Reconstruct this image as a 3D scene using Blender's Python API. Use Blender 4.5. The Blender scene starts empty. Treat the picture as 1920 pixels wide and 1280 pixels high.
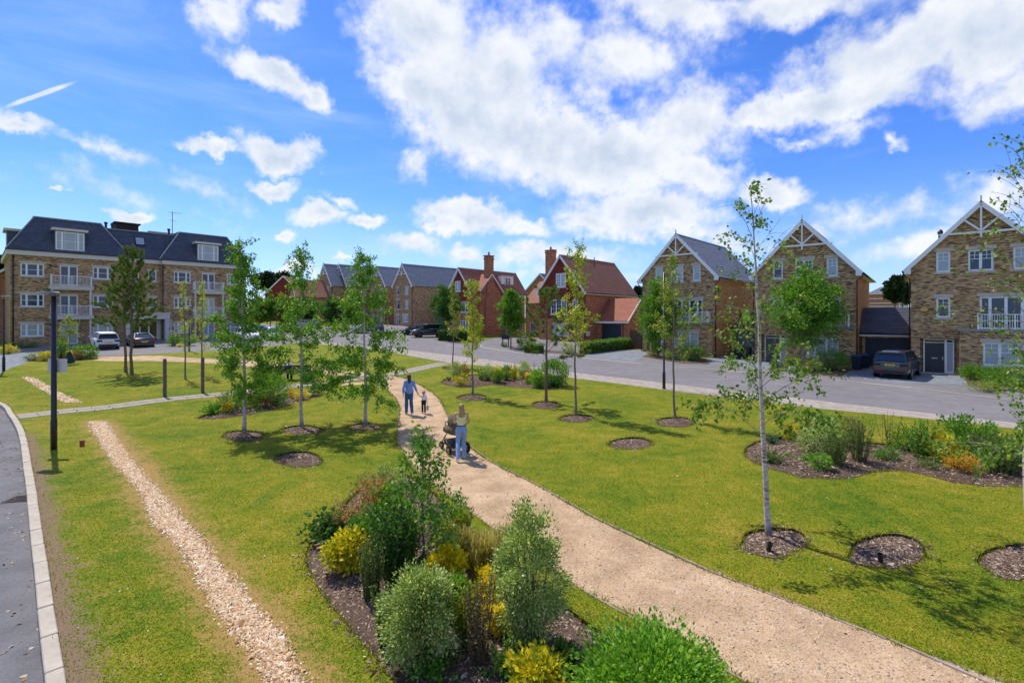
import bpy, bmesh, math, random
import numpy as np
from mathutils import Vector, Matrix
from mathutils.geometry import delaunay_2d_cdt
random.seed(5)
RNG = np.random.default_rng(11)
SC = bpy.context.scene
COL = SC.collection
rad = math.radians

# ------------------------------------------------------------------ camera, sun, sky, exposure
F, CX, HY, HC = 930.0, 960.0, 594.0, 4.2      # focal length and horizon in photo pixels, eye height in metres
cam = bpy.data.cameras.new('camera'); cam_o = bpy.data.objects.new('camera', cam); COL.objects.link(cam_o)
cam_o.location = (0, 0, HC); cam_o.rotation_euler = (rad(90), 0, 0)
cam.sensor_width = 36; cam.lens = 36 * F / 1920; cam.shift_y = (HY - 640) / 1920
cam.clip_start = 0.1; cam.clip_end = 6000
SC.camera = cam_o
SUN_EL, SUN_AZ = rad(57), math.atan2(-0.69, 0.73)      # azimuth measured from +Y towards +X
SUN = Vector((math.sin(SUN_AZ) * math.cos(SUN_EL), math.cos(SUN_AZ) * math.cos(SUN_EL), math.sin(SUN_EL)))
sl = bpy.data.lights.new('sun', 'SUN'); sl.energy = 2.6; sl.angle = rad(0.53); sl.color = (1.0, 0.93, 0.82)
so = bpy.data.objects.new('sun', sl); COL.objects.link(so); so.rotation_euler = (-SUN).to_track_quat('-Z', 'Y').to_euler()
so.location = (-30, 30, 60)
SC.view_settings.view_transform = 'Standard'; SC.view_settings.look = 'None'
SC.view_settings.exposure = 0.92; SC.view_settings.gamma = 1.0; SC.view_settings.use_curve_mapping = False
SKY_STRENGTH = 0.106
SC.cycles.max_bounces = 6; SC.cycles.transparent_max_bounces = 8
try:
    SC.cycles.use_denoising = True
except Exception:
    pass

def pixdir(px, py):
    v = Vector(((px - CX) / F, 1.0, (HY - py) / F)); v.normalize(); return v

class NT:
    """small helper round a node tree"""
    def __init__(s, nt): s.nt = nt; s.n = nt.nodes; s.l = nt.links
    def new(s, t, **kw):
        nd = s.n.new(t)
        for k, v in kw.items():
            if k.startswith('_'):
                nd.inputs[int(k[1:])].default_value = v
            else:
                setattr(nd, k, v)
        return nd
    def link(s, a, b): s.l.new(a, b)
    def inp(s, sock, v):
        if isinstance(v, bpy.types.NodeSocket): s.l.new(v, sock)
        elif v is not None: sock.default_value = v
    def math(s, op, a, b=None, c=None, clamp=False):
        nd = s.n.new('ShaderNodeMath'); nd.operation = op; nd.use_clamp = clamp
        s.inp(nd.inputs[0], a); s.inp(nd.inputs[1], b); s.inp(nd.inputs[2], c)
        return nd.outputs[0]
    def vmath(s, op, a, b=None, sc=None):
        nd = s.n.new('ShaderNodeVectorMath'); nd.operation = op
        s.inp(nd.inputs[0], a); s.inp(nd.inputs[1], b)
        if sc is not None: s.inp(nd.inputs['Scale'], sc)
        return nd.outputs['Value'] if op in ('LENGTH', 'DOT_PRODUCT', 'DISTANCE') else nd.outputs[0]
    def noise(s, vec, scale, detail=4, rough=0.55, dist=0.0):
        nd = s.n.new('ShaderNodeTexNoise'); nd.inputs['Scale'].default_value = scale
        nd.inputs['Detail'].default_value = detail; nd.inputs['Roughness'].default_value = rough
        nd.inputs['Distortion'].default_value = dist
        if vec is not None: s.l.new(vec, nd.inputs['Vector'])
        return nd
    def ramp(s, fac, stops, interp='LINEAR'):
        nd = s.n.new('ShaderNodeValToRGB'); cr = nd.color_ramp; cr.interpolation = interp
        while len(cr.elements) < len(stops): cr.elements.new(0.5)
        for e, (p, c) in zip(cr.elements, stops):
            e.position = p; e.color = (c[0], c[1], c[2], 1) if not isinstance(c, (int, float)) else (c, c, c, 1)
        s.inp(nd.inputs[0], fac); return nd.outputs[0]
    def mix(s, fac, a, b, blend='MIX'):
        nd = s.n.new('ShaderNodeMix'); nd.data_type = 'RGBA'; nd.blend_type = blend
        s.inp(nd.inputs[0], fac)
        for k, v in ((6, a), (7, b)):
            if isinstance(v, (tuple, list)): nd.inputs[k].default_value = (v[0], v[1], v[2], 1)
            else: s.l.new(v, nd.inputs[k])
        return nd.outputs[2]
    def maprange(s, v, a, b, c=0.0, d=1.0, smooth=True):
        nd = s.n.new('ShaderNodeMapRange'); nd.interpolation_type = 'SMOOTHSTEP' if smooth else 'LINEAR'
        s.inp(nd.inputs[0], v)
        for i, x in enumerate((a, b, c, d)): s.inp(nd.inputs[1 + i], x)
        return nd.outputs[0]

# clouds: centre and radii in photo pixels (turned into directions), turn in degrees, weight
CLOUDS = [
 (800, 60, 140, 120, 20, 1.0), (770, 150, 95, 85, 20, 1.0), (860, 190, 170, 120, 35, 1.15), (960, 150, 150, 120, 35, 1.0), (1000, 262, 215, 88, 16, 1.15), (1150, 300, 230, 74, 8, 1.1),
 (1290, 240, 130, 85, -20, .95), (1040, 70, 130, 80, 30, .62), (1180, 110, 150, 95, 10, .72), (1130, 180, 120, 80, 30, .5), (1320, 330, 110, 42, 5, .85),
 (1280, 20, 170, 70, 5, .75), (1480, 10, 220, 60, -5, .85), (1700, 90, 260, 80, -22, 1.0), (1860, 70, 180, 110, -15, 1.05), (1560, 185, 230, 48, -14, 1.0),
 (1420, 215, 130, 36, -8, .9), (1920, 170, 150, 60, -15, .7), (1600, 235, 110, 30, -10, .5), (1960, -60, 300, 120, 0, .9), (1500, -80, 320, 90, 0, .8),
 (515, 150, 105, 40, 26, 1.1), (590, 185, 45, 30, 20, .9), (520, 298, 95, 36, 8, 1.2), (500, 357, 65, 18, -4, 1.0), (380, 278, 46, 20, 12, .95),
 (605, 402, 66, 22, 5, 1.0), (690, 416, 44, 16, -4, .95), (545, 441, 24, 15, 0, .9), (640, 375, 40, 14, 20, .6), (890, 405, 110, 34, 4, 1.1), (830, 425, 60, 22, 0, .9), (1000, 430, 60, 18, 5, .75),
 (1210, 400, 165, 46, 4, 1.1), (1110, 410, 60, 30, 0, .9), (1450, 356, 76, 34, 4, 1.1), (430, 20, 70, 60, -25, .8), (545, 22, 62, 40, 10, .8), (785, 305, 36, 34, 30, .75),
 (260, 414, 52, 14, 2, 1.0), (40, 232, 90, 22, 22, .85), (74, 178, 88, 5, -21, .95), (118, 377, 24, 8, 4, .8), (770, 462, 75, 20, 4, .75), (880, 472, 60, 13, 0, .75),
 (1000, 480, 220, 26, 0, .6), (1640, 400, 190, 32, -4, .5), (1760, 470, 220, 40, -8, .62), (1880, 380, 110, 60, 20, .6), (560, 500, 60, 12, 0, .7), (650, 478, 26, 8, 0, .8), (1685, 264, 44, 18, 15, .7),
 (1360, 445, 150, 26, 4, .6), (1500, 262, 60, 14, 0, .5), (660, 520, 120, 18, 0, .5), (440, 540, 100, 14, 0, .5), (1080, 520, 160, 20, 0, .55), (1520, 430, 90, 18, 0, .5),
 (200, 290, 220, 26, 22, .42), (360, 350, 180, 30, 28, .38), (250, 380, 260, 40, 18, .3),
]
def build_sky():
    w = bpy.data.worlds.new('World'); SC.world = w; w.use_nodes = True
    t = NT(w.node_tree); t.n.clear()
    out = t.new('ShaderNodeOutputWorld'); bg = t.new('ShaderNodeBackground'); t.link(bg.outputs[0], out.inputs[0])
    bg.inputs[1].default_value = SKY_STRENGTH
    sky = t.new('ShaderNodeTexSky'); sky.sky_type = 'NISHITA'; sky.sun_disc = False
    sky.sun_elevation = SUN_EL; sky.sun_rotation = SUN_AZ % (2 * math.pi)
    sky.altitude = 300; sky.air_density = 1.0; sky.dust_density = 0.25; sky.ozone_density = 2.2
    hsv = t.new('ShaderNodeHueSaturation'); hsv.inputs['Saturation'].default_value = 1.2; hsv.inputs['Value'].default_value = 0.95
    t.link(sky.outputs[0], hsv.inputs['Color'])
    skyc = t.mix(1.0, hsv.outputs[0], (0.52, 0.665, 1.07), 'MULTIPLY')
    d = t.new('ShaderNodeTexCoord').outputs['Generated']
    n1 = t.noise(d, 5.0, 3, .5); n2 = t.noise(d, 15.0, 5, .62)
    o1 = t.vmath('SCALE', t.vmath('SUBTRACT', n1.outputs[1], (.5, .5, .5)), sc=.075)
    o2 = t.vmath('SCALE', t.vmath('SUBTRACT', n2.outputs[1], (.5, .5, .5)), sc=.085)
    wd = t.vmath('ADD', t.vmath('ADD', d, o1), o2)
    cur = None
    for (px, py, rx, ry, rot, k) in CLOUDS:
        c = pixdir(px, py); ex = (pixdir(px + 2, py) - pixdir(px - 2, py)).normalized(); ez = c.cross(ex) * -1
        ez = ex.cross(c); ex = c.cross(ez)
        a = (pixdir(px + rx, py) - pixdir(px - rx, py)).length / 2; b = (pixdir(px, py + ry) - pixdir(px, py - ry)).length / 2
        r = rad(-rot); e1 = ex * math.cos(r) + ez * math.sin(r); e2 = ez * math.cos(r) - ex * math.sin(r)
        m = Matrix((e1, c, e2)).transposed()
        mp = t.new('ShaderNodeMapping'); mp.vector_type = 'TEXTURE'
        mp.inputs[1].default_value = c; mp.inputs[2].default_value = m.to_euler(); mp.inputs[3].default_value = (a * 1.2, .5, b * 1.28)
        t.link(wd if ry > 7 else d, mp.inputs[0])
        v = t.math('MULTIPLY', t.math('SUBTRACT', 1.0, t.vmath('LENGTH', mp.outputs[0])), k)
        cur = v if cur is None else t.math('SMOOTH_MAX', cur, v, .12)
    # broken cloud out of view, its cover raised to add white fill light
    gen = t.maprange(t.noise(d, 3.2, 6, .6, .3).outputs[0], .44, .66, -.1, .9)
    away = t.maprange(t.vmath('DOT_PRODUCT', d, (0, .82, .57)), .70, .52)
    sep = t.new('ShaderNodeSeparateXYZ'); t.link(d, sep.inputs[0])
    gen = t.math('SUBTRACT', t.math('MULTIPLY', t.math('ADD', gen, .6), away), .6)
    cur = t.math('MAXIMUM', cur, gen)
    det = t.noise(d, 13.0, 10, .62).outputs[0]; fine = t.noise(d, 42.0, 6, .6).outputs[0]
    dd = t.math('ADD', cur, t.math('MULTIPLY', t.math('SUBTRACT', det, .5), .85))
    dd = t.math('ADD', dd, t.math('MULTIPLY', t.math('SUBTRACT', fine, .5), .42))
    alpha = t.maprange(dd, .07, .62)
    # light and dark inside the clouds: thickness seen from the sun's side
    dsun = t.vmath('ADD', d, tuple(SUN * .05)); dets = t.noise(dsun, 13.0, 6, .6).outputs[0]
    lit = t.maprange(t.math('SUBTRACT', det, dets), -.17, .15)
    thick = t.maprange(dd, .45, 1.15)
    sh = t.math('ADD', t.math('MULTIPLY', lit, .45), t.math('MULTIPLY', t.math('SUBTRACT', 1.0, thick), .55))
    cc = t.mix(sh, (2.9, 3.4, 4.15), (4.95, 5.05, 5.2))
    alpha = t.math('MULTIPLY', alpha, t.maprange(sep.outputs[2], -.02, .03))
    alpha = t.math('MULTIPLY', alpha, .96)
    # a thin pale veil
    vm = t.new('ShaderNodeMapping'); vm.inputs[2].default_value = (0, rad(20), 0); vm.inputs[3].default_value = (1.2, 1.0, 5.0); t.link(d, vm.inputs[0])
    veil = t.maprange(t.noise(vm.outputs[0], 2.2, 7, .62, .4).outputs[0], .45, .8, 0, .32)
    lowv = t.maprange(sep.outputs[2], .26, .02, 0, .34)
    veil = t.math('ADD', veil, lowv, clamp=True)
    c1 = t.mix(veil, skyc, (3.3, 4.25, 5.7))
    t.link(t.mix(alpha, c1, cc), bg.inputs[0])
    w.cycles.sampling_method = 'MANUAL'; w.cycles.sample_map_resolution = 512
build_sky()

# ------------------------------------------------------------------ the lie of the land
def g(x, y):
    """height of the ground: level near the camera, rising gently away from it and to the left"""
    y = np.asarray(y, float); x = np.asarray(x, float)
    t = 4 * np.logaddexp(0, (y - 22) / 4); t = 120 * np.tanh(t / 120)
    return 0.032 * t * (1 - .5 * np.tanh(.0108 * x / .5))
def gz(x, y): return float(g(x, y))
def P(px, py, dz=0.0):
    """the spot of ground seen at a photo pixel"""
    lo, hi = 1.0, 600.0
    f = lambda d: HC - gz((px - CX) / F * d, d) - (py - HY) / F * d
    for _ in range(60):
        m = (lo + hi) / 2
        if f(m) > 0: lo = m
        else: hi = m
    d = (lo + hi) / 2; x = (px - CX) / F * d
    return Vector((x, d, gz(x, d) + dz))
def Pl(pts): return [(P(a, b).x, P(a, b).y) for a, b in pts]

# ------------------------------------------------------------------ object helpers
def tag(o, label=None, cat=None, group=None, kind=None):
    for k, v in (('label', label), ('category', cat), ('group', group), ('kind', kind)):
        if v: o[k] = v
    return o
def empty(name, loc, rz=0.0, label=None, cat=None, group=None):
    o = bpy.data.objects.new(name, None); COL.objects.link(o); o.location = loc; o.rotation_euler = (0, 0, rz); o.empty_display_size = .2
    return tag(o, label, cat, group)
def link(name, me, parent=None, kind=None):
    o = bpy.data.objects.new(name, me); COL.objects.link(o)
    if parent: o.parent = parent
    if kind: o['kind'] = kind
    return o
class Acc:
    """collects faces and links them as one mesh object"""
    def __init__(s): s.v = []; s.f = []; s.uv = []
    def add(s, verts, faces, uv=None):
        n = len(s.v); s.v += [tuple(p) for p in verts]; s.uv += list(uv) if uv else [(p[0] + p[1], p[2]) for p in verts]
        s.f += [tuple(i + n for i in f) for f in faces]; return s
    def box(s, x0, x1, y0, y1, z0, z1):
        return s.add([(x0, y0, z0), (x1, y0, z0), (x1, y1, z0), (x0, y1, z0), (x0, y0, z1), (x1, y0, z1), (x1, y1, z1), (x0, y1, z1)],
                     [(3, 2, 1, 0), (4, 5, 6, 7), (0, 1, 5, 4), (1, 2, 6, 5), (2, 3, 7, 6), (3, 0, 4, 7)])
    def beam(s, p, q, w, h, up=(0, 0, 1)):
        p, q = Vector(p), Vector(q); d = (q - p).normalized(); sd = d.cross(Vector(up))
        if sd.length < 1e-4: sd = d.cross(Vector((0, 1, 0)))
        sd.normalize(); u = sd.cross(d); sd *= w / 2; u *= h / 2
        return s.add([p - sd - u, p + sd - u, p + sd + u, p - sd + u, q - sd - u, q + sd - u, q + sd + u, q - sd + u],
                     [(0, 1, 2, 3), (7, 6, 5, 4), (4, 5, 1, 0), (5, 6, 2, 1), (6, 7, 3, 2), (7, 4, 0, 3)])
    def tube(s, pts, radii, sides=7, cap=True):
        pts = [Vector(p) for p in pts]
        if isinstance(radii, (int, float)): radii = [radii] * len(pts)
        d = (pts[-1] - pts[0]).normalized(); ref = Vector((1, 0, 0)) if abs(d.x) < .9 else Vector((0, 1, 0))
        vs, fs = [], []
        for i, p in enumerate(pts):
            dd = (pts[min(i + 1, len(pts) - 1)] - pts[max(i - 1, 0)]).normalized()
            a = dd.cross(ref); a.normalize(); b = dd.cross(a)
            for k in range(sides):
                th = 2 * math.pi * k / sides; vs.append(p + (a * math.cos(th) + b * math.sin(th)) * radii[i])
        for i in range(len(pts) - 1):
            for k in range(sides):
                k2 = (k + 1) % sides; fs.append((i * sides + k, i * sides + k2, (i + 1) * sides + k2, (i + 1) * sides + k))
        if cap:
            fs.append(tuple(range(sides))[::-1]); fs.append(tuple((len(pts) - 1) * sides + k for k in range(sides)))
        return s.add(vs, fs)
    def lathe(s, prof, axis_o=(0, 0, 0), axis='z', seg=16):
        """prof: (radius, along) pairs"""
        o = Vector(axis_o); vs, fs = [], []
        for r, a in prof:
            for k in range(seg):
                th = 2 * math.pi * k / seg; c, q = r * math.cos(th), r * math.sin(th)
                vs.append(o + (Vector((c, q, a)) if axis == 'z' else Vector((a, c, q)) if axis == 'x' else Vector((c, a, q))))
        for i in range(len(prof) - 1):
            for k in range(seg):
                k2 = (k + 1) % seg; fs.append((i * seg + k, i * seg + k2, (i + 1) * seg + k2, (i + 1) * seg + k))
        fs.append(tuple(range(seg))[::-1]); fs.append(tuple((len(prof) - 1) * seg + k for k in range(seg)))
        return s.add(vs, fs)
    def ball(s, c, r, seg=10, rings=6):
        r = (r, r, r) if isinstance(r, (int, float)) else r; vs, fs = [], []
        for i in range(1, rings):
            ph = math.pi * i / rings
            for k in range(seg):
                th = 2 * math.pi * k / seg
                vs.append((c[0] + r[0] * math.sin(ph) * math.cos(th), c[1] + r[1] * math.sin(ph) * math.sin(th), c[2] + r[2] * math.cos(ph)))
        vs += [(c[0], c[1], c[2] + r[2]), (c[0], c[1], c[2] - r[2])]; t, b = len(vs) - 2, len(vs) - 1
        for k in range(seg):
            k2 = (k + 1) % seg; fs.append((t, k, k2)); fs.append((b, (rings - 2) * seg + k2, (rings - 2) * seg + k))
            for i in range(rings - 2): fs.append((i * seg + k, (i + 1) * seg + k, (i + 1) * seg + k2, i * seg + k2))
        return s.add(vs, fs)
    def mesh(s, name, mat, smooth=False):
        me = bpy.data.meshes.new(name); me.from_pydata(s.v, [], s.f)
        uvl = me.uv_layers.new(name='UVMap'); li = np.empty(len(me.loops), np.int32); me.loops.foreach_get('vertex_index', li)
        uvl.data.foreach_set('uv', np.asarray(s.uv, np.float32)[li].ravel())
        if smooth: me.polygons.foreach_set('use_smooth', [True] * len(me.polygons))
        if mat: me.materials.append(mat)
        me.update(); return me
    def build(s, name, mat, parent=None, smooth=False, kind=None, label=None):
        o = link(name, s.mesh(name, mat, smooth), parent, kind)
        if label: o['label'] = label
        return o
def np_mesh(name, V, T, mat, smooth=False):
    V = np.asarray(V, np.float32); T = np.asarray(T, np.int32); me = bpy.data.meshes.new(name)
    k = T.shape[1]; me.vertices.add(len(V)); me.vertices.foreach_set('co', V.ravel()); me.loops.add(T.size); me.loops.foreach_set('vertex_index', T.ravel())
    me.polygons.add(len(T)); me.polygons.foreach_set('loop_start', np.arange(0, T.size, k, dtype=np.int32)); me.polygons.foreach_set('loop_total', np.full(len(T), k, np.int32))
    if smooth: me.polygons.foreach_set('use_smooth', np.ones(len(T), bool))
    if mat: me.materials.append(mat)
    me.update(calc_edges=True); return me

# ------------------------------------------------------------------ materials
MATS = {}
def mat(name, color=(.5, .5, .5), rough=.7, spec=.3, metal=0.0, vary=None, scale=6.0, bump=0.0, bscale=40.0, coat=0.0):
    if name in MATS: return MATS[name]
    m = bpy.data.materials.new(name); m.use_nodes = True; t = NT(m.node_tree); b = t.n['Principled BSDF']
    b.inputs['Roughness'].default_value = rough; b.inputs['Specular IOR Level'].default_value = spec; b.inputs['Metallic'].default_value = metal
    b.inputs['Coat Weight'].default_value = coat; b.inputs['Base Color'].default_value = (*color, 1)
    oc = t.new('ShaderNodeTexCoord').outputs['Object']
    if vary:
        t.link(t.ramp(t.noise(oc, scale, 6, .65).outputs[0], [(.3, vary), (.7, color)]), b.inputs['Base Color'])
    if bump:
        bp = t.new('ShaderNodeBump'); bp.inputs['Strength'].default_value = bump; bp.inputs['Distance'].default_value = .02
        t.link(t.noise(oc, bscale, 4, .6).outputs[0], bp.inputs['Height']); t.link(bp.outputs[0], b.inputs['Normal'])
    MATS[name] = m; return m
def brick_mat(name, stops, bw=.225, bh=.075, mortar=(.36, .32, .26), streak=True):
    m = bpy.data.materials.new(name); m.use_nodes = True; t = NT(m.node_tree); b = t.n['Principled BSDF']
    uv = t.new('ShaderNodeTexCoord').outputs['UV']
    br = t.new('ShaderNodeTexBrick'); br.offset = .5; br.inputs['Scale'].default_value = 1; br.inputs['Brick Width'].default_value = bw; br.inputs['Row Height'].default_value = bh
    br.inputs['Mortar Size'].default_value = .006; br.inputs['Mortar Smooth'].default_value = .1; br.inputs['Color1'].default_value = (0, 0, 0, 1); br.inputs['Color2'].default_value = (1, 1, 1, 1); br.inputs['Mortar'].default_value = (.5, .5, .5, 1); br.inputs['Bias'].default_value = 0
    t.link(uv, br.inputs['Vector'])
    f = br.outputs['Color']
    if streak:
        mp = t.new('ShaderNodeMapping'); mp.inputs[3].default_value = (1.0, 7.0, 1); t.link(uv, mp.inputs[0])
        f = t.math('ADD', t.math('MULTIPLY', f, .62), t.math('MULTIPLY', t.maprange(t.noise(mp.outputs[0], 1.6, 3, .6).outputs[0], .33, .67), .38))
    c = t.ramp(f, stops, 'LINEAR')
    c = t.mix(t.maprange(t.noise(uv, 2.5, 5, .6).outputs[0], .3, .7, 0, .35), c, t.mix(1.0, c, (.62, .58, .55), 'MULTIPLY'))
    c = t.mix(t.math('MULTIPLY', br.outputs['Fac'], .8), c, mortar)
    t.link(c, b.inputs['Base Color']); b.inputs['Roughness'].default_value = .88; b.inputs['Specular IOR Level'].default_value = .2
    bp = t.new('ShaderNodeBump'); bp.inputs['Strength'].default_value = .5; bp.inputs['Distance'].default_value = .012
    hgt = t.math('SUBTRACT', t.math('MULTIPLY', t.noise(uv, 60, 3).outputs[0], .5), br.outputs['Fac'])
    t.link(hgt, bp.inputs['Height']); t.link(bp.outputs[0], b.inputs['Normal'])
    MATS[name] = m; return m
def tile_mat(name, c1, c2, bw=.3, bh=.2, rough=.75, spec=.25):
    m = bpy.data.materials.new(name); m.use_nodes = True; t = NT(m.node_tree); b = t.n['Principled BSDF']
    uv = t.new('ShaderNodeTexCoord').outputs['UV']
    br = t.new('ShaderNodeTexBrick'); br.offset = .5; br.inputs['Scale'].default_value = 1; br.inputs['Brick Width'].default_value = bw; br.inputs['Row Height'].default_value = bh
    br.inputs['Mortar Size'].default_value = .006; br.inputs['Color1'].default_value = (*c1, 1); br.inputs['Color2'].default_value = (*c2, 1); br.inputs['Mortar'].default_value = (*[x * .45 for x in c1], 1)
    t.link(uv, br.inputs['Vector'])
    c = t.mix(t.maprange(t.noise(uv, .9, 6, .65).outputs[0], .35, .7, 0, .5), br.outputs['Color'], t.mix(1.0, br.outputs['Color'], (.68, .66, .66), 'MULTIPLY'))
    t.link(c, b.inputs['Base Color']); b.inputs['Roughness'].default_value = rough; b.inputs['Specular IOR Level'].default_value = spec
    bp = t.new('ShaderNodeBump'); bp.inputs['Strength'].default_value = .4; bp.inputs['Distance'].default_value = .01
    t.link(t.math('ADD', t.math('MULTIPLY', t.noise(uv, 30, 3).outputs[0], .5), br.outputs['Fac']), bp.inputs['Height']); bp.invert = True
    t.link(bp.outputs[0], b.inputs['Normal']); MATS[name] = m; return m
def leaf_mat(name, stops, trans=.35, rough=.5):
    """leaves: colour differs from leaf to leaf, some light comes through"""
    m = bpy.data.materials.new(name); m.use_nodes = True; t = NT(m.node_tree); b = t.n['Principled BSDF']; out = t.n['Material Output']
    geo = t.new('ShaderNodeNewGeometry')
    c = t.ramp(geo.outputs['Random Per Island'], stops)
    t.link(c, b.inputs['Base Color']); b.inputs['Roughness'].default_value = rough; b.inputs['Specular IOR Level'].default_value = .28
    tr = t.new('ShaderNodeBsdfTranslucent'); t.link(t.mix(1.0, c, (1.25, 1.2, .55), 'MULTIPLY'), tr.inputs[0])
    mx = t.new('ShaderNodeMixShader'); mx.inputs[0].default_value = trans; t.link(b.outputs[0], mx.inputs[1]); t.link(tr.outputs[0], mx.inputs[2]); t.link(mx.outputs[0], out.inputs[0])
    MATS[name] = m; return m
def island_mat(name, stops, rough=.85, interp='LINEAR'):
    m = bpy.data.materials.new(name); m.use_nodes = True; t = NT(m.node_tree); b = t.n['Principled BSDF']
    t.link(t.ramp(t.new('ShaderNodeNewGeometry').outputs['Random Per Island'], stops, interp), b.inputs['Base Color'])
    b.inputs['Roughness'].default_value = rough; b.inputs['Specular IOR Level'].default_value = .2; MATS[name] = m; return m
def ground_mat(name, layers, rough=.9, bump=.3, bscale=60, bdist=.01):
    """layers: colour ramps over noises of growing fineness, multiplied into the first"""
    m = bpy.data.materials.new(name); m.use_nodes = True; t = NT(m.node_tree); b = t.n['Principled BSDF']
    p = t.new('ShaderNodeNewGeometry').outputs['Position']; c = None
    for sc, det, stops in layers:
        k = t.ramp(t.noise(p, sc, det, .62).outputs[0], stops)
        c = k if c is None else t.mix(1.0, c, k, 'MULTIPLY')
    t.link(c, b.inputs['Base Color']); b.inputs['Roughness'].default_value = rough; b.inputs['Specular IOR Level'].default_value = .2
    bp = t.new('ShaderNodeBump'); bp.inputs['Strength'].default_value = bump; bp.inputs['Distance'].default_value = bdist
    t.link(t.noise(p, bscale, 4, .65).outputs[0], bp.inputs['Height']); t.link(bp.outputs[0], b.inputs['Normal'])
    MATS[name] = m; return m

def lawn_color(t, blade=False):
    p = t.new('ShaderNodeNewGeometry').outputs['Position']
    flat = t.vmath('MULTIPLY', p, (1, 1, 0))
    n1 = t.noise(flat, .32, 4, .6).outputs[0]; n2 = t.noise(flat, 1.7, 5, .65).outputs[0]; n3 = t.noise(flat, 9, 5, .7).outputs[0]; n4 = t.noise(flat, 38, 3, .7).outputs[0]
    f = t.math('ADD', t.math('MULTIPLY', n1, .36), t.math('ADD', t.math('MULTIPLY', n2, .34), t.math('MULTIPLY', n3, .30)))
    c = t.ramp(f, [(.36, (.052, .115, .007)), (.43, (.108, .163, .008)), (.51, (.186, .200, .011)), (.57, (.250, .222, .020)), (.65, (.34, .265, .06))])
    # small lush clumps
    tuft = t.maprange(t.math('ADD', t.noise(flat, .75, 2, .5).outputs[0], t.math('MULTIPLY', t.math('SUBTRACT', n3, .5), .22)), .64, .74)
    c = t.mix(t.math('MULTIPLY', tuft, .6), c, (.07, .15, .012))
    n5 = t.noise(flat, 19, 4, .75).outputs[0]
    speck = t.math('MULTIPLY', t.maprange(n4, .3, .72, .62, 1.36), t.maprange(n5, .3, .7, .74, 1.28))
    c = t.mix(1.0, c, t.vmath('SCALE', (1, 1, 1), sc=speck), 'MULTIPLY')
    return c, n2, n3, n4
def make_lawn_mat():
    m = bpy.data.materials.new('lawn'); m.use_nodes = True; t = NT(m.node_tree); b = t.n['Principled BSDF']
    c, n2, n3, n4 = lawn_color(t)
    at = t.new('ShaderNodeAttribute', attribute_name='soil'); ad = t.new('ShaderNodeAttribute', attribute_name='dry')
    jit = t.math('ADD', t.math('MULTIPLY', t.math('SUBTRACT', n2, .5), .9), t.math('MULTIPLY', t.math('SUBTRACT', n3, .5), 1.3))
    dry = t.maprange(t.math('ADD', ad.outputs['Fac'], jit), .35, .85)
    c = t.mix(dry, c, t.ramp(n4, [(.3, (.27, .165, .045)), (.7, (.42, .275, .10))]))
    soil = t.maprange(t.math('ADD', at.outputs['Fac'], jit), .50, .85)
    c = t.mix(soil, c, t.ramp(n4, [(.3, (.16, .105, .06)), (.7, (.28, .20, .125))]))
    t.link(c, b.inputs['Base Color']); b.inputs['Roughness'].default_value = .95; b.inputs['Specular IOR Level'].default_value = .12
    bp = t.new('ShaderNodeBump'); bp.inputs['Strength'].default_value = .7; bp.inputs['Distance'].default_value = .03
    t.link(n4, bp.inputs['Height']); t.link(bp.outputs[0], b.inputs['Normal']); MATS['lawn'] = m
    m = bpy.data.materials.new('grass_blades'); m.use_nodes = True; t = NT(m.node_tree); b = t.n['Principled BSDF']
    c, *_ = lawn_color(t)
    rnd = t.new('ShaderNodeNewGeometry').outputs['Random Per Island']
    c = t.mix(1.0, c, t.ramp(rnd, [(0, (1.0, 1.05, 1.0)), (.6, (1.35, 1.35, 1.2)), (1, (1.8, 1.6, 1.4))]), 'MULTIPLY')
    t.link(c, b.inputs['Base Color']); b.inputs['Roughness'].default_value = .7; b.inputs['Specular IOR Level'].default_value = .2; MATS['grass_blades'] = m
    tr = t.new('ShaderNodeBsdfTranslucent'); t.link(c, tr.inputs[0]); mx = t.new('ShaderNodeMixShader'); mx.inputs[0].default_value = .5; t.link(b.outputs[0], mx.inputs[1]); t.link(tr.outputs[0], mx.inputs[2]); t.link(mx.outputs[0], t.n['Material Output'].inputs[0])
make_lawn_mat()
YST = [(.0, (.045, .030, .024)), (.20, (.095, .062, .042)), (.34, (.30, .160, .078)), (.55, (.49, .285, .112)), (.74, (.58, .385, .175)), (1, (.76, .59, .36))]
brick_mat('brick_stock', YST)
brick_mat('brick_warm_bounce', [(0, (.15, .085, .04)), (.3, (.38, .22, .09)), (.6, (.52, .31, .13)), (1, (.62, .44, .24))], mortar=(.5, .36, .2), streak=False)  # stock brick with the warm bounce on shaded side walls put into its colour
brick_mat('brick_red', [(0, (.10, .04, .028)), (.3, (.32, .11, .052)), (.6, (.50, .19, .085)), (1, (.64, .34, .19))], mortar=(.36, .26, .19))
brick_mat('tile_hung', [(0, (.17, .032, .026)), (.5, (.25, .048, .034)), (1, (.33, .075, .045))], bw=.17, bh=.11, mortar=(.07, .02, .016), streak=False)
brick_mat('block_paving', [(0, (.30, .255, .21)), (.5, (.40, .345, .285)), (1, (.48, .42, .35))], bw=.2, bh=.1, mortar=(.22, .19, .16), streak=False)
brick_mat('grey_paving', [(0, (.17, .19, .21)), (.5, (.22, .245, .27)), (1, (.28, .31, .33))], bw=.24, bh=.16, mortar=(.14, .15, .16), streak=False)
tile_mat('slate', (.060, .072, .100), (.088, .102, .135), rough=.5, spec=.45)
tile_mat('slate_grey', (.20, .215, .25), (.25, .265, .30), rough=.55, spec=.4)
tile_mat('clay_tile', (.31, .13, .08), (.41, .19, .12), bw=.17, bh=.11)
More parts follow.
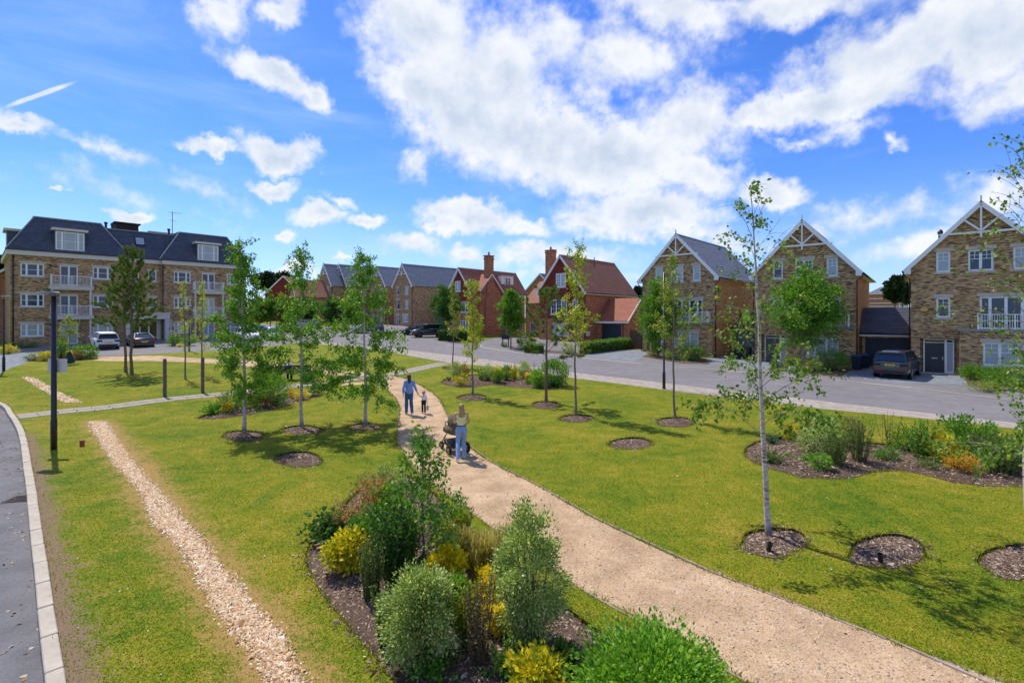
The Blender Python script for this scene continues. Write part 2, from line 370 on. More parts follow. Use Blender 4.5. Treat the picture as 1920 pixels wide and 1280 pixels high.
tile_mat('clay_tile_bright', (.36, .125, .07), (.46, .18, .105), bw=.17, bh=.11)
mat('white_paint', (.80, .80, .79), .45, .4); mat('off_white', (.66, .63, .57), .7, .2, vary=(.56, .53, .47)); mat('stone', (.55, .50, .42), .85, .2, vary=(.46, .41, .34), scale=3)
mat('black_metal', (.012, .012, .014), .4, .5); mat('dark_door', (.012, .016, .026), .35, .5); mat('grey_door', (.12, .125, .13), .4, .4); mat('green_door', (.045, .075, .065), .4, .4)
mat('garage_dark', (.018, .028, .045), .5, .4); mat('garage_pale', (.16, .25, .24), .5, .4); mat('void', (.004, .004, .005), .9, .1)
mat('glass', (.028, .055, .10), .04, .5); mat('glass_dark', (.012, .016, .02), .03, .8); mat('glass_blind', (.33, .40, .46), .08, .5); mat('glass_curtain', (.30, .33, .34), .1, .8, vary=(.42, .45, .46), scale=3)
mat('lead', (.22, .24, .27), .5, .5); mat('timber_grey', (.19, .145, .105), .85, .2, vary=(.11, .08, .06), scale=8); mat('timber_dark', (.055, .045, .04), .8, .2, vary=(.03, .026, .024), scale=8); mat('timber_fence', (.13, .09, .06), .85, .2, vary=(.08, .055, .04), scale=5)
mat('kerb_stone', (.52, .46, .36), .9, .2, vary=(.38, .335, .26), scale=5, bump=.3); mat('slab', (.40, .35, .28), .95, .06, vary=(.29, .255, .205), scale=3.5, bump=.25); mat('edging', (.50, .42, .33), .9, .15, vary=(.22, .17, .13), scale=3)
mat('bark_birch', (.68, .61, .54), .75, .25, vary=(.30, .26, .23), scale=14, bump=.3); mat('bark_grey', (.27, .22, .165), .9, .15, vary=(.15, .12, .09), scale=14, bump=.5, bscale=25); mat('bark_pine', (.24, .155, .105), .9, .15, vary=(.12, .085, .065), scale=12, bump=.6, bscale=20); mat('twig', (.085, .06, .045), .85, .2); mat('twig_pale', (.21, .165, .14), .8, .2)
def birch_bark():
    m = MATS['bark_birch']; t = NT(m.node_tree); b = t.n['Principled BSDF']; oc = t.new('ShaderNodeTexCoord').outputs['Object']
    mp = t.new('ShaderNodeMapping'); mp.inputs[3].default_value = (3, 3, 16); t.link(oc, mp.inputs[0])
    band = t.maprange(t.noise(mp.outputs[0], 1.6, 4, .6).outputs[0], .55, .66, 0, .9)
    sz = t.new('ShaderNodeSeparateXYZ'); t.link(oc, sz.inputs[0]); foot = t.maprange(t.math('ADD', sz.outputs[2], t.math('MULTIPLY', t.noise(oc, 9, 3).outputs[0], .5)), .62, .22, 0, .75); band = t.math('MAXIMUM', band, foot)
    base = b.inputs['Base Color'].links[0].from_socket
    t.link(t.mix(band, base, (.05, .04, .035)), b.inputs['Base Color'])
birch_bark()
ground_mat('asphalt', [(.25, 4, [(.3, (.185, .172, .172)), (.7, (.222, .208, .206))]), (160, 3, [(.3, (.72,) * 3), (.7, (1.22,) * 3)]), (1.3, 6, [(.33, (.86,) * 3), (.66, (1.08,) * 3)])], .85, .4, 150, .006)
ground_mat('asphalt_left', [(.35, 4, [(.3, (.145, .142, .145)), (.7, (.18, .176, .178))]), (90, 3, [(.3, (.6,) * 3), (.7, (1.35,) * 3)]), (1.5, 6, [(.33, (.80,) * 3), (.66, (1.1,) * 3)])], .9, .5, 120, .008)
ground_mat('gravel', [(.4, 4, [(.3, (.465, .32, .185)), (.7, (.545, .388, .235))]), (45, 4, [(.28, (.62, .60, .58)), (.5, (1, 1, 1)), (.72, (1.25, 1.25, 1.25))]), (1.6, 6, [(.33, (.74, .70, .66)), (.62, (1.08,) * 3)])], .95, .6, 70, .012)
ground_mat('mulch', [(.8, 4, [(.3, (.085, .056, .040)), (.7, (.14, .10, .072))]), (32, 4, [(.3, (.45,) * 3), (.7, (1.7, 1.6, 1.55))])], .95, .9, 45, .03)
ground_mat('stone_bed', [(.8, 4, [(.3, (.36, .21, .10)), (.7, (.48, .30, .15))]), (26, 4, [(.3, (.5,) * 3), (.7, (1.5,) * 3)])], .95, .9, 40, .03)
mat('paint_white', (.75, .75, .73), .7, .2, vary=(.55, .55, .53)); mat('buff_tactile', (.50, .38, .20), .85, .2, vary=(.40, .30, .15)); mat('soil_wall', (.055, .04, .03), .95, .1); mat('concrete', (.52, .49, .44), .9, .2, vary=(.42, .39, .35))
leaf_mat('leaf_birch', [(0, (0.062, 0.185, 0.020)), (.45, (0.125, 0.310, 0.026)), (.8, (0.211, 0.408, 0.038)), (1, (0.471, 0.580, 0.067))])
leaf_mat('leaf_birch_front', [(0, (0.055, 0.145, 0.017)), (.45, (0.119, 0.254, 0.026)), (.8, (0.200, 0.336, 0.040)), (1, (0.436, 0.399, 0.083))])
leaf_mat('leaf_maple', [(0, (0.066, 0.188, 0.022)), (.5, (0.122, 0.290, 0.026)), (1, (0.244, 0.431, 0.046))]); leaf_mat('leaf_dark', [(0, (0.035, 0.108, 0.022)), (.5, (0.062, 0.166, 0.029)), (1, (0.117, 0.244, 0.040))])
leaf_mat('leaf_lime', [(0, (0.231, 0.344, 0.026)), (.5, (0.399, 0.486, 0.040)), (1, (0.630, 0.628, 0.064))]); leaf_mat('leaf_thin', [(0, (0.126, 0.213, 0.025)), (.6, (0.252, 0.344, 0.036)), (1, (0.504, 0.486, 0.072))])
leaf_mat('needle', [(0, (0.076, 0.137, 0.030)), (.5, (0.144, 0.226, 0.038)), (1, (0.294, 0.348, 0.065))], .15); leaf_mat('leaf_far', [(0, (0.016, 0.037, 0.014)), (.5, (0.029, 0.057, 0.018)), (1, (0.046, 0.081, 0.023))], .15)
leaf_mat('leaf_pale', [(0, (0.146, 0.244, 0.065)), (.4, (0.273, 0.384, 0.106)), (.8, (0.468, 0.562, 0.185)), (1, (0.819, 0.850, 0.370))]); leaf_mat('leaf_hedge', [(0, (0.052, 0.172, 0.020)), (.5, (0.113, 0.276, 0.026)), (1, (0.241, 0.431, 0.050))]); leaf_mat('leaf_bright', [(0, (0.090, 0.255, 0.022)), (.5, (0.165, 0.375, 0.030)), (1, (0.330, 0.540, 0.053))])
leaf_mat('leaf_red', [(-0, (.10, .20, .02)), (.30, (0.220, 0.297, 0.040)), (.45, (0.462, 0.220, 0.130)), (.62, (0.440, 0.099, 0.070)), (.8, (0.506, 0.264, 0.170)), (1, (0.176, 0.264, 0.030))], .4)
leaf_mat('leaf_red_old', [(0, (0.180, 0.042, 0.027)), (.35, (0.330, 0.075, 0.053)), (.55, (0.450, 0.165, 0.112)), (.75, (0.135, 0.173, 0.030)), (1, (0.195, 0.285, 0.038))]); leaf_mat('leaf_yellow', [(0, (0.467, 0.434, 0.014)), (.5, (0.834, 0.644, 0.017)), (1, (0.850, 0.773, 0.034))]); leaf_mat('leaf_yelgreen', [(0, (0.207, 0.304, 0.019)), (.4, (0.375, 0.421, 0.025)), (.7, (0.788, 0.625, 0.031)), (1, (0.850, 0.675, 0.037))])
leaf_mat('leaf_grass', [(0, (0.180, 0.195, 0.022)), (.5, (0.285, 0.247, 0.038)), (1, (0.495, 0.360, 0.075))]); leaf_mat('leaf_sage', [(0, (0.092, 0.162, 0.036)), (.5, (0.151, 0.234, 0.054)), (1, (0.263, 0.324, 0.090))]); leaf_mat('leaf_orange', [(0, (0.585, 0.195, 0.026)), (.5, (0.741, 0.429, 0.036)), (1, (0.585, 0.546, 0.054))]); leaf_mat('petal_white', [(0, (.75, .73, .72)), (.85, (.85, .84, .83)), (1, (.75, .35, .42))], .2); leaf_mat('petal_yellow', [(0, (.75, .50, .01)), (1, (.85, .66, .02))], .2); leaf_mat('petal_purple', [(0, (.16, .10, .35)), (1, (.28, .2, .5))], .2); leaf_mat('petal_pink', [(0, (.6, .15, .2)), (1, (.75, .4, .42))], .2); leaf_mat('stem_brown', [(0, (0.150, 0.128, 0.045)), (1, (0.285, 0.225, 0.090))], .1)
island_mat('chips', [(0, (.055, .034, .024)), (.5, (.14, .093, .064)), (.8, (.27, .19, .135)), (1, (.52, .42, .33))]); island_mat('stones', [(0, (.24, .13, .06)), (.3, (.46, .28, .14)), (.6, (.60, .43, .25)), (.85, (.68, .55, .39)), (.95, (.75, .68, .56)), (1, (.28, .24, .21))]); island_mat('pebbles', [(0, (.30, .22, .15)), (.5, (.47, .34, .23)), (1, (.56, .44, .32))]); island_mat('litter', [(0, (.16, .10, .06)), (.6, (.36, .25, .15)), (1, (.55, .46, .36))])

# ------------------------------------------------------------------ the ground, cut into its surfaces along shared edges
def smooth_line(pts, step=.35, closed=False):
    """a rounded line through the points, evenly cut"""
    p = [Vector((a, b, 0)) for a, b in pts]; n = len(p); out = []
    rng = range(n if closed else n - 1)
    for i in rng:
        p0 = p[(i - 1) % n] if closed or i > 0 else p[i]; p1 = p[i]; p2 = p[(i + 1) % n]; p3 = p[(i + 2) % n] if closed or i + 2 < n else p2
        k = max(1, int((p2 - p1).length / step))
        for j in range(k):
            u = j / k; q = .5 * ((2 * p1) + (p2 - p0) * u + (2 * p0 - 5 * p1 + 4 * p2 - p3) * u * u + (3 * p1 - p0 - 3 * p2 + p3) * u ** 3)
            out.append((q.x, q.y))
    if not closed: out.append((p[-1].x, p[-1].y))
    return out
def resample(poly, step):
    out = []
    for (a, b), (c, d) in zip(poly, poly[1:] + poly[:1]):
        k = max(1, int(math.hypot(c - a, d - b) / step))
        out += [(a + (c - a) * j / k, b + (d - b) * j / k) for j in range(k)]
    return out
def inside(px, py, poly):
    px = np.asarray(px); py = np.asarray(py); r = np.zeros(px.shape, bool)
    for (x1, y1), (x2, y2) in zip(poly, poly[1:] + poly[:1]):
        if y1 == y2: continue
        c = ((y1 > py) != (y2 > py)) & (px < (x2 - x1) * (py - y1) / (y2 - y1) + x1); r ^= c
    return r
def line_dist(px, py, line):
    d = np.full(np.shape(px), 1e9)
    for (x1, y1), (x2, y2) in zip(line[:-1], line[1:]):
        vx, vy = x2 - x1, y2 - y1; L = vx * vx + vy * vy + 1e-9; t = np.clip(((px - x1) * vx + (py - y1) * vy) / L, 0, 1)
        d = np.minimum(d, np.hypot(px - x1 - t * vx, py - y1 - t * vy))
    return d
def blob(px, py, rx, ry, jit=.06, seed=0):
    """round pit given by its centre and half sizes in the photo"""
    r = random.Random(seed + int(px)); n = 40; ph = [r.uniform(0, 6.3) for _ in range(3)]
    return Pl([(px + rx * (1 + jit * math.sin(2 * a + ph[0]) + jit * .6 * math.sin(5 * a + ph[1]) + r.gauss(0, .022)) * math.cos(a), py + ry * (1 + jit * math.sin(3 * a + ph[2])) * math.sin(a)) for a in [2 * math.pi * k / n for k in range(n)]])

KERB = smooth_line(Pl([(-60, 735), (8, 757), (25, 775), (42, 800), (52, 830), (60, 875), (67, 910), (75, 965), (85, 1030), (94, 1080), (102, 1140), (111, 1195), (125, 1280), (142, 1390), (175, 1600)]), .45)
PATH_R = smooth_line(Pl([(2250, 1455), (1885, 1280), (1695, 1210), (1495, 1130), (1335, 1072), (1215, 1019), (1095, 960), (1007, 909), (934, 873), (878, 835), (850, 795), (837, 772), (829, 756), (817, 741), (792, 724), (762, 710), (731, 703)]), .3)
PATH_L = smooth_line(Pl([(690, 712), (704, 718), (726, 732), (740, 746), (748, 763), (748, 780), (744, 806), (745, 828), (756, 850), (790, 890), (839, 924), (884, 961), (966, 1017), (1052, 1076), (1105, 1111), (1175, 1145), (1310, 1215), (1375, 1260), (1410, 1280), (1640, 1455)]), .3)
GRASS_EDGE = smooth_line(Pl([(2300, 862), (1920, 806), (1887, 801), (1700, 781), (1542, 766), (1400, 749), (1280, 735), (1160, 719), (1060, 706.5), (955, 690), (850, 681)]), .8)
ROAD_NEAR = smooth_line(Pl([(2300, 848), (1920, 795), (1899, 792), (1730, 773), (1561, 754), (1440, 740), (1310, 726), (1210, 713.5), (1060, 696), (955, 680), (880, 670), (780, 658), (700, 649), (657, 645), (590, 640)]), .8)
ROAD_FAR = smooth_line(Pl([(2300, 795), (1880, 747), (1730, 728), (1591, 714), (1441, 701), (1300, 689), (1190, 679.5), (1080, 669), (987, 661.5), (935, 655), (907, 650.5), (902, 647.5), (908, 645), (925, 643.5), (960, 642)]), .6)
def offset_line(line, d):
    out = []
    for i, (x, y) in enumerate(line):
        a = line[max(i - 1, 0)]; b = line[min(i + 1, len(line) - 1)]; L = math.hypot(b[0] - a[0], b[1] - a[1]) or 1
        out.append((x - (b[1] - a[1]) / L * d, y + (b[0] - a[0]) / L * d))
    return out
def ribbon(line, d): return line + offset_line(line, d)[::-1]
SLAB_LINE = smooth_line(Pl([(33, 781), (120, 771), (208, 762.5), (308, 749), (415, 739), (512, 729), (580, 720), (644, 713), (690, 707), (738, 701), (790, 690), (835, 680.5)]), .5)
PITS = {'birch left': blob(456, 817, 42, 10.5), 'birch mid': blob(567, 806, 38, 9), 'birch right': blob(684, 800, 32, 7.5), 'empty left': blob(559, 861, 46, 15), 'lime front': blob(885, 745, 27, 6.5), 'pine': blob(1024, 759, 28, 7.5),
        'lime right': blob(1081, 784, 32, 7.5), 'thin right': blob(1266, 791, 37, 9.5), 'empty mid': blob(1183, 831, 40, 11.5), 'birch front': blob(1450, 1016, 64, 28), 'empty right': blob(1663, 1034, 76, 32), 'birch edge': blob(1908, 1052, 70, 34), 'back': blob(849, 690, 19, 3.2)}
BED_NEAR = smooth_line(Pl([(572, 1040), (580, 1017), (605, 1000), (640, 950), (690, 905), (740, 885), (790, 905), (850, 960), (885, 1005), (960, 1052), (1052, 1130), (1130, 1186), (1210, 1240), (1330, 1330), (1330, 1460), (1000, 1470), (820, 1390), (745, 1285), (700, 1230), (640, 1160), (600, 1110), (580, 1075)]), .3, True)
BED_LEFT = smooth_line(Pl([(367, 785), (400, 786), (470, 777), (520, 766), (560, 753), (600, 743), (610, 738), (590, 734), (560, 736), (520, 741), (470, 756), (400, 773)]), .4, True)
BED_MID = smooth_line(Pl([(827, 716), (847, 724), (880, 727), (925, 722), (955, 725), (1005, 729), (1035, 729), (1062, 724), (1055, 715), (1000, 710), (950, 705), (900, 702), (850, 706)]), .4, True)
BED_RIGHT = smooth_line(Pl([(1394, 848), (1400, 838), (1430, 824), (1500, 818), (1600, 826), (1700, 835), (1800, 836), (1950, 842), (2120, 868), (2120, 930), (1917, 913), (1842, 911), (1786, 904), (1730, 889), (1685, 882), (1640, 884), (1599, 896), (1561, 898), (1505, 895), (1449, 880), (1410, 866)]), .4, True)
sl = lambda pts: [(a / 2, b / 2 + 640) for a, b in pts]
STRIP = smooth_line(Pl(sl([(342, 300), (388, 380), (430, 440), (482, 500), (540, 565), (560, 620), (600, 690), (662, 740), (738, 850), (800, 960), (850, 1030), (920, 1120), (990, 1210), (1035, 1300), (1125, 1500), (1270, 1500), (1135, 1300), (1080, 1180), (1025, 1080), (945, 1000), (868, 900), (818, 850), (738, 740), (668, 660), (608, 590), (548, 520), (488, 450), (430, 370), (388, 302)])), .3, True)
STRIP_BACK = smooth_line(Pl(sl([(85, 133), (110, 150), (170, 185), (250, 230), (300, 231), (250, 205), (200, 180), (160, 155), (110, 134)])), .4, True)
STRIP_MID = smooth_line(Pl(sl([(365, 298), (440, 390), (520, 490), (590, 600), (680, 720), (760, 830), (860, 960), (960, 1080), (1050, 1230), (1190, 1500)])), .5)
GRAVEL_BACK = smooth_line(Pl([(180, 669.5), (250, 667), (305, 667), (340, 670), (400, 673), (460, 676.5), (520, 682), (600, 690), (660, 696), (700, 701), (712, 707), (690, 711), (640, 706), (600, 700), (500, 690), (400, 681), (290, 677), (185, 676)]), .6, True)
BED_PARK = smooth_line(Pl([(52, 676), (70, 669), (95, 662), (120, 658), (150, 658), (172, 664), (183, 673), (150, 676), (100, 678)]), .6, True)
STUB = Pl([(638, 722.5), (650, 717.5), (684, 716), (690, 719), (668, 721)])
ASPHALT = ROAD_NEAR + Pl([(560, 643), (520, 647), (470, 652), (410, 656.5), (330, 661), (250, 665), (190, 668.5), (172, 662), (150, 656), (118, 656), (60, 663), (30, 655), (60, 653), (130, 649), (180, 649), (315, 641), (400, 636), (470, 631), (520, 622), (520, 613), (450, 610), (450, 607.5), (560, 607.5), (620, 612), (680, 617), (730, 618), (775, 622), (830, 628), (838, 640), (862, 643), (880, 642), (905, 639), (930, 632), (990, 632), (992, 640), (962, 645)]) + Pl([(1000, 655), (1085, 662), (1160, 664), (1201, 664), (1341, 676), (1411, 682), (1600, 697), (1800, 714), (1950, 728), (2300, 765)])
DRIVES = [Pl([(1112, 660), (1178, 655), (1206, 656), (1222, 662), (1204, 668), (1190, 675), (1148, 672), (1090, 666)]), Pl([(1322, 673), (1341, 667), (1372, 652), (1420, 655), (1452, 680), (1439, 692), (1345, 684)]), Pl([(1575, 706), (1597, 694), (1610, 672), (1715, 680), (1765, 694), (1806, 702), (1816, 722), (1700, 717)]), Pl([(20, 690), (0, 700), (-60, 700), (-60, 670), (40, 660), (62, 664), (84, 664), (66, 674)])]
YARDS = [Pl([(700, 619), (640, 613), (640, 606.5), (700, 607), (770, 607), (850, 615), (850, 637), (830, 641), (775, 631)]), Pl([(15, 660), (12, 651), (60, 645), (140, 640), (260, 634), (420, 630), (470, 628), (470, 640), (315, 648), (130, 655)]), Pl([(985, 659.5), (950, 652), (944, 646), (985, 640), (1010, 632), (1110, 632), (1182, 642), (1180, 652), (1085, 661.5)])]
FRONTS = [Pl([(1204, 668), (1222, 661), (1300, 664), (1322, 673), (1330, 682), (1280, 681)]), Pl([(1439, 692), (1452, 680), (1597, 692), (1575, 706), (1500, 700)]), Pl([(1806, 702), (1860, 706), (2100, 730), (2100, 760), (1816, 722)]), Pl([(1085, 661), (1178, 652), (1184, 655), (1112, 660), (1092, 667), (1060, 664), (985, 659), (945, 652), (938, 648), (985, 652)]), Pl([(808, 637), (880, 637), (902, 640), (895, 643), (870, 644), (830, 641)])]
LEFT_ROAD = KERB + offset_line(KERB, -6.6)[::-1]
EDGE_N = ribbon(ROAD_NEAR, .13); EDGE_F = ribbon(ROAD_FAR, .13)
SIGHT = Pl([(1000, 655), (985, 652), (945, 648), (925, 643.5), (908, 645), (902, 647.5)])
PAVE = GRASS_EDGE + Pl([(780, 669), (740, 661), (690, 654), (640, 648.5), (590, 644)]) + ROAD_NEAR[::-1]
GPATH = PATH_R + PATH_L
# name, polygon, material, height against the lawn
FEATURES = [('tree_pit', PITS[k], 'mulch', -.05) for k in PITS] + [('planting_bed', b, 'mulch', -.05) for b in (BED_NEAR, BED_LEFT, BED_MID, BED_RIGHT, BED_PARK)] + [
    ('stone_strip', STRIP, 'stone_bed', -.015), ('stone_strip', STRIP_BACK, 'stone_bed', -.015),
    ('left_road', LEFT_ROAD, 'asphalt_left', -.11), ('slab_path', ribbon(offset_line(SLAB_LINE, -.63), 1.26), 'soil_wall', -.035),
    ('gravel_path', GPATH, 'gravel', -.012), ('gravel_path', GRAVEL_BACK, 'gravel', -.012), ('worn_patch', STUB, 'gravel', 0.0),
    ('kerb_line', EDGE_N, 'kerb_stone', -.005), ('kerb_line', EDGE_F, 'kerb_stone', -.005), ('pavement', PAVE, 'block_paving', 0.0)] + [
    ('planting_bed', b, 'mulch', 0.0) for b in FRONTS] + [('driveway', b, 'grey_paving', -.01) for b in DRIVES] + [('driveway', b, 'asphalt', -.012) for b in YARDS] + [('road', ASPHALT, 'asphalt', -.02)]
# rest lawn
def build_ground():
    xs = np.concatenate([[-2600, -1200, -600, -320, -200, -150, -120], np.arange(-100, -30, 4.0), np.arange(-30, -16, 1.6), np.arange(-16, 18, .62), np.arange(18, 42, 1.6), np.arange(42, 90, 4.0), [100, 130, 180, 300, 600, 1200, 2600]])
    ys = np.concatenate([[-300, -60, -20, -4, 0], np.arange(2, 5, 1.0), np.arange(5, 24, .62), np.arange(24, 40, 1.4), np.arange(40, 70, 2.4), np.arange(70, 130, 5.0), [140, 165, 200, 260, 400, 700, 1400, 2800]])
    X, Y = np.meshgrid(xs, ys); dead = (Y > 30) & (np.abs(X) > 1e9)
    pts = [(float(a) + random.uniform(-.02, .02), float(b) + random.uniform(-.02, .02)) for a, b in zip(X[~dead], Y[~dead])]
    edges = []
    for nm, poly, mt, dz in FEATURES:
        r = resample(poly, 1.3 if nm not in ('road', 'pavement', 'kerb_line') else 2.2); n0 = len(pts); pts += r
        edges += [(n0 + i, n0 + (i + 1) % len(r)) for i in range(len(r))]
    V, E, T, *_ = delaunay_2d_cdt([Vector(p) for p in pts], edges, [], 0, 1e-4)
    V = np.array([(v[0], v[1]) for v in V]); T = np.array([t for t in T if len(t) == 3], np.int64)
    c = V[T].mean(1); cls = np.full(len(T), -1)
    for k in range(len(FEATURES) - 1, -1, -1): cls[inside(c[:, 0], c[:, 1], FEATURES[k][1])] = k
    off = np.array([f[3] for f in FEATURES] + [0.0])
    Z = g(V[:, 0], V[:, 1])
    made = {}
    for k in list(range(len(FEATURES))) + [-1]:
        sel = T[cls == k]
        if not len(sel): continue
        used, inv = np.unique(sel, return_inverse=True); tri = inv.reshape(-1, 3)
        z = Z[used] + off[k]
        nm, poly, mt = (FEATURES[k][0], FEATURES[k][1], FEATURES[k][2]) if k >= 0 else ('lawn', None, 'lawn')
        if nm in ('tree_pit', 'planting_bed') and off[k] < 0:      # mulch is heaped towards the middle
            d = line_dist(V[used, 0], V[used, 1], poly + poly[:1]); h = np.clip(d / .9, 0, 1); z = z + (.13 if nm == 'tree_pit' else .10) * h * h * (3 - 2 * h)
        v3 = np.column_stack([V[used], z])
        a, b_, c_ = v3[tri[:, 0]], v3[tri[:, 1]], v3[tri[:, 2]]
        flip = np.cross(b_ - a, c_ - a)[:, 2] < 0; tri[flip] = tri[flip][:, ::-1]
        me = np_mesh(nm, v3, tri, MATS[mt], smooth=True)
        uvl = me.uv_layers.new(name='UVMap'); ang = rad(-17) if nm != 'driveway' else rad(-39.5)
        if nm == 'pavement': ang = rad(-35)
        li = tri.ravel(); ux = v3[li, 0] * math.cos(ang) + v3[li, 1] * math.sin(ang); uy = -v3[li, 0] * math.sin(ang) + v3[li, 1] * math.cos(ang)
        uvl.data.foreach_set('uv', np.column_stack([ux, uy]).astype(np.float32).ravel())
        if nm == 'lawn':
            x, y = v3[:, 0], v3[:, 1]
            so_ = np.clip(.92 - line_dist(x, y, KERB) / 1.0, 0, 1) * np.where(y < 17.5, 1, .35)
            so_ = np.maximum(so_, np.clip(.62 - line_dist(x, y, PATH_R) / .5, 0, 1)); so_ = np.maximum(so_, np.clip(.55 - line_dist(x, y, PATH_L) / .5, 0, 1))
            dr = np.clip(.95 - line_dist(x, y, STRIP_MID) / 1.25, 0, 1); dr = np.maximum(dr, np.clip(.5 - line_dist(x, y, KERB) / 3.5, 0, 1))
            for an, av in (('soil', so_), ('dry', dr)):
                at = me.attributes.new(an, 'FLOAT', 'POINT'); at.data.foreach_set('value', av.astype(np.float32))
        o = link(nm, me, None, 'structure'); made.setdefault(nm, []).append(o)
        # sides where neighbouring surfaces lie lower
        if k >= 0 and off[k] < -.004 and nm not in ('road', 'kerb_line', 'driveway', 'gravel_path', 'slab_path'):
            cnt = {}
            for t in tri:
                for i in range(3):
                    e = (t[i], t[(i + 1) % 3]); cnt[tuple(sorted(e))] = cnt.get(tuple(sorted(e)), 0) + 1
            w = Acc()
            for (i, j), n in cnt.items():
                if n == 1:
                    p, q = v3[i], v3[j]; zt0, zt1 = gz(p[0], p[1]) + .008, gz(q[0], q[1]) + .008
                    w.add([p, q, (q[0], q[1], zt1), (p[0], p[1], zt0)], [(0, 1, 2, 3)])
            w.build('cut_edge', MATS['soil_wall'], o)
    return made, V, T, cls
GROUND, GV, GT, GCLS = build_ground()
LAWN_POLYS = [f[1] for f in FEATURES]
def on_lawn(x, y):
    r = np.ones(np.shape(x), bool)
    for p in LAWN_POLYS:
        pa = np.array(p); m = (x > pa[:, 0].min()) & (x < pa[:, 0].max()) & (y > pa[:, 1].min()) & (y < pa[:, 1].max())
        if m.any():
            i = np.where(m)[0]; r[i[inside(x[i], y[i], p)]] = False
    return r

# kerb stones along the left road
def stones_along(line, length, w, top, bottom, parent, name, matn, gap=.012):
    pts = [Vector((a, b)) for a, b in line]; acc = [0]
    for a, b in zip(pts[:-1], pts[1:]): acc.append(acc[-1] + (b - a).length)
    def at(s):
        i = min(max(np.searchsorted(acc, s) - 1, 0), len(pts) - 2); u = (s - acc[i]) / max(acc[i + 1] - acc[i], 1e-6); return pts[i].lerp(pts[i + 1], u)
    s = 0; k = 0
    base = {}
    while s + length < acc[-1]:
        p, q = at(s), at(s + length); m = (p + q) / 2; a = math.atan2(q.y - p.y, q.x - p.x); L = (q - p).length - gap
        key = round(L, 2)
        if key not in base:
            bm = bmesh.new(); bmesh.ops.create_cube(bm, size=1); bmesh.ops.scale(bm, vec=(key, w, top - bottom), verts=bm.verts); bmesh.ops.bevel(bm, geom=bm.edges[:], offset=.012, segments=1, affect='EDGES')
            me = bpy.data.meshes.new(name); bm.to_mesh(me); bm.free(); me.materials.append(MATS[matn]); base[key] = me
        o = link(name, base[key], parent); z0, z1 = gz(p.x, p.y), gz(q.x, q.y)
        o.location = (m.x, m.y, (z0 + z1) / 2 + (top + bottom) / 2 + random.uniform(-.006, .006)); o.rotation_euler = (0, -math.atan2(z1 - z0, L), a + random.uniform(-.006, .006)); s += length; k += 1
kerb_acc = empty('kerb', (0, 0, 0)); kerb_acc['kind'] = 'structure'
stones_along(offset_line(KERB, -.09), .915, .17, .035, -.16, kerb_acc, 'kerb_stone', 'kerb_stone')
sp = GROUND['slab_path'][0]
for off_ in (-.315, .315): stones_along(offset_line(SLAB_LINE, off_), .60, .60, .012, -.05, sp, 'paving_slab', 'slab', .014)
gp = GROUND['gravel_path'][0]
for ln, o_ in ((PATH_R, -.02), (PATH_L[4:], -.02)): stones_along(offset_line(ln, o_), 2.4, .028, .016, -.08, gp, 'edging_board', 'edging', .02)

def scatter(poly, n, dens=None):
    pa = np.array(poly); lo, hi = pa.min(0), pa.max(0); out = []
    while sum(len(o) for o in out) < n:
        q = RNG.uniform(lo, hi, (n * 2, 2)); q = q[inside(q[:, 0], q[:, 1], poly)]
        if dens is not None: q = q[RNG.random(len(q)) < dens(q[:, 0], q[:, 1])]
        out.append(q)
        if len(out) > 40: break
    return np.concatenate(out)[:n]
def chips(name, pos, size, matn, parent, kind='stuff', flat=.25, aspect=3.0):
    """many little wedges lying about; pos is N x 3"""
    n = len(pos); th = RNG.uniform(0, 2 * np.pi, n); s = size * RNG.lognormal(0, .35, n)[:, None]
    ax = np.column_stack([np.cos(th), np.sin(th), RNG.normal(0, .22, n)]); sd = np.column_stack([-np.sin(th), np.cos(th), RNG.normal(0, .3, n)]); up = np.array([0, 0, 1.0])
    asp = aspect * RNG.uniform(.6, 1.4, n)[:, None]
    a = pos - ax * s * .5; b = pos + ax * s * .5; w = sd * s / asp * .5; h = up * s * flat
    V = np.stack([a - w, a + w, b + w * .7, b - w * .7, pos + h + w * .3 * RNG.normal(0, 1, (n, 1)) + ax * s * .2 * RNG.normal(0, 1, (n, 1))], 1).reshape(-1, 3)
    base = np.arange(n)[:, None] * 5; T = np.concatenate([base + np.array(t) for t in ((0, 1, 4), (1, 2, 4), (2, 3, 4), (3, 0, 4))])
    o = link(name, np_mesh(name, V, T, MATS[matn]), parent, kind); return o
def bed_height(x, y, poly, base=-.05, hmax=.10):
    d = line_dist(x, y, poly + poly[:1]); h = np.clip(d / .9, 0, 1); return g(x, y) + base + hmax * h * h * (3 - 2 * h)
for o in GROUND['planting_bed'][:4]: pass
for k, (poly, n, sz) in enumerate(((BED_NEAR, 24000, .042), (BED_LEFT, 2500, .055), (BED_MID, 2500, .055), (BED_RIGHT, 11000, .05))):
    q = scatter(poly, n); z = bed_height(q[:, 0], q[:, 1], poly); chips('bark_chips', np.column_stack([q, z + .004]), sz, 'chips', GROUND['planting_bed'][k])
for o, (k, poly) in zip(GROUND['tree_pit'], PITS.items()):
    far = np.array(poly)[:, 1].mean(); q = scatter(poly, int(3600 if far < 11 else 900 if far < 22 else 500)); z = bed_height(q[:, 0], q[:, 1], poly, -.05, .13); chips('bark_chips', np.column_stack([q, z + .004]), .042, 'chips', o)
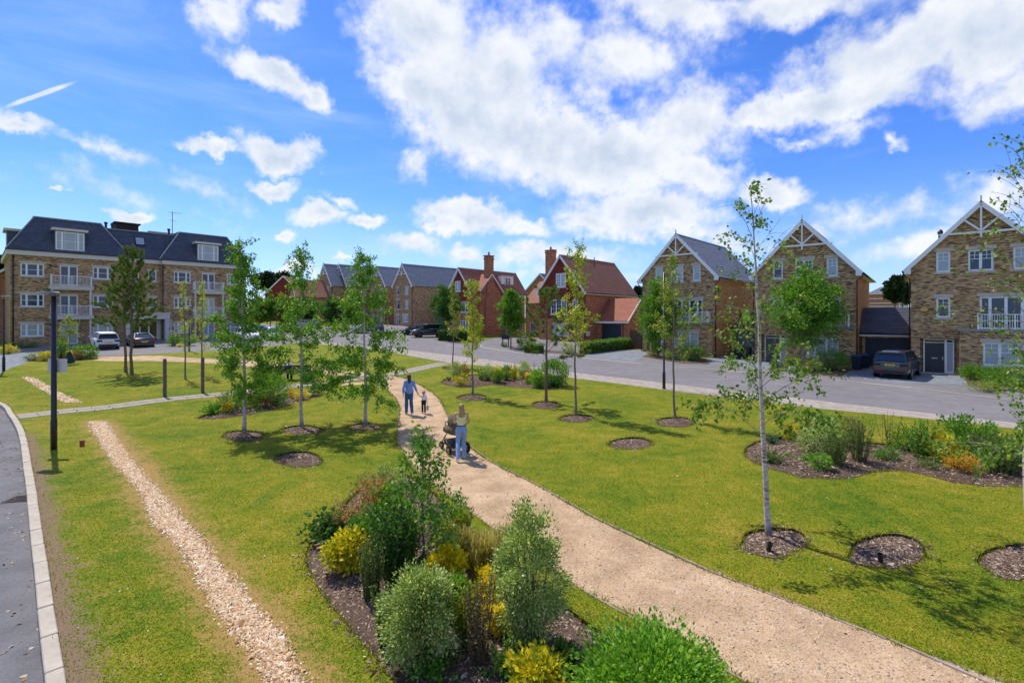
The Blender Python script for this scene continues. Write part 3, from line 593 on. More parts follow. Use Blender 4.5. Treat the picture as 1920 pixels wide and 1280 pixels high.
for k, (poly, n) in enumerate([(BED_NEAR, 900), (BED_RIGHT, 600), (BED_LEFT, 150), (BED_MID, 150)] + [(p, 160) for p in PITS.values()]):   # chips kicked out onto the grass
    a = np.array(poly); i = RNG.integers(0, len(a), n); q = a[i] + RNG.normal(0, .11, (n, 2)); m = ~inside(q[:, 0], q[:, 1], poly); q = q[m]; o = (GROUND['planting_bed'][:4] + GROUND['tree_pit'])[k]; chips('spilled_chips', np.column_stack([q, g(q[:, 0], q[:, 1]) + .006]), .045, 'chips', o)
for o, poly, n, sz in ((GROUND['stone_strip'][0], STRIP, 60000, .024), (GROUND['stone_strip'][1], STRIP_BACK, 2500, .05)):
    q = scatter(poly, n, lambda x, y: np.clip((18 / y) ** 1.2, .2, 1)); q = q + RNG.normal(0, .06, q.shape); chips('loose_stones', np.column_stack([q, g(q[:, 0], q[:, 1]) - .008 + RNG.uniform(0, .02, len(q))]), sz, 'stones', o, flat=.55, aspect=1.3)
q = scatter(GPATH, 16000, lambda x, y: np.clip((7 / y) ** 2, .04, 1)); chips('pebbles', np.column_stack([q, g(q[:, 0], q[:, 1]) - .012]), .02, 'pebbles', gp, flat=.5, aspect=1.3)

# short mown grass: blades where they are near enough to be made out
def build_grass():
    n = 330000; d = 5.2 * np.exp(RNG.random(n) * math.log(36 / 5.2)); u = RNG.uniform(-1.12, 1.12, n); x = u * d; y = d
    m = on_lawn(x, y); x, y = x[m], y[m]
    keep = RNG.random(len(x)) > np.clip(.8 - line_dist(x, y, KERB) / 1.1, 0, .7); keep &= RNG.random(len(x)) > np.clip(.9 - line_dist(x, y, STRIP_MID) / 1.2, 0, .8)
    x, y = x[keep], y[keep]; n = len(x); h = .010 + .020 * RNG.random(n) ** 2; th = RNG.uniform(0, 2 * np.pi, n); w = .0035 + .0005 * y
    le = RNG.normal(0, .75, (n, 2)) * h[:, None]; z = g(x, y)
    V = np.stack([np.column_stack([x - np.cos(th) * w, y - np.sin(th) * w, z - .002]), np.column_stack([x + np.cos(th) * w, y + np.sin(th) * w, z - .002]), np.column_stack([x + le[:, 0], y + le[:, 1], z + h])], 1).reshape(-1, 3)
    tag(link('grass', np_mesh('grass', V, np.arange(3 * n).reshape(-1, 3), MATS['grass_blades'])), 'short mown grass covering the lawn', 'grass', kind='stuff')
    # ragged tufts along edges of beds, kerb and path
    px, py = [], []
    for ln, per in ((BED_NEAR, 75), (BED_RIGHT, 40), (KERB, 7), (PATH_R, 45), (PATH_L, 45), (BED_LEFT, 25), (BED_MID, 25)) + tuple((p, 45) for p in PITS.values()):
        a = np.array(ln); seg = np.hypot(*(np.roll(a, -1, 0) - a).T)
        for (p, q, L) in zip(a, np.roll(a, -1, 0), seg):
            if L > 2: continue
            k = int(L * per) + 1; t = RNG.random(k); px.append(p[0] + (q[0] - p[0]) * t + RNG.normal(0, .035, k)); py.append(p[1] + (q[1] - p[1]) * t + RNG.normal(0, .035, k))
    x, y = np.concatenate(px), np.concatenate(py); n = len(x); h = .03 + .075 * RNG.random(n) ** 2; th = RNG.uniform(0, 2 * np.pi, n); w = .006 + .0006 * y; le = RNG.normal(0, .6, (n, 2)) * h[:, None]; z = g(x, y)
    V = np.stack([np.column_stack([x - np.cos(th) * w, y - np.sin(th) * w, z - .02]), np.column_stack([x + np.cos(th) * w, y + np.sin(th) * w, z - .02]), np.column_stack([x + le[:, 0], y + le[:, 1], z + h])], 1).reshape(-1, 3)
    tag(link('edge_grass', np_mesh('edge_grass', V, np.arange(3 * n).reshape(-1, 3), MATS['grass_blades'])), 'longer grass fringing the beds, pits and paths', 'grass', kind='stuff')
build_grass()
# pale bits lying on the lawn, and dry leaves in the gutter
d = 5.5 * np.exp(RNG.random(520) * math.log(4)); x = RNG.uniform(-1.1, 1.1, 520) * d; m = on_lawn(x, d)
o = chips('fallen_bits', np.column_stack([x[m], d[m], g(x[m], d[m]) + .018]), .015, 'petal_white', None, flat=.2, aspect=1.4); tag(o, 'small pale petals and chips strewn over the lawn', 'litter')
k = np.array(offset_line(KERB, -.28)); i = RNG.integers(0, len(k), 420); q = k[i] + np.column_stack([-np.abs(RNG.normal(0, .13, 420)), RNG.normal(0, .25, 420)])
o = chips('gutter_leaves', np.column_stack([q, g(q[:, 0], q[:, 1]) - .105]), .05, 'litter', None, flat=.15, aspect=1.8); tag(o, 'dry brown leaves lying in the gutter beside the kerb', 'leaf litter')
# drain cover in the left road
gr = empty('road_gully', P(42, 926, -.105), rad(-78), 'rusty iron drain grating in the road beside the kerb', 'drain')
a = Acc(); a.box(-.2, .2, -.28, -.22, 0, .012); a.box(-.2, .2, .22, .28, 0, .012); a.box(-.22, -.2, -.28, .28, 0, .012); a.box(.2, .22, -.28, .28, 0, .012); a.build('grating_frame', mat('rust', (.09, .06, .05), .8, .3, vary=(.05, .04, .04)), gr)
for s in range(6): Acc().box(-.195 + s * .07, -.195 + s * .07 + .03, -.22, .22, .001, .01).build('grating_bar', MATS['rust'], gr)
# dashes where the side street joins
for k in range(5):
    p = P(842 + k * 10.5, 647.3 + k * 1.15); o = Acc().box(-.45, .45, -.1, .1, 0, .004).build('give_way_dash', MATS['paint_white']); o.location = (p.x, p.y, p.z - .012); o.rotation_euler = (0, 0, rad(-35)); tag(o, kind='structure')

# ------------------------------------------------------------------ buildings
class Wall:
    """a wall seen from outside: s runs along it, z up, n outwards; all in the building's own coordinates"""
    def __init__(s, x0, y0, dx, dy): s.o = Vector((x0, y0, 0)); s.d = Vector((dx, dy, 0)).normalized(); s.n = Vector((s.d.y, -s.d.x, 0))
    def p(s, a, z, out=0.0): q = s.o + s.d * a + s.n * out; return (q.x, q.y, z)
    def block(s, acc, a0, a1, z0, z1, o0, o1):
        v = [s.p(a0, z0, o0), s.p(a1, z0, o0), s.p(a1, z0, o1), s.p(a0, z0, o1), s.p(a0, z1, o0), s.p(a1, z1, o0), s.p(a1, z1, o1), s.p(a0, z1, o1)]
        acc.add(v, [(0, 1, 2, 3), (7, 6, 5, 4), (1, 0, 4, 5), (2, 1, 5, 6), (3, 2, 6, 7), (0, 3, 7, 4)])
    def beam(s, acc, a0, z0, a1, z1, w, o0, o1):
        """flat board on the wall between two points"""
        L = math.hypot(a1 - a0, z1 - z0); px, pz = -(z1 - z0) / L * w / 2, (a1 - a0) / L * w / 2; v = []
        for o in (o0, o1): v += [s.p(a0 - px, z0 - pz, o), s.p(a1 - px, z1 - pz, o), s.p(a1 + px, z1 + pz, o), s.p(a0 + px, z0 + pz, o)]
        acc.add(v, [(3, 2, 1, 0), (4, 5, 6, 7), (0, 1, 5, 4), (1, 2, 6, 5), (2, 3, 7, 6), (3, 0, 4, 7)])
def wall_mesh(acc, w, outline, holes=(), reveal=.12, uvoff=0.0):
    pts = [Vector(p) for p in outline]; E = [(i, (i + 1) % len(pts)) for i in range(len(pts))]
    for (a, z, b, h) in holes:
        n = len(pts); pts += [Vector((a, z)), Vector((a + b, z)), Vector((a + b, z + h)), Vector((a, z + h))]; E += [(n + i, n + (i + 1) % 4) for i in range(4)]
    V, _, T, *_ = delaunay_2d_cdt(pts, E, [], 0, 1e-5)
    f = []
    for t in T:
        c = sum((V[i] for i in t), Vector((0, 0))) / len(t)
        if not inside(np.array([c.x]), np.array([c.y]), [tuple(p) for p in outline])[0]: continue
        if any(a < c.x < a + b and z < c.y < z + h for a, z, b, h in holes): continue
        q = [V[i] for i in t]; ar = sum(q[i].x * q[(i + 1) % len(q)].y - q[(i + 1) % len(q)].x * q[i].y for i in range(len(q)))
        f.append(tuple(t) if ar > 0 else tuple(t)[::-1])
    acc.add([w.p(v.x, v.y) for v in V], f, [(v.x + uvoff, v.y) for v in V])
    for (a, z, b, h) in holes:
        for (a0, z0, a1, z1) in ((a, z, a + b, z), (a + b, z, a + b, z + h), (a + b, z + h, a, z + h), (a, z + h, a, z)):
            acc.add([w.p(a0, z0), w.p(a1, z1), w.p(a1, z1, -reveal), w.p(a0, z0, -reveal)], [(0, 3, 2, 1)], [(a0, z0), (a1, z1), (a1 + .1, z1 + .1), (a0 + .1, z0 + .1)])
def window(par, w, a, z, b, h, cols=1, bars='top', pane='glass', lintel=.24, sill=True, inset=.07, widths=None, stone='stone', name='window', door=False):
    """frame with casements and glazing bars; panes, lintel and sill are its own pieces"""
    f = Acc(); fw = .07; o0, o1 = -inset - .07, -inset + .01
    w.block(f, a, a + fw, z, z + h, o0, o1); w.block(f, a + b - fw, a + b, z, z + h, o0, o1); w.block(f, a + fw, a + b - fw, z, z + fw, o0, o1); w.block(f, a + fw, a + b - fw, z + h - fw, z + h, o0, o1)
    ws = widths or [1.0 / cols] * cols; x = a; cells = []
    for i, q in enumerate(ws):
        x1 = x + b * q
        if i < len(ws) - 1: w.block(f, x1 - fw * .5, x1 + fw * .5, z + fw, z + h - fw, o0, o1 - .004)
        l, r = x + (fw if i == 0 else fw * .5), x1 - (fw if i == len(ws) - 1 else fw * .5); cells.append((l, r)); x = x1
        cf = .04; w.block(f, l, l + cf, z + fw, z + h - fw, o0 + .01, o1 - .012); w.block(f, r - cf, r, z + fw, z + h - fw, o0 + .01, o1 - .012)
        w.block(f, l + cf, r - cf, z + fw, z + fw + cf, o0 + .01, o1 - .012); w.block(f, l + cf, r - cf, z + h - fw - cf, z + h - fw, o0 + .01, o1 - .012)
        bw = .014; zb, zt = z + fw + cf, z + h - fw - cf; wl, wr = l + cf, r - cf; mid = (wl + wr) / 2
        H = lambda zz, hw=bw: w.block(f, wl, wr, zz - hw, zz + hw, o0 + .02, o1 - .02)
        Vb = lambda xx, z0, z1: w.block(f, xx - bw, xx + bw, z0, z1, o0 + .022, o1 - .022)
        if bars == 'top': zz = zb + (zt - zb) * .58; H(zz, .02); H((zz + zt) / 2); Vb(mid, zz, zt)
        elif bars == 'grid': H(zb + (zt - zb) * .36); H(zb + (zt - zb) * .69); Vb(mid, zb, zt)
        elif bars == 'sash':
            H((zb + zt) / 2, .02)
            if wr - wl > .7: Vb(wl + .16, zb, zt); Vb(wr - .16, zb, zt)
        elif bars == 'cross': H((zb + zt) / 2); Vb(mid, zb, zt)
        elif bars == 'half': H(zb + .45, .035)
    fr = f.build(name, MATS['white_paint'], par)
    for (l, r) in cells:
        p = Acc(); w.block(p, l + .005, r - .005, z + fw, z + h - fw, o0 + .025, o0 + .04); p.build('pane', MATS[pane], fr)
    if lintel:
        l = Acc(); w.block(l, a - .14, a + b + .14, z + h + .004, z + h + lintel, -.05, .035); l.build('lintel', MATS[stone], fr)
    if sill:
        l = Acc(); w.block(l, a - .14, a + b + .14, z - .13, z - .004, -.1, .07); l.build('sill', MATS[stone], fr)
    return fr
def slope(acc, e0, e1, r0, r1, row=.22, lap=.022, thick=.06):
    """one roof slope from the eave line e0-e1 up to r0-r1, in overlapping courses"""
    e0, e1, r0, r1 = map(Vector, (e0, e1, r0, r1)); n = (e1 - e0).cross(r0 - e0)
    if n.length < 1e-6: n = (e1 - e0).cross(r1 - e0)
    n.normalize()
    if n.z < 0: n = -n
    up = ((r0 + r1) / 2 - (e0 + e1) / 2); L = up.length; k = max(2, int(L / row)); ed = (e1 - e0).normalized()
    for i in range(k):
        t0, t1 = i / k, (i + 1) / k; a, b = e0.lerp(r0, t0), e1.lerp(r1, t0); c, d = e1.lerp(r1, t1), e0.lerp(r0, t1)
        o = n * (lap + .004); uvs = lambda p, t: ((p - e0).dot(ed) + 100, t * L)
        acc.add([a + o, b + o, c + n * .004, d + n * .004, a, b], [(0, 1, 2, 3), (4, 5, 1, 0)], [uvs(a, t0), uvs(b, t0), uvs(c, t1), uvs(d, t1), uvs(a, t0), uvs(b, t0)])
    q = [p - n * thick for p in (e0, e1, r1, r0)]; acc.add(q + [e0, e1, r1, r0], [(3, 2, 1, 0), (0, 1, 5, 4), (1, 2, 6, 5), (3, 0, 4, 7)])
def gable_roof(par, x0, x1, y0, y1, ze, zr, matn, over=.35, ridge=None, oy=.3, name='roof'):
    """ridge runs along y"""
    a = Acc(); m = (x0 + x1) / 2; s = (zr - ze) / (m - x0); lo = ze - s * over
    slope(a, (x0 - over, y0 - oy, lo), (x0 - over, y1 + oy, lo), (m, y0 - oy, zr), (m, y1 + oy, zr)); slope(a, (x1 + over, y1 + oy, lo), (x1 + over, y0 - oy, lo), (m, y1 + oy, zr), (m, y0 - oy, zr))
    r = a.build(name, MATS[matn], par)
    t = Acc(); k = int((y1 - y0 + 2 * oy) / .45)
    for i in range(k): q0 = y0 - oy + (y1 - y0 + 2 * oy) * i / k; q1 = y0 - oy + (y1 - y0 + 2 * oy) * (i + 1) / k - .012; t.add([(m - .14, q0, zr - .07), (m, q0, zr + .06), (m + .14, q0, zr - .07), (m - .14, q1, zr - .07), (m, q1, zr + .06), (m + .14, q1, zr - .07)], [(0, 1, 4, 3), (1, 2, 5, 4), (2, 1, 0), (3, 4, 5)])
    t.build('ridge_tiles', MATS[ridge or matn], r)
    return r
def barge_boards(par, w, a0, a1, ze, zr, over=.35, out=.3, width=.26):
    m = (a0 + a1) / 2; s = (zr - ze) / (m - a0); lo = ze - s * over
    for q in (a0 - over, a1 + over):
        b = Acc(); w.beam(b, q, lo - .06, m, zr - .13, width, out - .035, out + .012); 
        c = a0 - over if q < m else a1
        w.block(b, c, c + over, lo - .22, lo + .12, out - .05, out + .006)
        sf = Acc(); w.beam(b, q, lo - .10, m, zr - .17, .05, 0.0, out - .03); b.build('barge_board', MATS['white_paint'], par)
def gable_truss(par, w, a0, a1, ze, zr, out=.27, frac=.49):
    m = (a0 + a1) / 2; h = zr - ze; zc = ze + h * frac; hw = (m - a0) * (1 - frac) + .25
    for nm, args in (('collar_tie', (m - hw, zc, m + hw, zc, .13)), ('king_post', (m, zc - .35, m, zr + .38, .10)), ('brace', (m, zc + .08, m - hw * .48, zc + hw * .48 * 1.05, .11)), ('brace', (m, zc + .08, m + hw * .48, zc + hw * .48 * 1.05, .11))):
        b = Acc(); w.beam(b, *args, out - .06 + (.006 if nm == 'brace' else 0.012 if nm == 'king_post' else 0), out + (.03 if nm == 'king_post' else .015 if nm == 'collar_tie' else .008)); b.build(nm, MATS['white_paint'], par)
def pipe(par, pts, r=.04, name='downpipe'): Acc().tube(pts, r, 8).build(name, MATS['black_metal'], par, True)
def gutter(par, p, q, r=.07): Acc().tube([p, q], r, 8).build('gutter', MATS['black_metal'], par, True)
def panel_door(par, w, a, z, b, h, matn, inset=.1, side=0.0, transom=0.0, glazed=None):
    f = Acc(); o0, o1 = -inset - .07, -inset; fw = .07; top = z + h
    w.block(f, a, a + fw, z, top, o0, o1); w.block(f, a + b - fw, a + b, z, top, o0, o1); w.block(f, a + fw, a + b - fw, top - fw, top, o0, o1)
    if side: w.block(f, a + b - side - fw * .5, a + b - side + fw * 1.2, z, top - fw, o0, o1 - .003); w.block(f, a + b - side + fw * 1.2, a + b - fw, z, z + .12, o0, o1 - .004)
    if transom: w.block(f, a + fw, a + b - fw, top - transom - .05, top - transom, o0, o1 - .006)
    fr = f.build('door_frame', MATS['white_paint'], par); dr = b - side - fw * 1.5 - (fw * .5 if not side else 0); dh = h - fw - (transom + .05 if transom else 0)
    d = Acc(); w.block(d, a + fw, a + fw + dr, z + .03, z + dh, o0 - .0, o0 + .035)
    for k in range(4): w.block(d, a + fw + .14, a + fw + dr - .14, z + .2 + k * (dh - .3) / 4, z + .2 + (k + .82) * (dh - .3) / 4, o0 + .033, o0 + .045)
    do = d.build('door', MATS[matn], par)
    hd = Acc(); w.block(hd, a + fw + dr * .35, a + fw + dr * .65, z + dh * .48, z + dh * .52, o0 + .045, o0 + .06); hd.build('letter_box', MATS['stone'], do); hd = Acc(); w.block(hd, a + fw + dr - .12, a + fw + dr - .07, z + dh * .44, z + dh * .56, o0 + .035, o0 + .1); hd.build('handle', MATS['stone'], do)
    if side: p = Acc(); w.block(p, a + b - side + fw * 1.2, a + b - fw, z + .12, top - fw, o0 + .02, o0 + .035); p.build('pane', MATS['glass_blind'], fr)
    if transom: p = Acc(); w.block(p, a + fw, a + b - fw, top - transom, top - fw, o0 + .02, o0 + .035); p.build('pane', MATS['glass_dark'], fr)
def railing(par, w, a0, a1, z, o, h=1.0, ret=0.0, name='railing', step=.115, matn='white_paint'):
    r = Acc(); w.block(r, a0, a1, z + h - .05, z + h, o - .06, o); w.block(r, a0, a1, z + .07, z + .11, o - .055, o - .005)
    for a in (a0, (a0 + a1) / 2 - .035, a1 - .07): w.block(r, a, a + .07, z, z + h + (.06 if a != (a0 + a1) / 2 - .035 else 0), o - .066, o + .006)
    if ret:
        for a in (a0 + .005, a1 - .06): w.block(r, a, a + .055, z + h - .045, z + h - .005, o - ret, o - .066); w.block(r, a, a + .05, z + .07, z + .11, o - ret, o - .066)
    ro = r.build(name, MATS[matn], par); b = Acc(); n = int((a1 - a0) / step)
    for i in range(1, n): x = a0 + (a1 - a0) * i / n; w.block(b, x - .012, x + .012, z + .11, z + h - .05, o - .045, o - .02)
    if ret:
        k = int(ret / step)
        for a in (a0 + .03, a1 - .03):
            for i in range(1, k): w.block(b, a - .012, a + .012, z + .11, z + h - .05, o - ret * i / k - .012, o - ret * i / k + .012)
    b.build('balusters', MATS[matn], ro, kind='stuff')
    return ro
def box_part(name, matn, par, w, a0, a1, z0, z1, o0, o1): a = Acc(); w.block(a, a0, a1, z0, z1, o0, o1); return a.build(name, MATS[matn], par)
def hou_base(px, py, ang, off=0.0):
    p = P(px, py); return Vector((p.x, p.y, p.z + off)), ang

def terrace_house(label, corner, ang, W=7.2, D=12.4, eave=7.55, ridge=11.5, door='dark_door', bay=True, side=True, group='yellow brick gabled houses facing the green', dz=0.0, alarm=False, vent=False, blinds=('glass_blind', 'glass', 'glass_blind')):
    """tall house of mottled yellow brick: gable to the front, slate roof"""
    h = empty('brick_house', corner, ang, label, 'house', group)
    fr = Wall(0, 0, 1, 0); rt = Wall(W, 0, 0, 1); bk = Wall(W, D, -1, 0); lf = Wall(0, D, 0, -1); m = W / 2
    bx = 2.55; bd = .85; bz = 2.95
    tops = [(1.36, 6.95, .74, 1.42, 1), (2.98, 6.95, 1.24, 1.42, 2), (5.12, 6.95, .74, 1.42, 1)]
    mids = [(1.36, 3.85, .74, 1.36, 1)]
    holes = [t[:4] for t in tops + mids] + [(.5, -.6, 1.95, 3.0)]
    fdw = (3.55, 3.08, 2.5, 2.15)
    holes.append(fdw)
    if not bay: holes.append((3.6, .75, 2.3, 1.55))
    a = Acc(); wall_mesh(a, fr, [(0, -1.5), (W, -1.5), (W, eave), (m, ridge - .12), (0, eave)], holes); a.build('wall', MATS['brick_stock'], h)
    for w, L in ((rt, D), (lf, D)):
        a = Acc(); wall_mesh(a, w, [(0, -1.5), (L, -1.5), (L, eave), (0, eave)]); a.build('wall', MATS['brick_warm_bounce'], h)
    a = Acc(); wall_mesh(a, bk, [(0, -1.5), (W, -1.5), (W, eave), (m, ridge - .12), (0, eave)]); a.build('wall', MATS['brick_warm_bounce'], h)
    gable_roof(h, 0, W, 0, D, eave, ridge, 'slate_grey', .38, oy=.3); barge_boards(h, fr, 0, W, eave, ridge, .38, .3); gable_truss(h, fr, 0, W, eave, ridge)
    for i, t in enumerate(tops): window(h, fr, *t[:4], cols=t[4], bars='top', pane=blinds[i % 3])
    window(h, fr, *mids[0][:4], cols=1, bars='top', pane='glass')
    window(h, fr, *fdw, cols=4, widths=[.2, .3, .3, .2], bars='half', pane='glass', sill=False)
    # recessed porch
    pr = Acc(); rec = .55
    for (q0, q1) in (((.5, 0), (.5, rec)), ((2.45, rec), (2.45, 0)), ((.5, rec), (2.45, rec))):
        pr.add([(q0[0], q0[1], -1), (q1[0], q1[1], -1), (q1[0], q1[1], 2.4), (q0[0], q0[1], 2.4)], [(0, 1, 2, 3)], [(q0[0] + q0[1], -1), (q1[0] + q1[1], -1), (q1[0] + q1[1], 2.4), (q0[0] + q0[1], 2.4)])
    pr.add([(.5, 0, 2.4), (2.45, 0, 2.4), (2.45, rec, 2.4), (.5, rec, 2.4)], [(0, 1, 2, 3)]); pr.build('porch', MATS['brick_stock'], h)
    dw = Wall(0, rec - .2, 1, 0); panel_door(h, dw, .68, 0.03, 1.62, 2.33, door, inset=0.0, side=.46, transom=.22); box_part('doorstep', 'concrete', h, fr, .5, 2.45, -.5, .03, -rec, .02)
    a = Acc()
    for i in range(17): fr.block(a, .28 + i * .14, .28 + i * .14 + .125, 2.42, 2.74, .0, .012)
    a.build('soldier_course', MATS['brick_stock'], h)
    if bay:
        by = Wall(bx, -bd, 1, 0); a = Acc(); wall_mesh(a, by, [(0, -1.5), (W - bx, -1.5), (W - bx, bz), (0, bz)], [(1.1, .75, 2.35, 1.5)], uvoff=bx)
        wl = Wall(bx, 0, 0, -1); wall_mesh(a, wl, [(0, -1.5), (bd, -1.5), (bd, bz), (0, bz)]); wr = Wall(W, -bd, 0, 1); wall_mesh(a, wr, [(0, -1.5), (bd, -1.5), (bd, bz), (0, bz)]); a.build('bay', MATS['brick_stock'], h)
        window(h, by, 1.1, .75, 2.35, 1.5, cols=3, bars='top', pane='glass_blind')
        box_part('bay_roof', 'lead', h, fr, bx - .08, W + .06, bz, bz + .13, -.02, bd + .1); railing(h, fr, bx + .85, W - .35, bz + .13, bd - .02, 1.0, ret=bd - .05)
    else: window(h, fr, 3.6, .75, 2.3, 1.55, cols=3, bars='top', pane='glass_blind'); railing(h, fr, 3.4, 6.2, 3.0, .25, 1.0, ret=.2)
    s = (ridge - eave) / m; lo = eave - s * .38
    for x, w in ((-.4, -1), (W + .4, 1)): gutter(h, (x + w * .05, -.25, lo - .02), (x + w * .05, D + .3, lo - .02)); pipe(h, [(x, -.12, lo - .06), (x, -.12, lo - .3), (x - w * .33, -.07, lo - .55), (x - w * .33, -.07, 0)], .042)
    box_part('soffit', 'white_paint', h, rt, -.02, D, lo - .1, lo + .02, .0, .36); box_part('soffit', 'white_paint', h, lf, 0, D + .02, lo - .1, lo + .02, .0, .36)
    if alarm:
        q = Acc(); c = fr.p(.72, 4.35, .06); vs = [fr.p(.72 + .2 * math.cos(k * math.pi / 3) * 1.15, 4.4 + .15 * math.sin(k * math.pi / 3), o) for o in (.0, .1) for k in range(6)]
        q.add(vs, [(5, 4, 3, 2, 1, 0), (6, 7, 8, 9, 10, 11)] + [(i, (i + 1) % 6, 6 + (i + 1) % 6, 6 + i) for i in range(6)]); ab = q.build('alarm_box', mat('alarm_yellow', (.80, .46, .01), .4), h)
        q = Acc(); fr.block(q, .62, .82, 4.36, 4.44, .1, .112); q.build('emblem', mat('alarm_blue', (.25, .35, .55), .4), ab)
    if vent: Acc().lathe([(.11, 0), (.11, .45), (.16, .46), (.16, .6), (.08, .75)], (m - 2.0, 1.2, ridge - 2.2), seg=10).build('roof_vent', MATS['black_metal'], h)
    return h
A12 = math.atan2(-.636, .772); A3 = math.atan2(-.678, .735)
def corner_from(px, py, ang, along):
    """house corner: the photo pixel is the foot of the wall, 'along' metres from the house's own corner"""
    p = P(px, py); return Vector((p.x - math.cos(ang) * along, p.y - math.sin(ang) * along, p.z))
H1C = corner_from(1708, 697, A12, 0); H2C = corner_from(1605, 690, A12, 7.0); H3C = corner_from(1341, 669, A3, 7.2)
H1 = terrace_house('nearest yellow brick gabled house with black front door and yellow alarm box', H1C, A12, alarm=True, vent=True)
H2 = terrace_house('yellow brick gabled house behind the large round-headed tree, with green front door', H2C, A12, W=7.0, door='green_door', blinds=('glass', 'glass', 'glass_blind'))
H3 = terrace_house('yellow brick gabled house with its grey slate roof slope in view, beside the tan lamp-lit driveway'.replace('tan lamp-lit ', 'pale '), H3C, A3, W=7.2, door='grey_door', blinds=('glass_blind', 'glass_curtain', 'glass_blind'))
def link_garage(label, house, W, wd, setback, ang, corner, doorm='void', eave=2.65, ridge=4.6, depth=6.0, openf=True):
    """low slate-roofed garage filling the gap beside a house"""
    c = Vector((math.cos(ang), math.sin(ang), 0)); v = Vector((-math.sin(ang), math.cos(ang), 0)); o = corner + c * (W + .02) + v * setback; o.z = corner.z
    gq = empty('garage', o, ang, label, 'garage'); fr = Wall(0, 0, 1, 0); a = Acc()
    wall_mesh(a, fr, [(0, -1), (wd, -1), (wd, eave), (0, eave)], [(.35, -.9, wd - .6, 3.1)], reveal=.25); wall_mesh(a, Wall(wd, 0, 0, 1), [(0, -1), (depth, -1), (depth, eave), (0, eave)]); wall_mesh(a, Wall(wd, depth, -1, 0), [(0, -1), (wd, -1), (wd, eave), (0, eave)]); wall_mesh(a, Wall(0, depth, 0, -1), [(0, -1), (depth, -1), (depth, eave), (0, eave)]); a.build('wall', MATS['brick_warm_bounce'], gq)
    d = Acc(); fr.block(d, .35, wd - .25, -.9, 2.2, -.3, -.22)
    for k in range(8): fr.block(d, .37, wd - .27, -.1 + k * .29, -.1 + k * .29 + .27, -.22, -.205)
    d.build('garage_door', MATS[doorm], gq)
    a = Acc(); slope(a, (0, -.3, eave - .1), (wd, -.3, eave - .1), (0, depth / 2, ridge), (wd, depth / 2, ridge)); slope(a, (wd, depth + .3, eave - .1), (0, depth + .3, eave - .1), (wd, depth / 2, ridge), (0, depth / 2, ridge)); a.build('roof', MATS['slate'], gq)
    box_part('fascia', 'white_paint', gq, fr, 0, wd, eave - .32, eave - .12, .2, .26); gutter(gq, (0, -.34, eave - .1), (wd, -.34, eave - .1)); pipe(gq, [(.12, -.12, eave - .15), (.12, -.12, 0)], .04)
    return gq
link_garage('dark slate-roofed garage behind the grey car, between two yellow brick houses', H2, 7.0, 4.15, 2.6, A12, H2C, 'garage_dark')
link_garage('garage set deep between the green-door house and the yellow brick house left of it', H3, 7.2, 3.4, 4.5, A3, H3C, 'garage_pale', ridge=4.2)

# ---- the two red houses with tile-hung gables
def chimney(par, x, y, z0, z1, w=.95, d=.7, matn='brick_red'):
    a = Acc(); a.box(x - w / 2, x + w / 2, y - d / 2, y + d / 2, z0, z1); a.box(x - w / 2 - .06, x + w / 2 + .06, y - d / 2 - .06, y + d / 2 + .06, z1 - .45, z1 - .25); a.box(x - w / 2 - .08, x + w / 2 + .08, y - d / 2 - .08, y + d / 2 + .08, z1 - .14, z1); c = a.build('chimney', MATS[matn], par)
    Acc().lathe([(.14, 0), (.12, .35), (.15, .36), (.15, .42)], (x, y, z1), seg=10).build('chimney_pot', MATS['clay_tile_bright'], c)
def wall4(par, W, D, eave, matn, apex=None, holes_f=(), holes_r=(), x0=0, y0=0):
    m = x0 + W / 2; fr = Wall(x0, y0, 1, 0); rt = Wall(x0 + W, y0, 0, 1)
    top = [(W, eave), (W / 2, apex - .12), (0, eave)] if apex else [(W, eave), (0, eave)]
    a = Acc(); wall_mesh(a, fr, [(0, -1.5), (W, -1.5)] + top, holes_f); a.build('wall', MATS[matn], par)
    a = Acc(); wall_mesh(a, rt, [(0, -1.5), (D, -1.5), (D, eave), (0, eave)], holes_r); a.build('wall', MATS[matn], par)
    a = Acc(); wall_mesh(a, Wall(x0, y0 + D, 0, -1), [(0, -1.5), (D, -1.5), (D, eave), (0, eave)]); a.build('wall', MATS[matn], par)
    a = Acc(); wall_mesh(a, Wall(x0 + W, y0 + D, -1, 0), [(0, -1.5), (W, -1.5)] + top); a.build('wall', MATS[matn], par)
    return fr, rt
AR = math.atan2(-.657, .754)
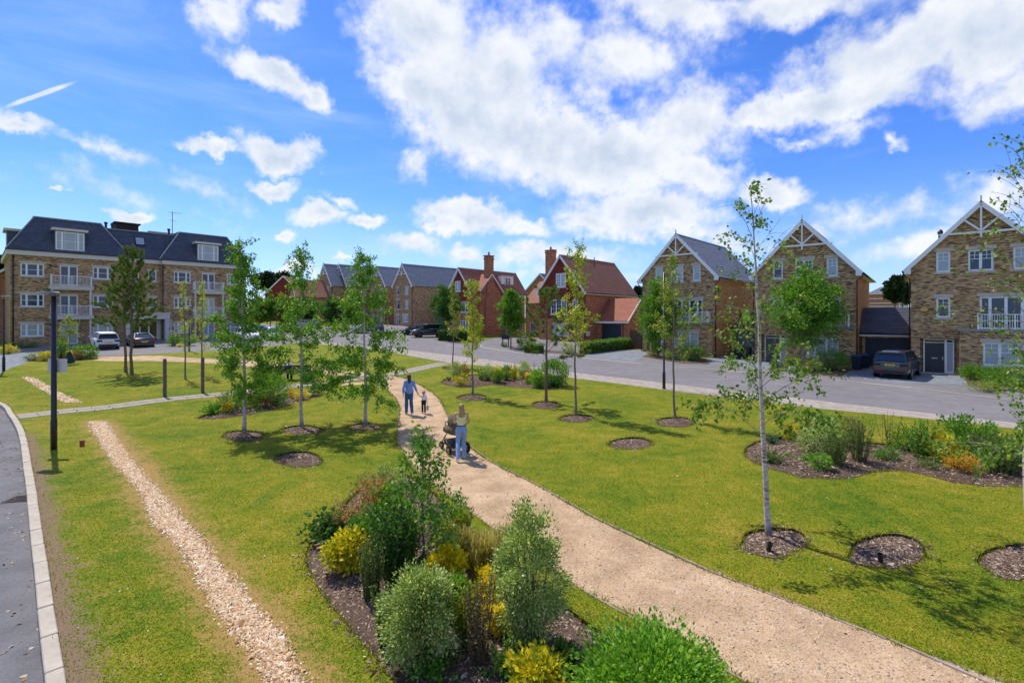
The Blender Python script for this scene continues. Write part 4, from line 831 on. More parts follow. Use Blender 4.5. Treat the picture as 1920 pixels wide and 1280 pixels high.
def red_house_right():
    c = corner_from(1095, 641.5, AR, 6.9); W, D, eave, ridge = 6.9, 13.2, 6.55, 11.0
    h = empty('red_house', c, AR, 'red house with the broad tile-hung gable, white attic window and low garage on its right', 'house')
    hf = [(1.9, 3.45, 2.5, 1.85), (5.25, 3.9, .75, 1.35), (2.1, .6, 2.5, 1.75), (2.7, 6.9, 1.5, 1.75)]
    fr, rt = wall4(h, W, D, eave, 'brick_red', ridge, hf)
    # hung tiles on the gable from the first floor up
    a = Acc(); w2 = Wall(0, -.05, 1, 0); wall_mesh(a, w2, [(0, 3.0), (W, 3.0), (W, eave), (W / 2, ridge - .15), (0, eave)], [hf[0], hf[1], hf[3]], reveal=.05)
    for i in range(1, 66):
        z = 3.0 + i * .115; hw = W / 2 if z < eave else W / 2 * (ridge - .15 - z) / (ridge - .15 - eave)
        if hw < .1: break
        segs = [(W / 2 - hw, W / 2 + hw)]
        for (q, zz, b, hh) in (hf[0], hf[1], hf[3]):
            if zz - .2 < z < zz + hh + .05: segs = [s for (l, r) in segs for s in ((l, min(r, q - .05)), (max(l, q + b + .05), r)) if s[1] > s[0] + .02]
        for (l, r) in segs: fr.block(a, l, r, z - .01, z + .005, .05, .066)
    fr.block(a, 0, W, 2.93, 3.02, 0, .085); a.build('hung_tiles', MATS['tile_hung'], h)
    window(h, w2, *hf[0], cols=3, bars='grid', pane='glass', lintel=0, inset=.0); window(h, w2, *hf[1], cols=1, bars='grid', lintel=0, inset=.0); window(h, fr, *hf[2], cols=3, bars='grid', pane='glass_curtain', stone='brick_red'); window(h, w2, *hf[3], cols=2, bars='grid', pane='glass_blind', lintel=0, inset=.0)
    gable_roof(h, 0, W, 0, D, eave, ridge, 'clay_tile', .4, oy=.35); barge_boards(h, fr, 0, W, eave, ridge, .4, .35, .24)
    s = (ridge - eave) / (W / 2); lo = eave - s * .4; box_part('fascia', 'white_paint', h, rt, -.3, D + .3, lo - .16, lo + .0, .34, .39); gutter(h, (W + .45, -.3, lo), (W + .45, D + .3, lo)); pipe(h, [(W + .06, .15, lo - .1), (W + .06, .15, 0)], .045)
    Acc().tube([(W / 2 + .9, 6.5, ridge - 1.2), (W / 2 + .9, 6.5, ridge + .2)], .06).build('roof_vent', MATS['black_metal'], h)
    chimney(h, -.1, 2.6, 0, 12.2, 1.25, .8)
    # lower wing on the left, ridge across
    a = Acc(); wall_mesh(a, Wall(-4.2, 2.2, 1, 0), [(0, -1.5), (4.2, -1.5), (4.2, 5.2), (0, 5.2)], [(.7, .2, 1.1, 2.1)]); wall_mesh(a, Wall(-4.2, 9.5, 0, -1), [(0, -1.5), (7.3, -1.5), (7.3, 5.2), (3.65, 8.3), (0, 5.2)]); wall_mesh(a, Wall(0, 9.5, -1, 0), [(0, -1.5), (4.2, -1.5), (4.2, 5.2), (0, 5.2)]); wg = a.build('wing', MATS['brick_red'], h)
    a = Acc(); slope(a, (-4.5, 1.85, 5.0), (.1, 1.85, 5.0), (-4.5, 5.85, 8.3), (.1, 5.85, 8.3)); slope(a, (.1, 9.85, 5.0), (-4.5, 9.85, 5.0), (.1, 5.85, 8.3), (-4.5, 5.85, 8.3)); a.build('wing_roof', MATS['clay_tile'], h)
    panel_door(h, Wall(-4.2, 2.2, 1, 0), .7, .2, 1.1, 2.1, 'grey_door'); window(h, Wall(-4.2, 2.2, 1, 0), 2.5, 3.0, 1.1, 1.3, cols=2, bars='grid', lintel=0)
    mt = Acc(); rt.block(mt, .45, .75, .75, 1.3, .0, .14); rt.block(mt, .85, 1.15, .75, 1.3, .0, .14); mt.build('meter_box', MATS['white_paint'], h)
    # garage
    v = Vector((-math.sin(AR), math.cos(AR), 0)); u = Vector((math.cos(AR), math.sin(AR), 0)); o = c + u * (W + .02) + v * 2.9
    q = empty('garage', o, AR, 'red brick garage with dark blue door and clay tiled roof', 'garage'); gw, gd, ge, gr_ = 4.3, 6.4, 2.75, 5.5; f2 = Wall(0, 0, 1, 0)
    a = Acc(); wall_mesh(a, f2, [(0, -1.2), (gw, -1.2), (gw, ge), (0, ge)], [(.7, -.9, 2.75, 3.1)], reveal=.2); wall_mesh(a, Wall(gw, 0, 0, 1), [(0, -1.2), (gd, -1.2), (gd, ge), (gd / 2, gr_ - .1), (0, ge)]); wall_mesh(a, Wall(gw, gd, -1, 0), [(0, -1.2), (gw, -1.2), (gw, ge), (0, ge)]); a.build('wall', MATS['brick_red'], q)
    d = Acc(); f2.block(d, .7, 3.45, -.9, 2.2, -.26, -.18)
    for k in range(8): f2.block(d, .73, 3.42, -.1 + k * .285, -.1 + k * .285 + .265, -.18, -.165)
    d.build('garage_door', MATS['garage_dark'], q)
    a = Acc(); slope(a, (0, -.35, ge - .15), (gw + .3, -.35, ge - .15), (0, gd / 2, gr_), (gw + .3, gd / 2, gr_)); slope(a, (gw + .3, gd + .35, ge - .15), (0, gd + .35, ge - .15), (gw + .3, gd / 2, gr_), (0, gd / 2, gr_)); a.build('roof', MATS['clay_tile_bright'], q)
    box_part('fascia', 'white_paint', q, f2, 0, gw + .3, ge - .42, ge - .18, .26, .32); bb = Acc(); Wall(gw, 0, 0, 1).beam(bb, -.35, ge - .25, gd / 2, gr_ - .1, .2, .26, .31); bb.build('barge_board', MATS['white_paint'], q); pipe(q, [(3.75, -.1, ge - .3), (3.75, -.1, 0)], .045)
    # timber gate beyond the garage
    gt = empty('timber_gate', P(1193, 654), AR, 'grey-brown timber gate between red garage and yellow brick house', 'gate'); 
    for k in range(8): Acc().box(-.62 + k * .155, -.62 + k * .155 + .147, -.02, .02, 0, 1.95 + .0 * k).build('board', MATS['timber_fence'], gt)
    Acc().box(-.62, .62, .02, .06, .3, .42).box(-.62, .62, .02, .06, 1.5, 1.62).build('rail', MATS['timber_fence'], gt); Acc().box(-.74, -.63, -.05, .05, -.3, 2.05).box(.63, .74, -.05, .05, -.3, 2.05).build('gate_post', MATS['timber_fence'], gt)
red_house_right()
def red_house_left():
    W, D, eave, ridge = 4.4, 12.0, 6.6, 9.7; c = corner_from(882, 629.5, AR, W)
    h = empty('red_house', c, AR, 'red house with a big brick chimney rising up its wall and a white roof dormer', 'house')
    hf = [(1.3, 6.3, 1.1, 1.5), (2.5, 3.3, 1.5, 1.5), (2.2, .6, 1.7, 1.6)]; hr = [(7.2, 3.3, 1.1, 1.5), (9.6, .6, 2.0, 1.4), (6.6, 0, 1.1, 2.1)]
    fr, rt = wall4(h, W, D, eave, 'brick_red', ridge, hf, hr)
    a = Acc(); w2 = Wall(0, -.05, 1, 0); wall_mesh(a, w2, [(0, 5.0), (W, 5.0), (W, eave), (W / 2, ridge - .15), (0, eave)], hf[:1], reveal=.05); a.build('hung_tiles', MATS['tile_hung'], h)
    window(h, w2, *hf[0], cols=2, bars='grid', lintel=0, inset=.0, pane='glass_blind'); window(h, fr, *hf[1], cols=2, bars='grid', lintel=0); window(h, fr, *hf[2], cols=3, bars='grid', pane='glass', lintel=0)
    window(h, rt, *hr[0], cols=2, bars='grid', lintel=0); window(h, rt, *hr[1], cols=3, bars='grid', lintel=0); panel_door(h, rt, *hr[2], 'grey_door')
    gable_roof(h, 0, W, 0, D, eave, ridge, 'clay_tile', .35, oy=.35); barge_boards(h, fr, 0, W, eave, ridge, .35, .35, .22)
    s = (ridge - eave) / (W / 2); lo = eave - s * .35; box_part('fascia', 'white_paint', h, rt, 6.4, D + .3, lo - .18, lo, .3, .36); gutter(h, (W + .42, 6.3, lo), (W + .42, D + .3, lo)); pipe(h, [(W + .06, 10.9, lo - .1), (W + .06, 10.9, 0)], .045)
    # chimney stack climbing the side wall, with a small gable behind it
    a = Acc(); rt.block(a, 2.6, 4.9, -1.5, 5.4, .0, .55); rt.block(a, 2.9, 4.5, 5.4, 7.4, .0, .5); rt.block(a, 3.1, 4.3, 7.4, 11.6, -.35, .45); rt.block(a, 3.02, 4.38, 11.0, 11.2, -.43, .53); rt.block(a, 3.0, 4.4, 11.45, 11.62, -.45, .55); ch = a.build('chimney', MATS['brick_red'], h)
    p = rt.p(3.7, 11.62, .05); Acc().lathe([(.15, 0), (.12, .4), (.16, .42), (.16, .5)], p, seg=10).build('chimney_pot', MATS['clay_tile_bright'], ch)
    gw = Wall(W + .3, 1.6, 0, 1); a = Acc(); wall_mesh(a, gw, [(0, 5.6), (4.4, 5.6), (4.4, 6.7), (2.2, 8.9), (0, 6.7)]); wall_mesh(a, Wall(W, 1.6, 1, 0), [(0, -1), (.3, -1), (.3, 6.7), (0, 6.7)]); wall_mesh(a, gw, [(0, -1.5), (4.4, -1.5), (4.4, 5.6), (0, 5.6)]); a.build('cross_gable', MATS['brick_red'], h)
    a = Acc(); slope(a, (W + .6, 1.3, 6.45), (W - 2.0, 1.3, 6.45), (W + .6, 3.8, 8.95), (W - 2.0, 3.8, 8.95)); slope(a, (W - 2.0, 6.3, 6.45), (W + .6, 6.3, 6.45), (W - 2.0, 3.8, 8.95), (W + .6, 3.8, 8.95)); a.build('cross_roof', MATS['clay_tile_bright'], h)
    for (q0, q1) in ((1.3, 3.8), (6.3, 3.8)): bb = Acc(); Wall(W + .3, 0, 0, 1).beam(bb, q0, 6.3, q1, 8.85, .18, .28, .32); bb.build('barge_board', MATS['white_paint'], h)
    # dormer
    d = Acc(); x0 = W - .75; d.box(x0 - 1.4, x0, 7.3, 10.1, 7.1, 9.0); dm = d.build('dormer', MATS['white_paint'], h); Acc().box(x0 - 1.5, x0 + .18, 7.15, 10.25, 9.0, 9.12).build('dormer_roof', MATS['lead'], dm)
    window(h, Wall(x0 + .16, 7.3, 0, 1), .75, 7.35, 1.3, 1.4, cols=2, bars='grid', lintel=0, sill=False, inset=.05, pane='glass_dark', name='dormer_window')
red_house_left()

# ---- grey-roofed yellow brick pairs further down the road
def far_house(label, px, py, ang, W, eave, ridge, D=13, along=None, at=None):
    c = at if at is not None else corner_from(px, py, ang, W if along is None else along); h = empty('brick_house', c, ang, label, 'house', 'yellow brick houses further along the road'); m = W / 2
    hf = [(1.0, 6.0, .8, 1.4), (W - 2.3, 6.0, 1.1, 1.4), (1.0, 3.2, 1.0, 1.9), (W - 2.3, 3.3, 1.1, 1.5), (.9, .1, 1.1, 2.1), (W - 3.2, .8, 2.0, 1.4)]
    fr, rt = wall4(h, W, D, eave, 'brick_stock', ridge, hf, [])
    for i, q in enumerate(hf): window(h, fr, *q, cols=2 if q[2] > 1.05 else 1, bars='top', pane=('glass', 'glass_blind')[i % 2], name='window')
    gable_roof(h, 0, W, 0, D, eave, ridge, 'slate_grey', .35); barge_boards(h, fr, 0, W, eave, ridge, .35, .3); gable_truss(h, fr, 0, W, eave, ridge)
    pipe(h, [(W + .05, -.02, eave - .3), (W + .05, -.02, 0)], .06); return h, c
AF = math.atan2(-.70, .714)
GHO, GHC = far_house('grey-roofed yellow brick house left of the red houses, its long slate slope in view', 772.5, 612, AF, 6.2, 8.0, 11.9, 13)
far_house('narrow slate gable peeping out just left of the long grey slate roof', 0, 0, AF, 6.2, 8.3, 12.1, 12, at=GHC - Vector((math.cos(AF), math.sin(AF), 0)) * 9.2)
far_house('distant yellow brick gabled house, right one of the pair behind the three birches', 651, 606, AF, 6.4, 8.0, 12.2, 16)
far_house('distant yellow brick gabled house, left one of the pair behind the three birches', 622, 606, AF, 6.4, 8.0, 12.2, 13)
# annex with a dormer and garage between the grey house and the red house
c = corner_from(776, 611, AF, 0); an = empty('garage', c + Vector((math.cos(AF) * .5 - math.sin(AF) * 3.5, math.sin(AF) * .5 + math.cos(AF) * 3.5, 0)), AF, 'slate-roofed garage annex with a small white dormer and pale green door', 'garage')
a = Acc(); f2 = Wall(0, 0, 1, 0); wall_mesh(a, f2, [(0, -1), (5, -1), (5, 3.2), (0, 3.2)], [(1.2, -.5, 2.7, 2.8)], reveal=.2); wall_mesh(a, Wall(5, 0, 0, 1), [(0, -1), (8, -1), (8, 3.2), (4, 6.6), (0, 3.2)]); a.build('wall', MATS['brick_stock'], an)
a = Acc(); slope(a, (0, -.3, 3.0), (5.2, -.3, 3.0), (0, 4, 6.8), (5.2, 4, 6.8)); slope(a, (5.2, 8.3, 3.0), (0, 8.3, 3.0), (5.2, 4, 6.8), (0, 4, 6.8)); a.build('roof', MATS['slate'], an)
box_part('garage_door', 'garage_pale', an, f2, 1.2, 3.9, -.5, 2.3, -.25, -.18); box_part('fascia', 'white_paint', an, f2, 0, 5.2, 2.75, 2.98, .24, .3)
dm = Acc().box(1.4, 2.9, .5, 2.6, 3.5, 5.4).build('dormer', MATS['white_paint'], an); window(an, Wall(1.4, .5, 1, 0), .2, 3.7, 1.1, 1.5, cols=2, bars='grid', lintel=0, sill=False, inset=-.04)
# ---- simple far houses
def plain_house(label, px, py, ang, W, D, eave, ridge, matn, roofm, nwin=2, hung=False):
    c = P(px, py); h = empty('red_house' if 'red' in matn else 'house', c, ang, label, 'house', None); hf = []
    for r in range(2):
        for k in range(nwin): hf.append((W * (k + .5) / nwin - .6, .8 + 2.8 * r, 1.2, 1.4))
    fr, rt = wall4(h, W, D, eave, matn, ridge, hf, [])
    for q in hf: window(h, fr, *q, cols=2, bars='cross', lintel=0)
    gable_roof(h, 0, W, 0, D, eave, ridge, roofm, .35); barge_boards(h, fr, 0, W, eave, ridge, .35, .3); return h
plain_house('far red house with orange clay roof and a dark red gable, left of the birches', 497, 601, rad(12), 7.5, 14, 6.0, 10.0, 'tile_hung', 'clay_tile_bright')
plain_house('far red tiled house half hidden behind the second birch', 548, 604, rad(-60), 6, 9, 5.4, 8.6, 'brick_red', 'clay_tile')
plain_house('orange clay roof of a house showing between two yellow brick gables', 1385, 628, rad(-52), 8, 11, 7.6, 11.6, 'brick_red', 'clay_tile_bright')
plain_house('red brick house at the left edge beyond the apartment block', -70, 640, rad(40), 9, 8, 5.8, 9.2, 'brick_red', 'clay_tile')
# distant flats glimpsed over the garage
ft = empty('apartment_block', P(1629, 606), rad(-34), 'distant red brick flats with white balconies seen over the slate garage roof', 'apartment building'); a = Acc(); f2 = Wall(0, 0, 1, 0)
wall4(ft, 12, 9, 11.6, 'brick_red', None)
for z in (3.2, 4.4, 6.4, 7.6, 9.4): box_part('band', 'white_paint', ft, f2, -.05, 12.05, z, z + .25, .0, .06)
a = Acc(); slope(a, (-.4, -.4, 11.6), (12.4, -.4, 11.6), (4, 4.5, 14.2), (8, 4.5, 14.2)); slope(a, (12.4, -.4, 11.6), (12.4, 9.4, 11.6), (8, 4.5, 14.2), (8, 4.5, 14.2)); slope(a, (-.4, 9.4, 11.6), (-.4, -.4, 11.6), (4, 4.5, 14.2), (4, 4.5, 14.2)); slope(a, (12.4, 9.4, 11.6), (-.4, 9.4, 11.6), (8, 4.5, 14.2), (4, 4.5, 14.2)); a.build('roof', MATS['slate_grey'], ft); box_part('cornice', 'white_paint', ft, f2, -.4, 12.4, 11.2, 11.58, -.0, .38)
for z in (2.8, 6.0, 9.0): b = box_part('balcony', 'white_paint', ft, f2, 9.2, 12.6, z, z + .25, .0, 1.6); railing(b, f2, 9.2, 12.6, z + .25, 1.6, 1.0, ret=1.5, step=.3)
for x in (9.2, 12.4): box_part('post', 'white_paint', ft, f2, x, x + .2, -1, 10.4, 1.4, 1.6)
plain_house('slate roofed house with white windows glimpsed between the two red houses', 985, 607, rad(-40), 9, 8, 8.0, 12.0, 'brick_red', 'slate')

# ---- the apartment block on the left
def apartment():
    ang = math.atan2(.737, .676); c = P(19, 650.5); L, D = 21.9, 13.0; eave = 9.75; top = 13.4
    h = empty('apartment_block', c, ang, 'three-storey yellow brick apartment block with steep dark slate roof and white balconies', 'apartment building')
    rc = .45; fl = [1.02, 4.05, 7.15]
    blocks = [(0, 9.35, 0), (9.35, 12.6, rc), (12.6, 21.9, 0)]
    def mir(a, b): return L - a - b
    spec = [(.72, 1.75, 3, [.26, .48, .26]), (6.32, 1.75, 3, [.26, .48, .26])]
    spec_r = [(mir(6.32, 1.75), 1.75, 3, [.26, .48, .26]), (mir(.72, 1.55), 1.55, 3, [.26, .48, .26])]
    fdl, fdr = 3.66, mir(3.66, 1.46)
    for bi, (a0, a1, rec) in enumerate(blocks):
        w = Wall(0, rec, 1, 0); holes = []; wins = []
        if bi == 1:
            for zi, z in enumerate(fl[1:]): wins += [(9.72, z, .8, 1.25, 1, None), (11.35, z, .85, 1.25, 1, None)]
        else:
            for zi, z in enumerate(fl):
                for (a, b, n, ws) in (spec if bi == 0 else spec_r): wins.append((a, z, b, 1.3, n, ws))
        holes = [q[:4] for q in wins]; fd = []
        if bi != 1:
            a = fdl if bi == 0 else fdr; fd = [(a, z, 1.46, 2.12) for z in (.12, 3.2, 6.3)]; holes += fd
        else: holes.append((9.65, .05, 2.7, 2.55))
        m = Acc(); wall_mesh(m, w, [(a0, -1.5), (a1, -1.5), (a1, eave - .5), (a0, eave - .5)], holes); m.build('wall', MATS['brick_stock'], h)
        for k, q in enumerate(wins): window(h, w, *q[:4], cols=q[4], widths=q[5], bars='sash' if q[4] > 1 else 'cross', pane='glass_curtain' if q[1] < 2 else 'glass', lintel=.2)
        for k, q in enumerate(fd): window(h, w, *q, cols=2, bars='none', pane=('glass_blind', 'glass', 'glass')[k] if bi == 0 else ('glass_blind', 'glass_curtain', 'glass')[k], lintel=.2, sill=False, name='french_door')
        if bi == 1: window(h, w, 9.65, .05, 2.7, 2.55, cols=3, widths=[.35, .32, .33], bars='half', pane='glass_dark', lintel=0, sill=False, name='entrance_door')
    for x, s in ((9.35, 1), (12.6, -1)):
        m = Acc(); w = Wall(x, 0, 0, 1) if s > 0 else Wall(x, rc, 0, -1); wall_mesh(m, w, [(0, -1.5), (rc, -1.5), (rc, eave - .5), (0, eave - .5)]); m.build('wall', MATS['brick_stock'], h)
    for w, n in ((Wall(L, 0, 0, 1), D), (Wall(L, D, -1, 0), L), (Wall(0, D, 0, -1), D)):
        m = Acc(); wall_mesh(m, w, [(0, -1.5), (n, -1.5), (n, eave - .5), (0, eave - .5)]); m.build('wall', MATS['brick_stock'], h)
    # string course and cornice
    fr = Wall(0, 0, 1, 0)
    for (a0, a1, rec) in blocks:
        box_part('cornice', 'off_white', h, Wall(0, rec, 1, 0), a0 - (.28 if a0 == 0 else -.28 * 0 if rec == 0 else -.28), a1 + (.28 if a1 == L else 0), eave - .52, eave - .06, -.1, .26)
        box_part('eave_gutter', 'black_metal', h, Wall(0, rec, 1, 0), a0 - (.36 if a0 == 0 else 0), a1 + (.36 if a1 == L else 0), eave - .06, eave + .06, .0, .36)
    for w, n in ((Wall(L, 0, 0, 1), D), (Wall(0, D, 0, -1), D)): box_part('cornice', 'off_white', h, w, -.0, n, eave - .52, eave - .06, -.1, .28)
    for q in ((.05, .68), (2.6, 3.5), (5.3, 6.2), (13.7, 16.6), (18.4, 19.5)): box_part('string_course', 'stone', h, fr, q[0], q[1], 5.42, 5.5, 0, .03)
    # steep roof: two hipped blocks and a lower middle
    i, j = 1.85, 2.2; o = -.32
    def mansard(x0, x1, y0, z0, z1, hl, hr, yi):
        a = Acc(); e = [(x0, y0, z0), (x1, y0, z0), (x1, D + .3, z0), (x0, D + .3, z0)]; t = [(x0 + hl, y0 + yi, z1), (x1 - hr, y0 + yi, z1), (x1 - hr, D - 1.6, z1), (x0 + hl, D - 1.6, z1)]
        for k in range(4): slope(a, e[k], e[(k + 1) % 4], t[k], t[(k + 1) % 4], row=.2)
        a.add(t, [(0, 1, 2, 3)]); r = a.build('roof', MATS['slate'], h)
        f = Acc()
        for k in range(4): f.beam(Vector(t[k]) + Vector((0, 0, .05)), Vector(t[(k + 1) % 4]) + Vector((0, 0, .05)), .2, .12)
        f.build('roof_edging', MATS['lead'], r)
        for k in range(2): Acc().tube([Vector(e[k]) + Vector((0, -.02, .05)), Vector(t[k]) + Vector((0, -.02, .05))], .07, 6).build('hip_tiles', MATS['slate_grey'], r)
    mansard(o, 9.6, o, eave, top, i + .3, 2.4, i); mansard(12.35, L - o, o, eave, top, 2.4, i + .3, i)
    a = Acc(); slope(a, (7.5, rc - .3, eave), (14.5, rc - .3, eave), (7.5, rc + 1.6, 13.0), (14.5, rc + 1.6, 13.0), row=.2); a.add([(7.2, rc + 1.6, 13.0), (14.8, rc + 1.6, 13.0), (14.8, D - 1.6, 13.0), (7.2, D - 1.6, 13.0)], [(0, 1, 2, 3)]); a.build('roof', MATS['slate'], h); Acc().beam((7.2, rc + 1.6, 13.06), (14.8, rc + 1.6, 13.06), .2, .12).build('roof_edging', MATS['lead'], h)
    # dormers
    for a0 in (3.32, mir(3.32, 2.3)):
        d = Acc(); w = Wall(0, -.08, 1, 0); w.block(d, a0 - .1, a0 + 2.4, 9.95, 12.05, -1.9, .0); dm = d.build('dormer', MATS['slate'], h); window(h, w, a0, 10.0, 2.3, 1.95, cols=3, widths=[.22, .56, .22], bars='sash', pane='glass_blind', lintel=0, sill=False, inset=-.1, name='dormer_window')
        d = Acc(); w.block(d, a0 - .3, a0 + 2.6, 12.05, 12.3, -2.0, .3); d.build('dormer_roof', MATS['off_white'], dm)
    d = Acc().box(-.1, 2.4, 3.6, 6.0, 9.9, 12.0).build('dormer', MATS['slate'], h); Acc().box(-.35, 2.4, 3.4, 6.2, 12.0, 12.25).build('dormer_roof', MATS['off_white'], d)
    sk = Acc(); fz = lambda z: rc - .3 + (z - eave) / (13.0 - eave) * 1.9; sk.beam((10.75, fz(11.35) - .06, 11.35), (10.75, fz(12.35) - .06, 12.35), .95, .1, (0, -1, .5)); sko = sk.build('skylight', MATS['black_metal'], h); q = Acc(); q.beam((10.75, fz(11.45) - .1, 11.45), (10.75, fz(12.27) - .1, 12.27), .78, .1, (0, -1, .5)); q.build('pane', MATS['glass_blind'], sko)
    # balconies
    for a0 in (2.9, mir(2.9, 3.25)):
        for z in (3.0, 6.1):
            b = Acc(); fr.block(b, a0 - .12, a0 + 3.37, z - .18, z + .1, -.02, 1.05); fr.block(b, a0 - .2, a0 + 3.45, z + .1, z + .16, -.02, 1.12); fr.block(b, a0 - .02, a0 + 3.27, z - .28, z - .18, -.02, .98); bo = b.build('balcony', MATS['off_white'], h); railing(bo, fr, a0, a0 + 3.25, z + .16, 1.0, 1.05, ret=.98)
        for x in (a0 + .02, a0 + 3.05):
            for (z0, z1) in ((-1, 2.72), (3.16, 5.82)): box_part('post', 'off_white', h, fr, x, x + .16, z0, z1, .8, .96)
    # entrance canopy
    b = Acc(); w = Wall(0, rc, 1, 0); w.block(b, 8.95, 13.2, 2.75, 3.35, -.02, 1.5); w.block(b, 8.85, 13.3, 3.35, 3.5, -.02, 1.6); b.build('canopy', MATS['off_white'], h)
    for x in (9.05, 12.75): box_part('canopy_pillar', 'off_white', h, w, x, x + .38, -1, 2.75, 1.0, 1.4)
    box_part('surround', 'off_white', h, w, 9.36, 9.64, -.5, 2.74, .0, .06); box_part('surround', 'off_white', h, w, 12.36, 12.59, -.5, 2.74, .0, .06); box_part('entrance_plate', 'black_metal', h, fr, 12.95, 13.4, 1.5, 1.75, .01, .04); box_part('pale_panel', 'off_white', h, fr, 12.7, 13.65, -.3, 2.74, .0, .01)
    for x in (.2, 9.22, 12.72, 21.7): pipe(h, [(x, -.08, eave - .5), (x, -.08, 0)], .055)
    for (x, z) in ((2.95, 8.35), (2.95, 5.3), (2.95, 2.2), (18.75, 8.35)): box_part('wall_lamp', 'black_metal', h, fr, x - .1, x + .1, z - .1, z + .08, .0, .18)
    Acc().box(.2, L - .2, .5, D - .2, eave - .2, eave - .1).build('light_stop_slab', MATS['concrete'], h)  # unseen slab added to stop sunlight leaking through at the eaves
    # things on the flat roof
    Acc().box(9.2, 11.4, 5.5, 7.5, 13.0, 14.35).box(9.0, 11.6, 5.3, 7.7, 14.35, 14.5).build('roof_plant', MATS['timber_dark'], h)
    Acc().box(12.6, 16, 6.2, 8.2, 13.0, 13.9).build('roof_plant', MATS['stone'], h)
    for (x, y) in ((7.9, 3.2), (8.6, 4.0), (14.0, 3.0)): Acc().lathe([(.12, 0), (.12, .7), (.17, .72), (.17, .95)], (x, y, 13.0), seg=9).build('roof_vent', MATS['black_metal'], h)
    a = Acc().tube([(14.6, 4, 13), (14.6, 4, 16.3)], .04); a.beam((14.2, 4, 16.2), (15.6, 4, 16.2), .03, .03)
    for k in range(5): a.beam((14.4 + k * .25, 3.8, 16.2), (14.4 + k * .25, 4.2, 16.2), .02, .02)
    a.beam((14.3, 4, 15.2), (15.0, 4, 15.2), .03, .03); a.build('aerial', MATS['black_metal'], h)
apartment()

# ------------------------------------------------------------------ trees and shrubs
def nrm(v): return v / (np.linalg.norm(v, axis=-1, keepdims=True) + 1e-9)
def leaves_mesh(name, pos, axis, size, matn, width=.55, fold=.35, rng=RNG):
    """folded leaf blades, two faces each"""
    n = len(pos); a = nrm(axis); r = rng.normal(0, 1, (n, 3)); s = nrm(np.cross(a, r)); u = np.cross(s, a); size = np.broadcast_to(np.asarray(size), (n,))[:, None]
    tip = pos + a * size; mid = pos + a * size * .45; w = s * size * width * .5; f = u * size * width * fold * .5
    V = np.stack([pos, mid - w + f, tip, mid + w + f], 1).reshape(-1, 3); b = np.arange(n)[:, None] * 4
    T = np.concatenate([b + np.array((0, 2, 1)), b + np.array((0, 3, 2))]); return np_mesh(name, V, T, MATS[matn])
def tube_np(pts, radii, sides):
    pts = np.asarray(pts, float); n = len(pts); d = np.gradient(pts, axis=0); d = nrm(d); ref = np.array([.3, 1, .1]) if abs(d[0, 2]) > .7 else np.array([0, 0, 1.0])
    a = nrm(np.cross(d, ref)); b = np.cross(d, a); th = np.arange(sides) * 2 * np.pi / sides
    V = pts[:, None] + (a[:, None] * np.cos(th)[None, :, None] + b[:, None] * np.sin(th)[None, :, None]) * np.asarray(radii)[:, None, None]
    i = np.arange(n - 1)[:, None] * sides; k = np.arange(sides); k2 = (k + 1) % sides
    Fq = np.stack([i + k, i + k2, i + sides + k2, i + sides + k], -1).reshape(-1, 4); return V.reshape(-1, 3), Fq
class Wood:
    def __init__(s): s.V = []; s.F = []; s.n = 0
    def add(s, pts, radii, sides=5):
        v, f = tube_np(pts, radii, sides); s.V.append(v); s.F.append(f + s.n); s.n += len(v)
    def mesh(s, name, matn): return np_mesh(name, np.concatenate(s.V), np.concatenate(s.F), MATS[matn], True)
def curve_pts(p, d, L, n, droop, wob, r):
    """a bough: starts at p along d, bends down by droop (up when negative)"""
    pts = [np.array(p, float)]; d = np.array(d, float); st = L / n
    for i in range(n):
        d = d + np.array([0, 0, -droop * st]) + r.normal(0, wob, 3); d = d / np.linalg.norm(d); pts.append(pts[-1] + d * st)
    return np.array(pts)
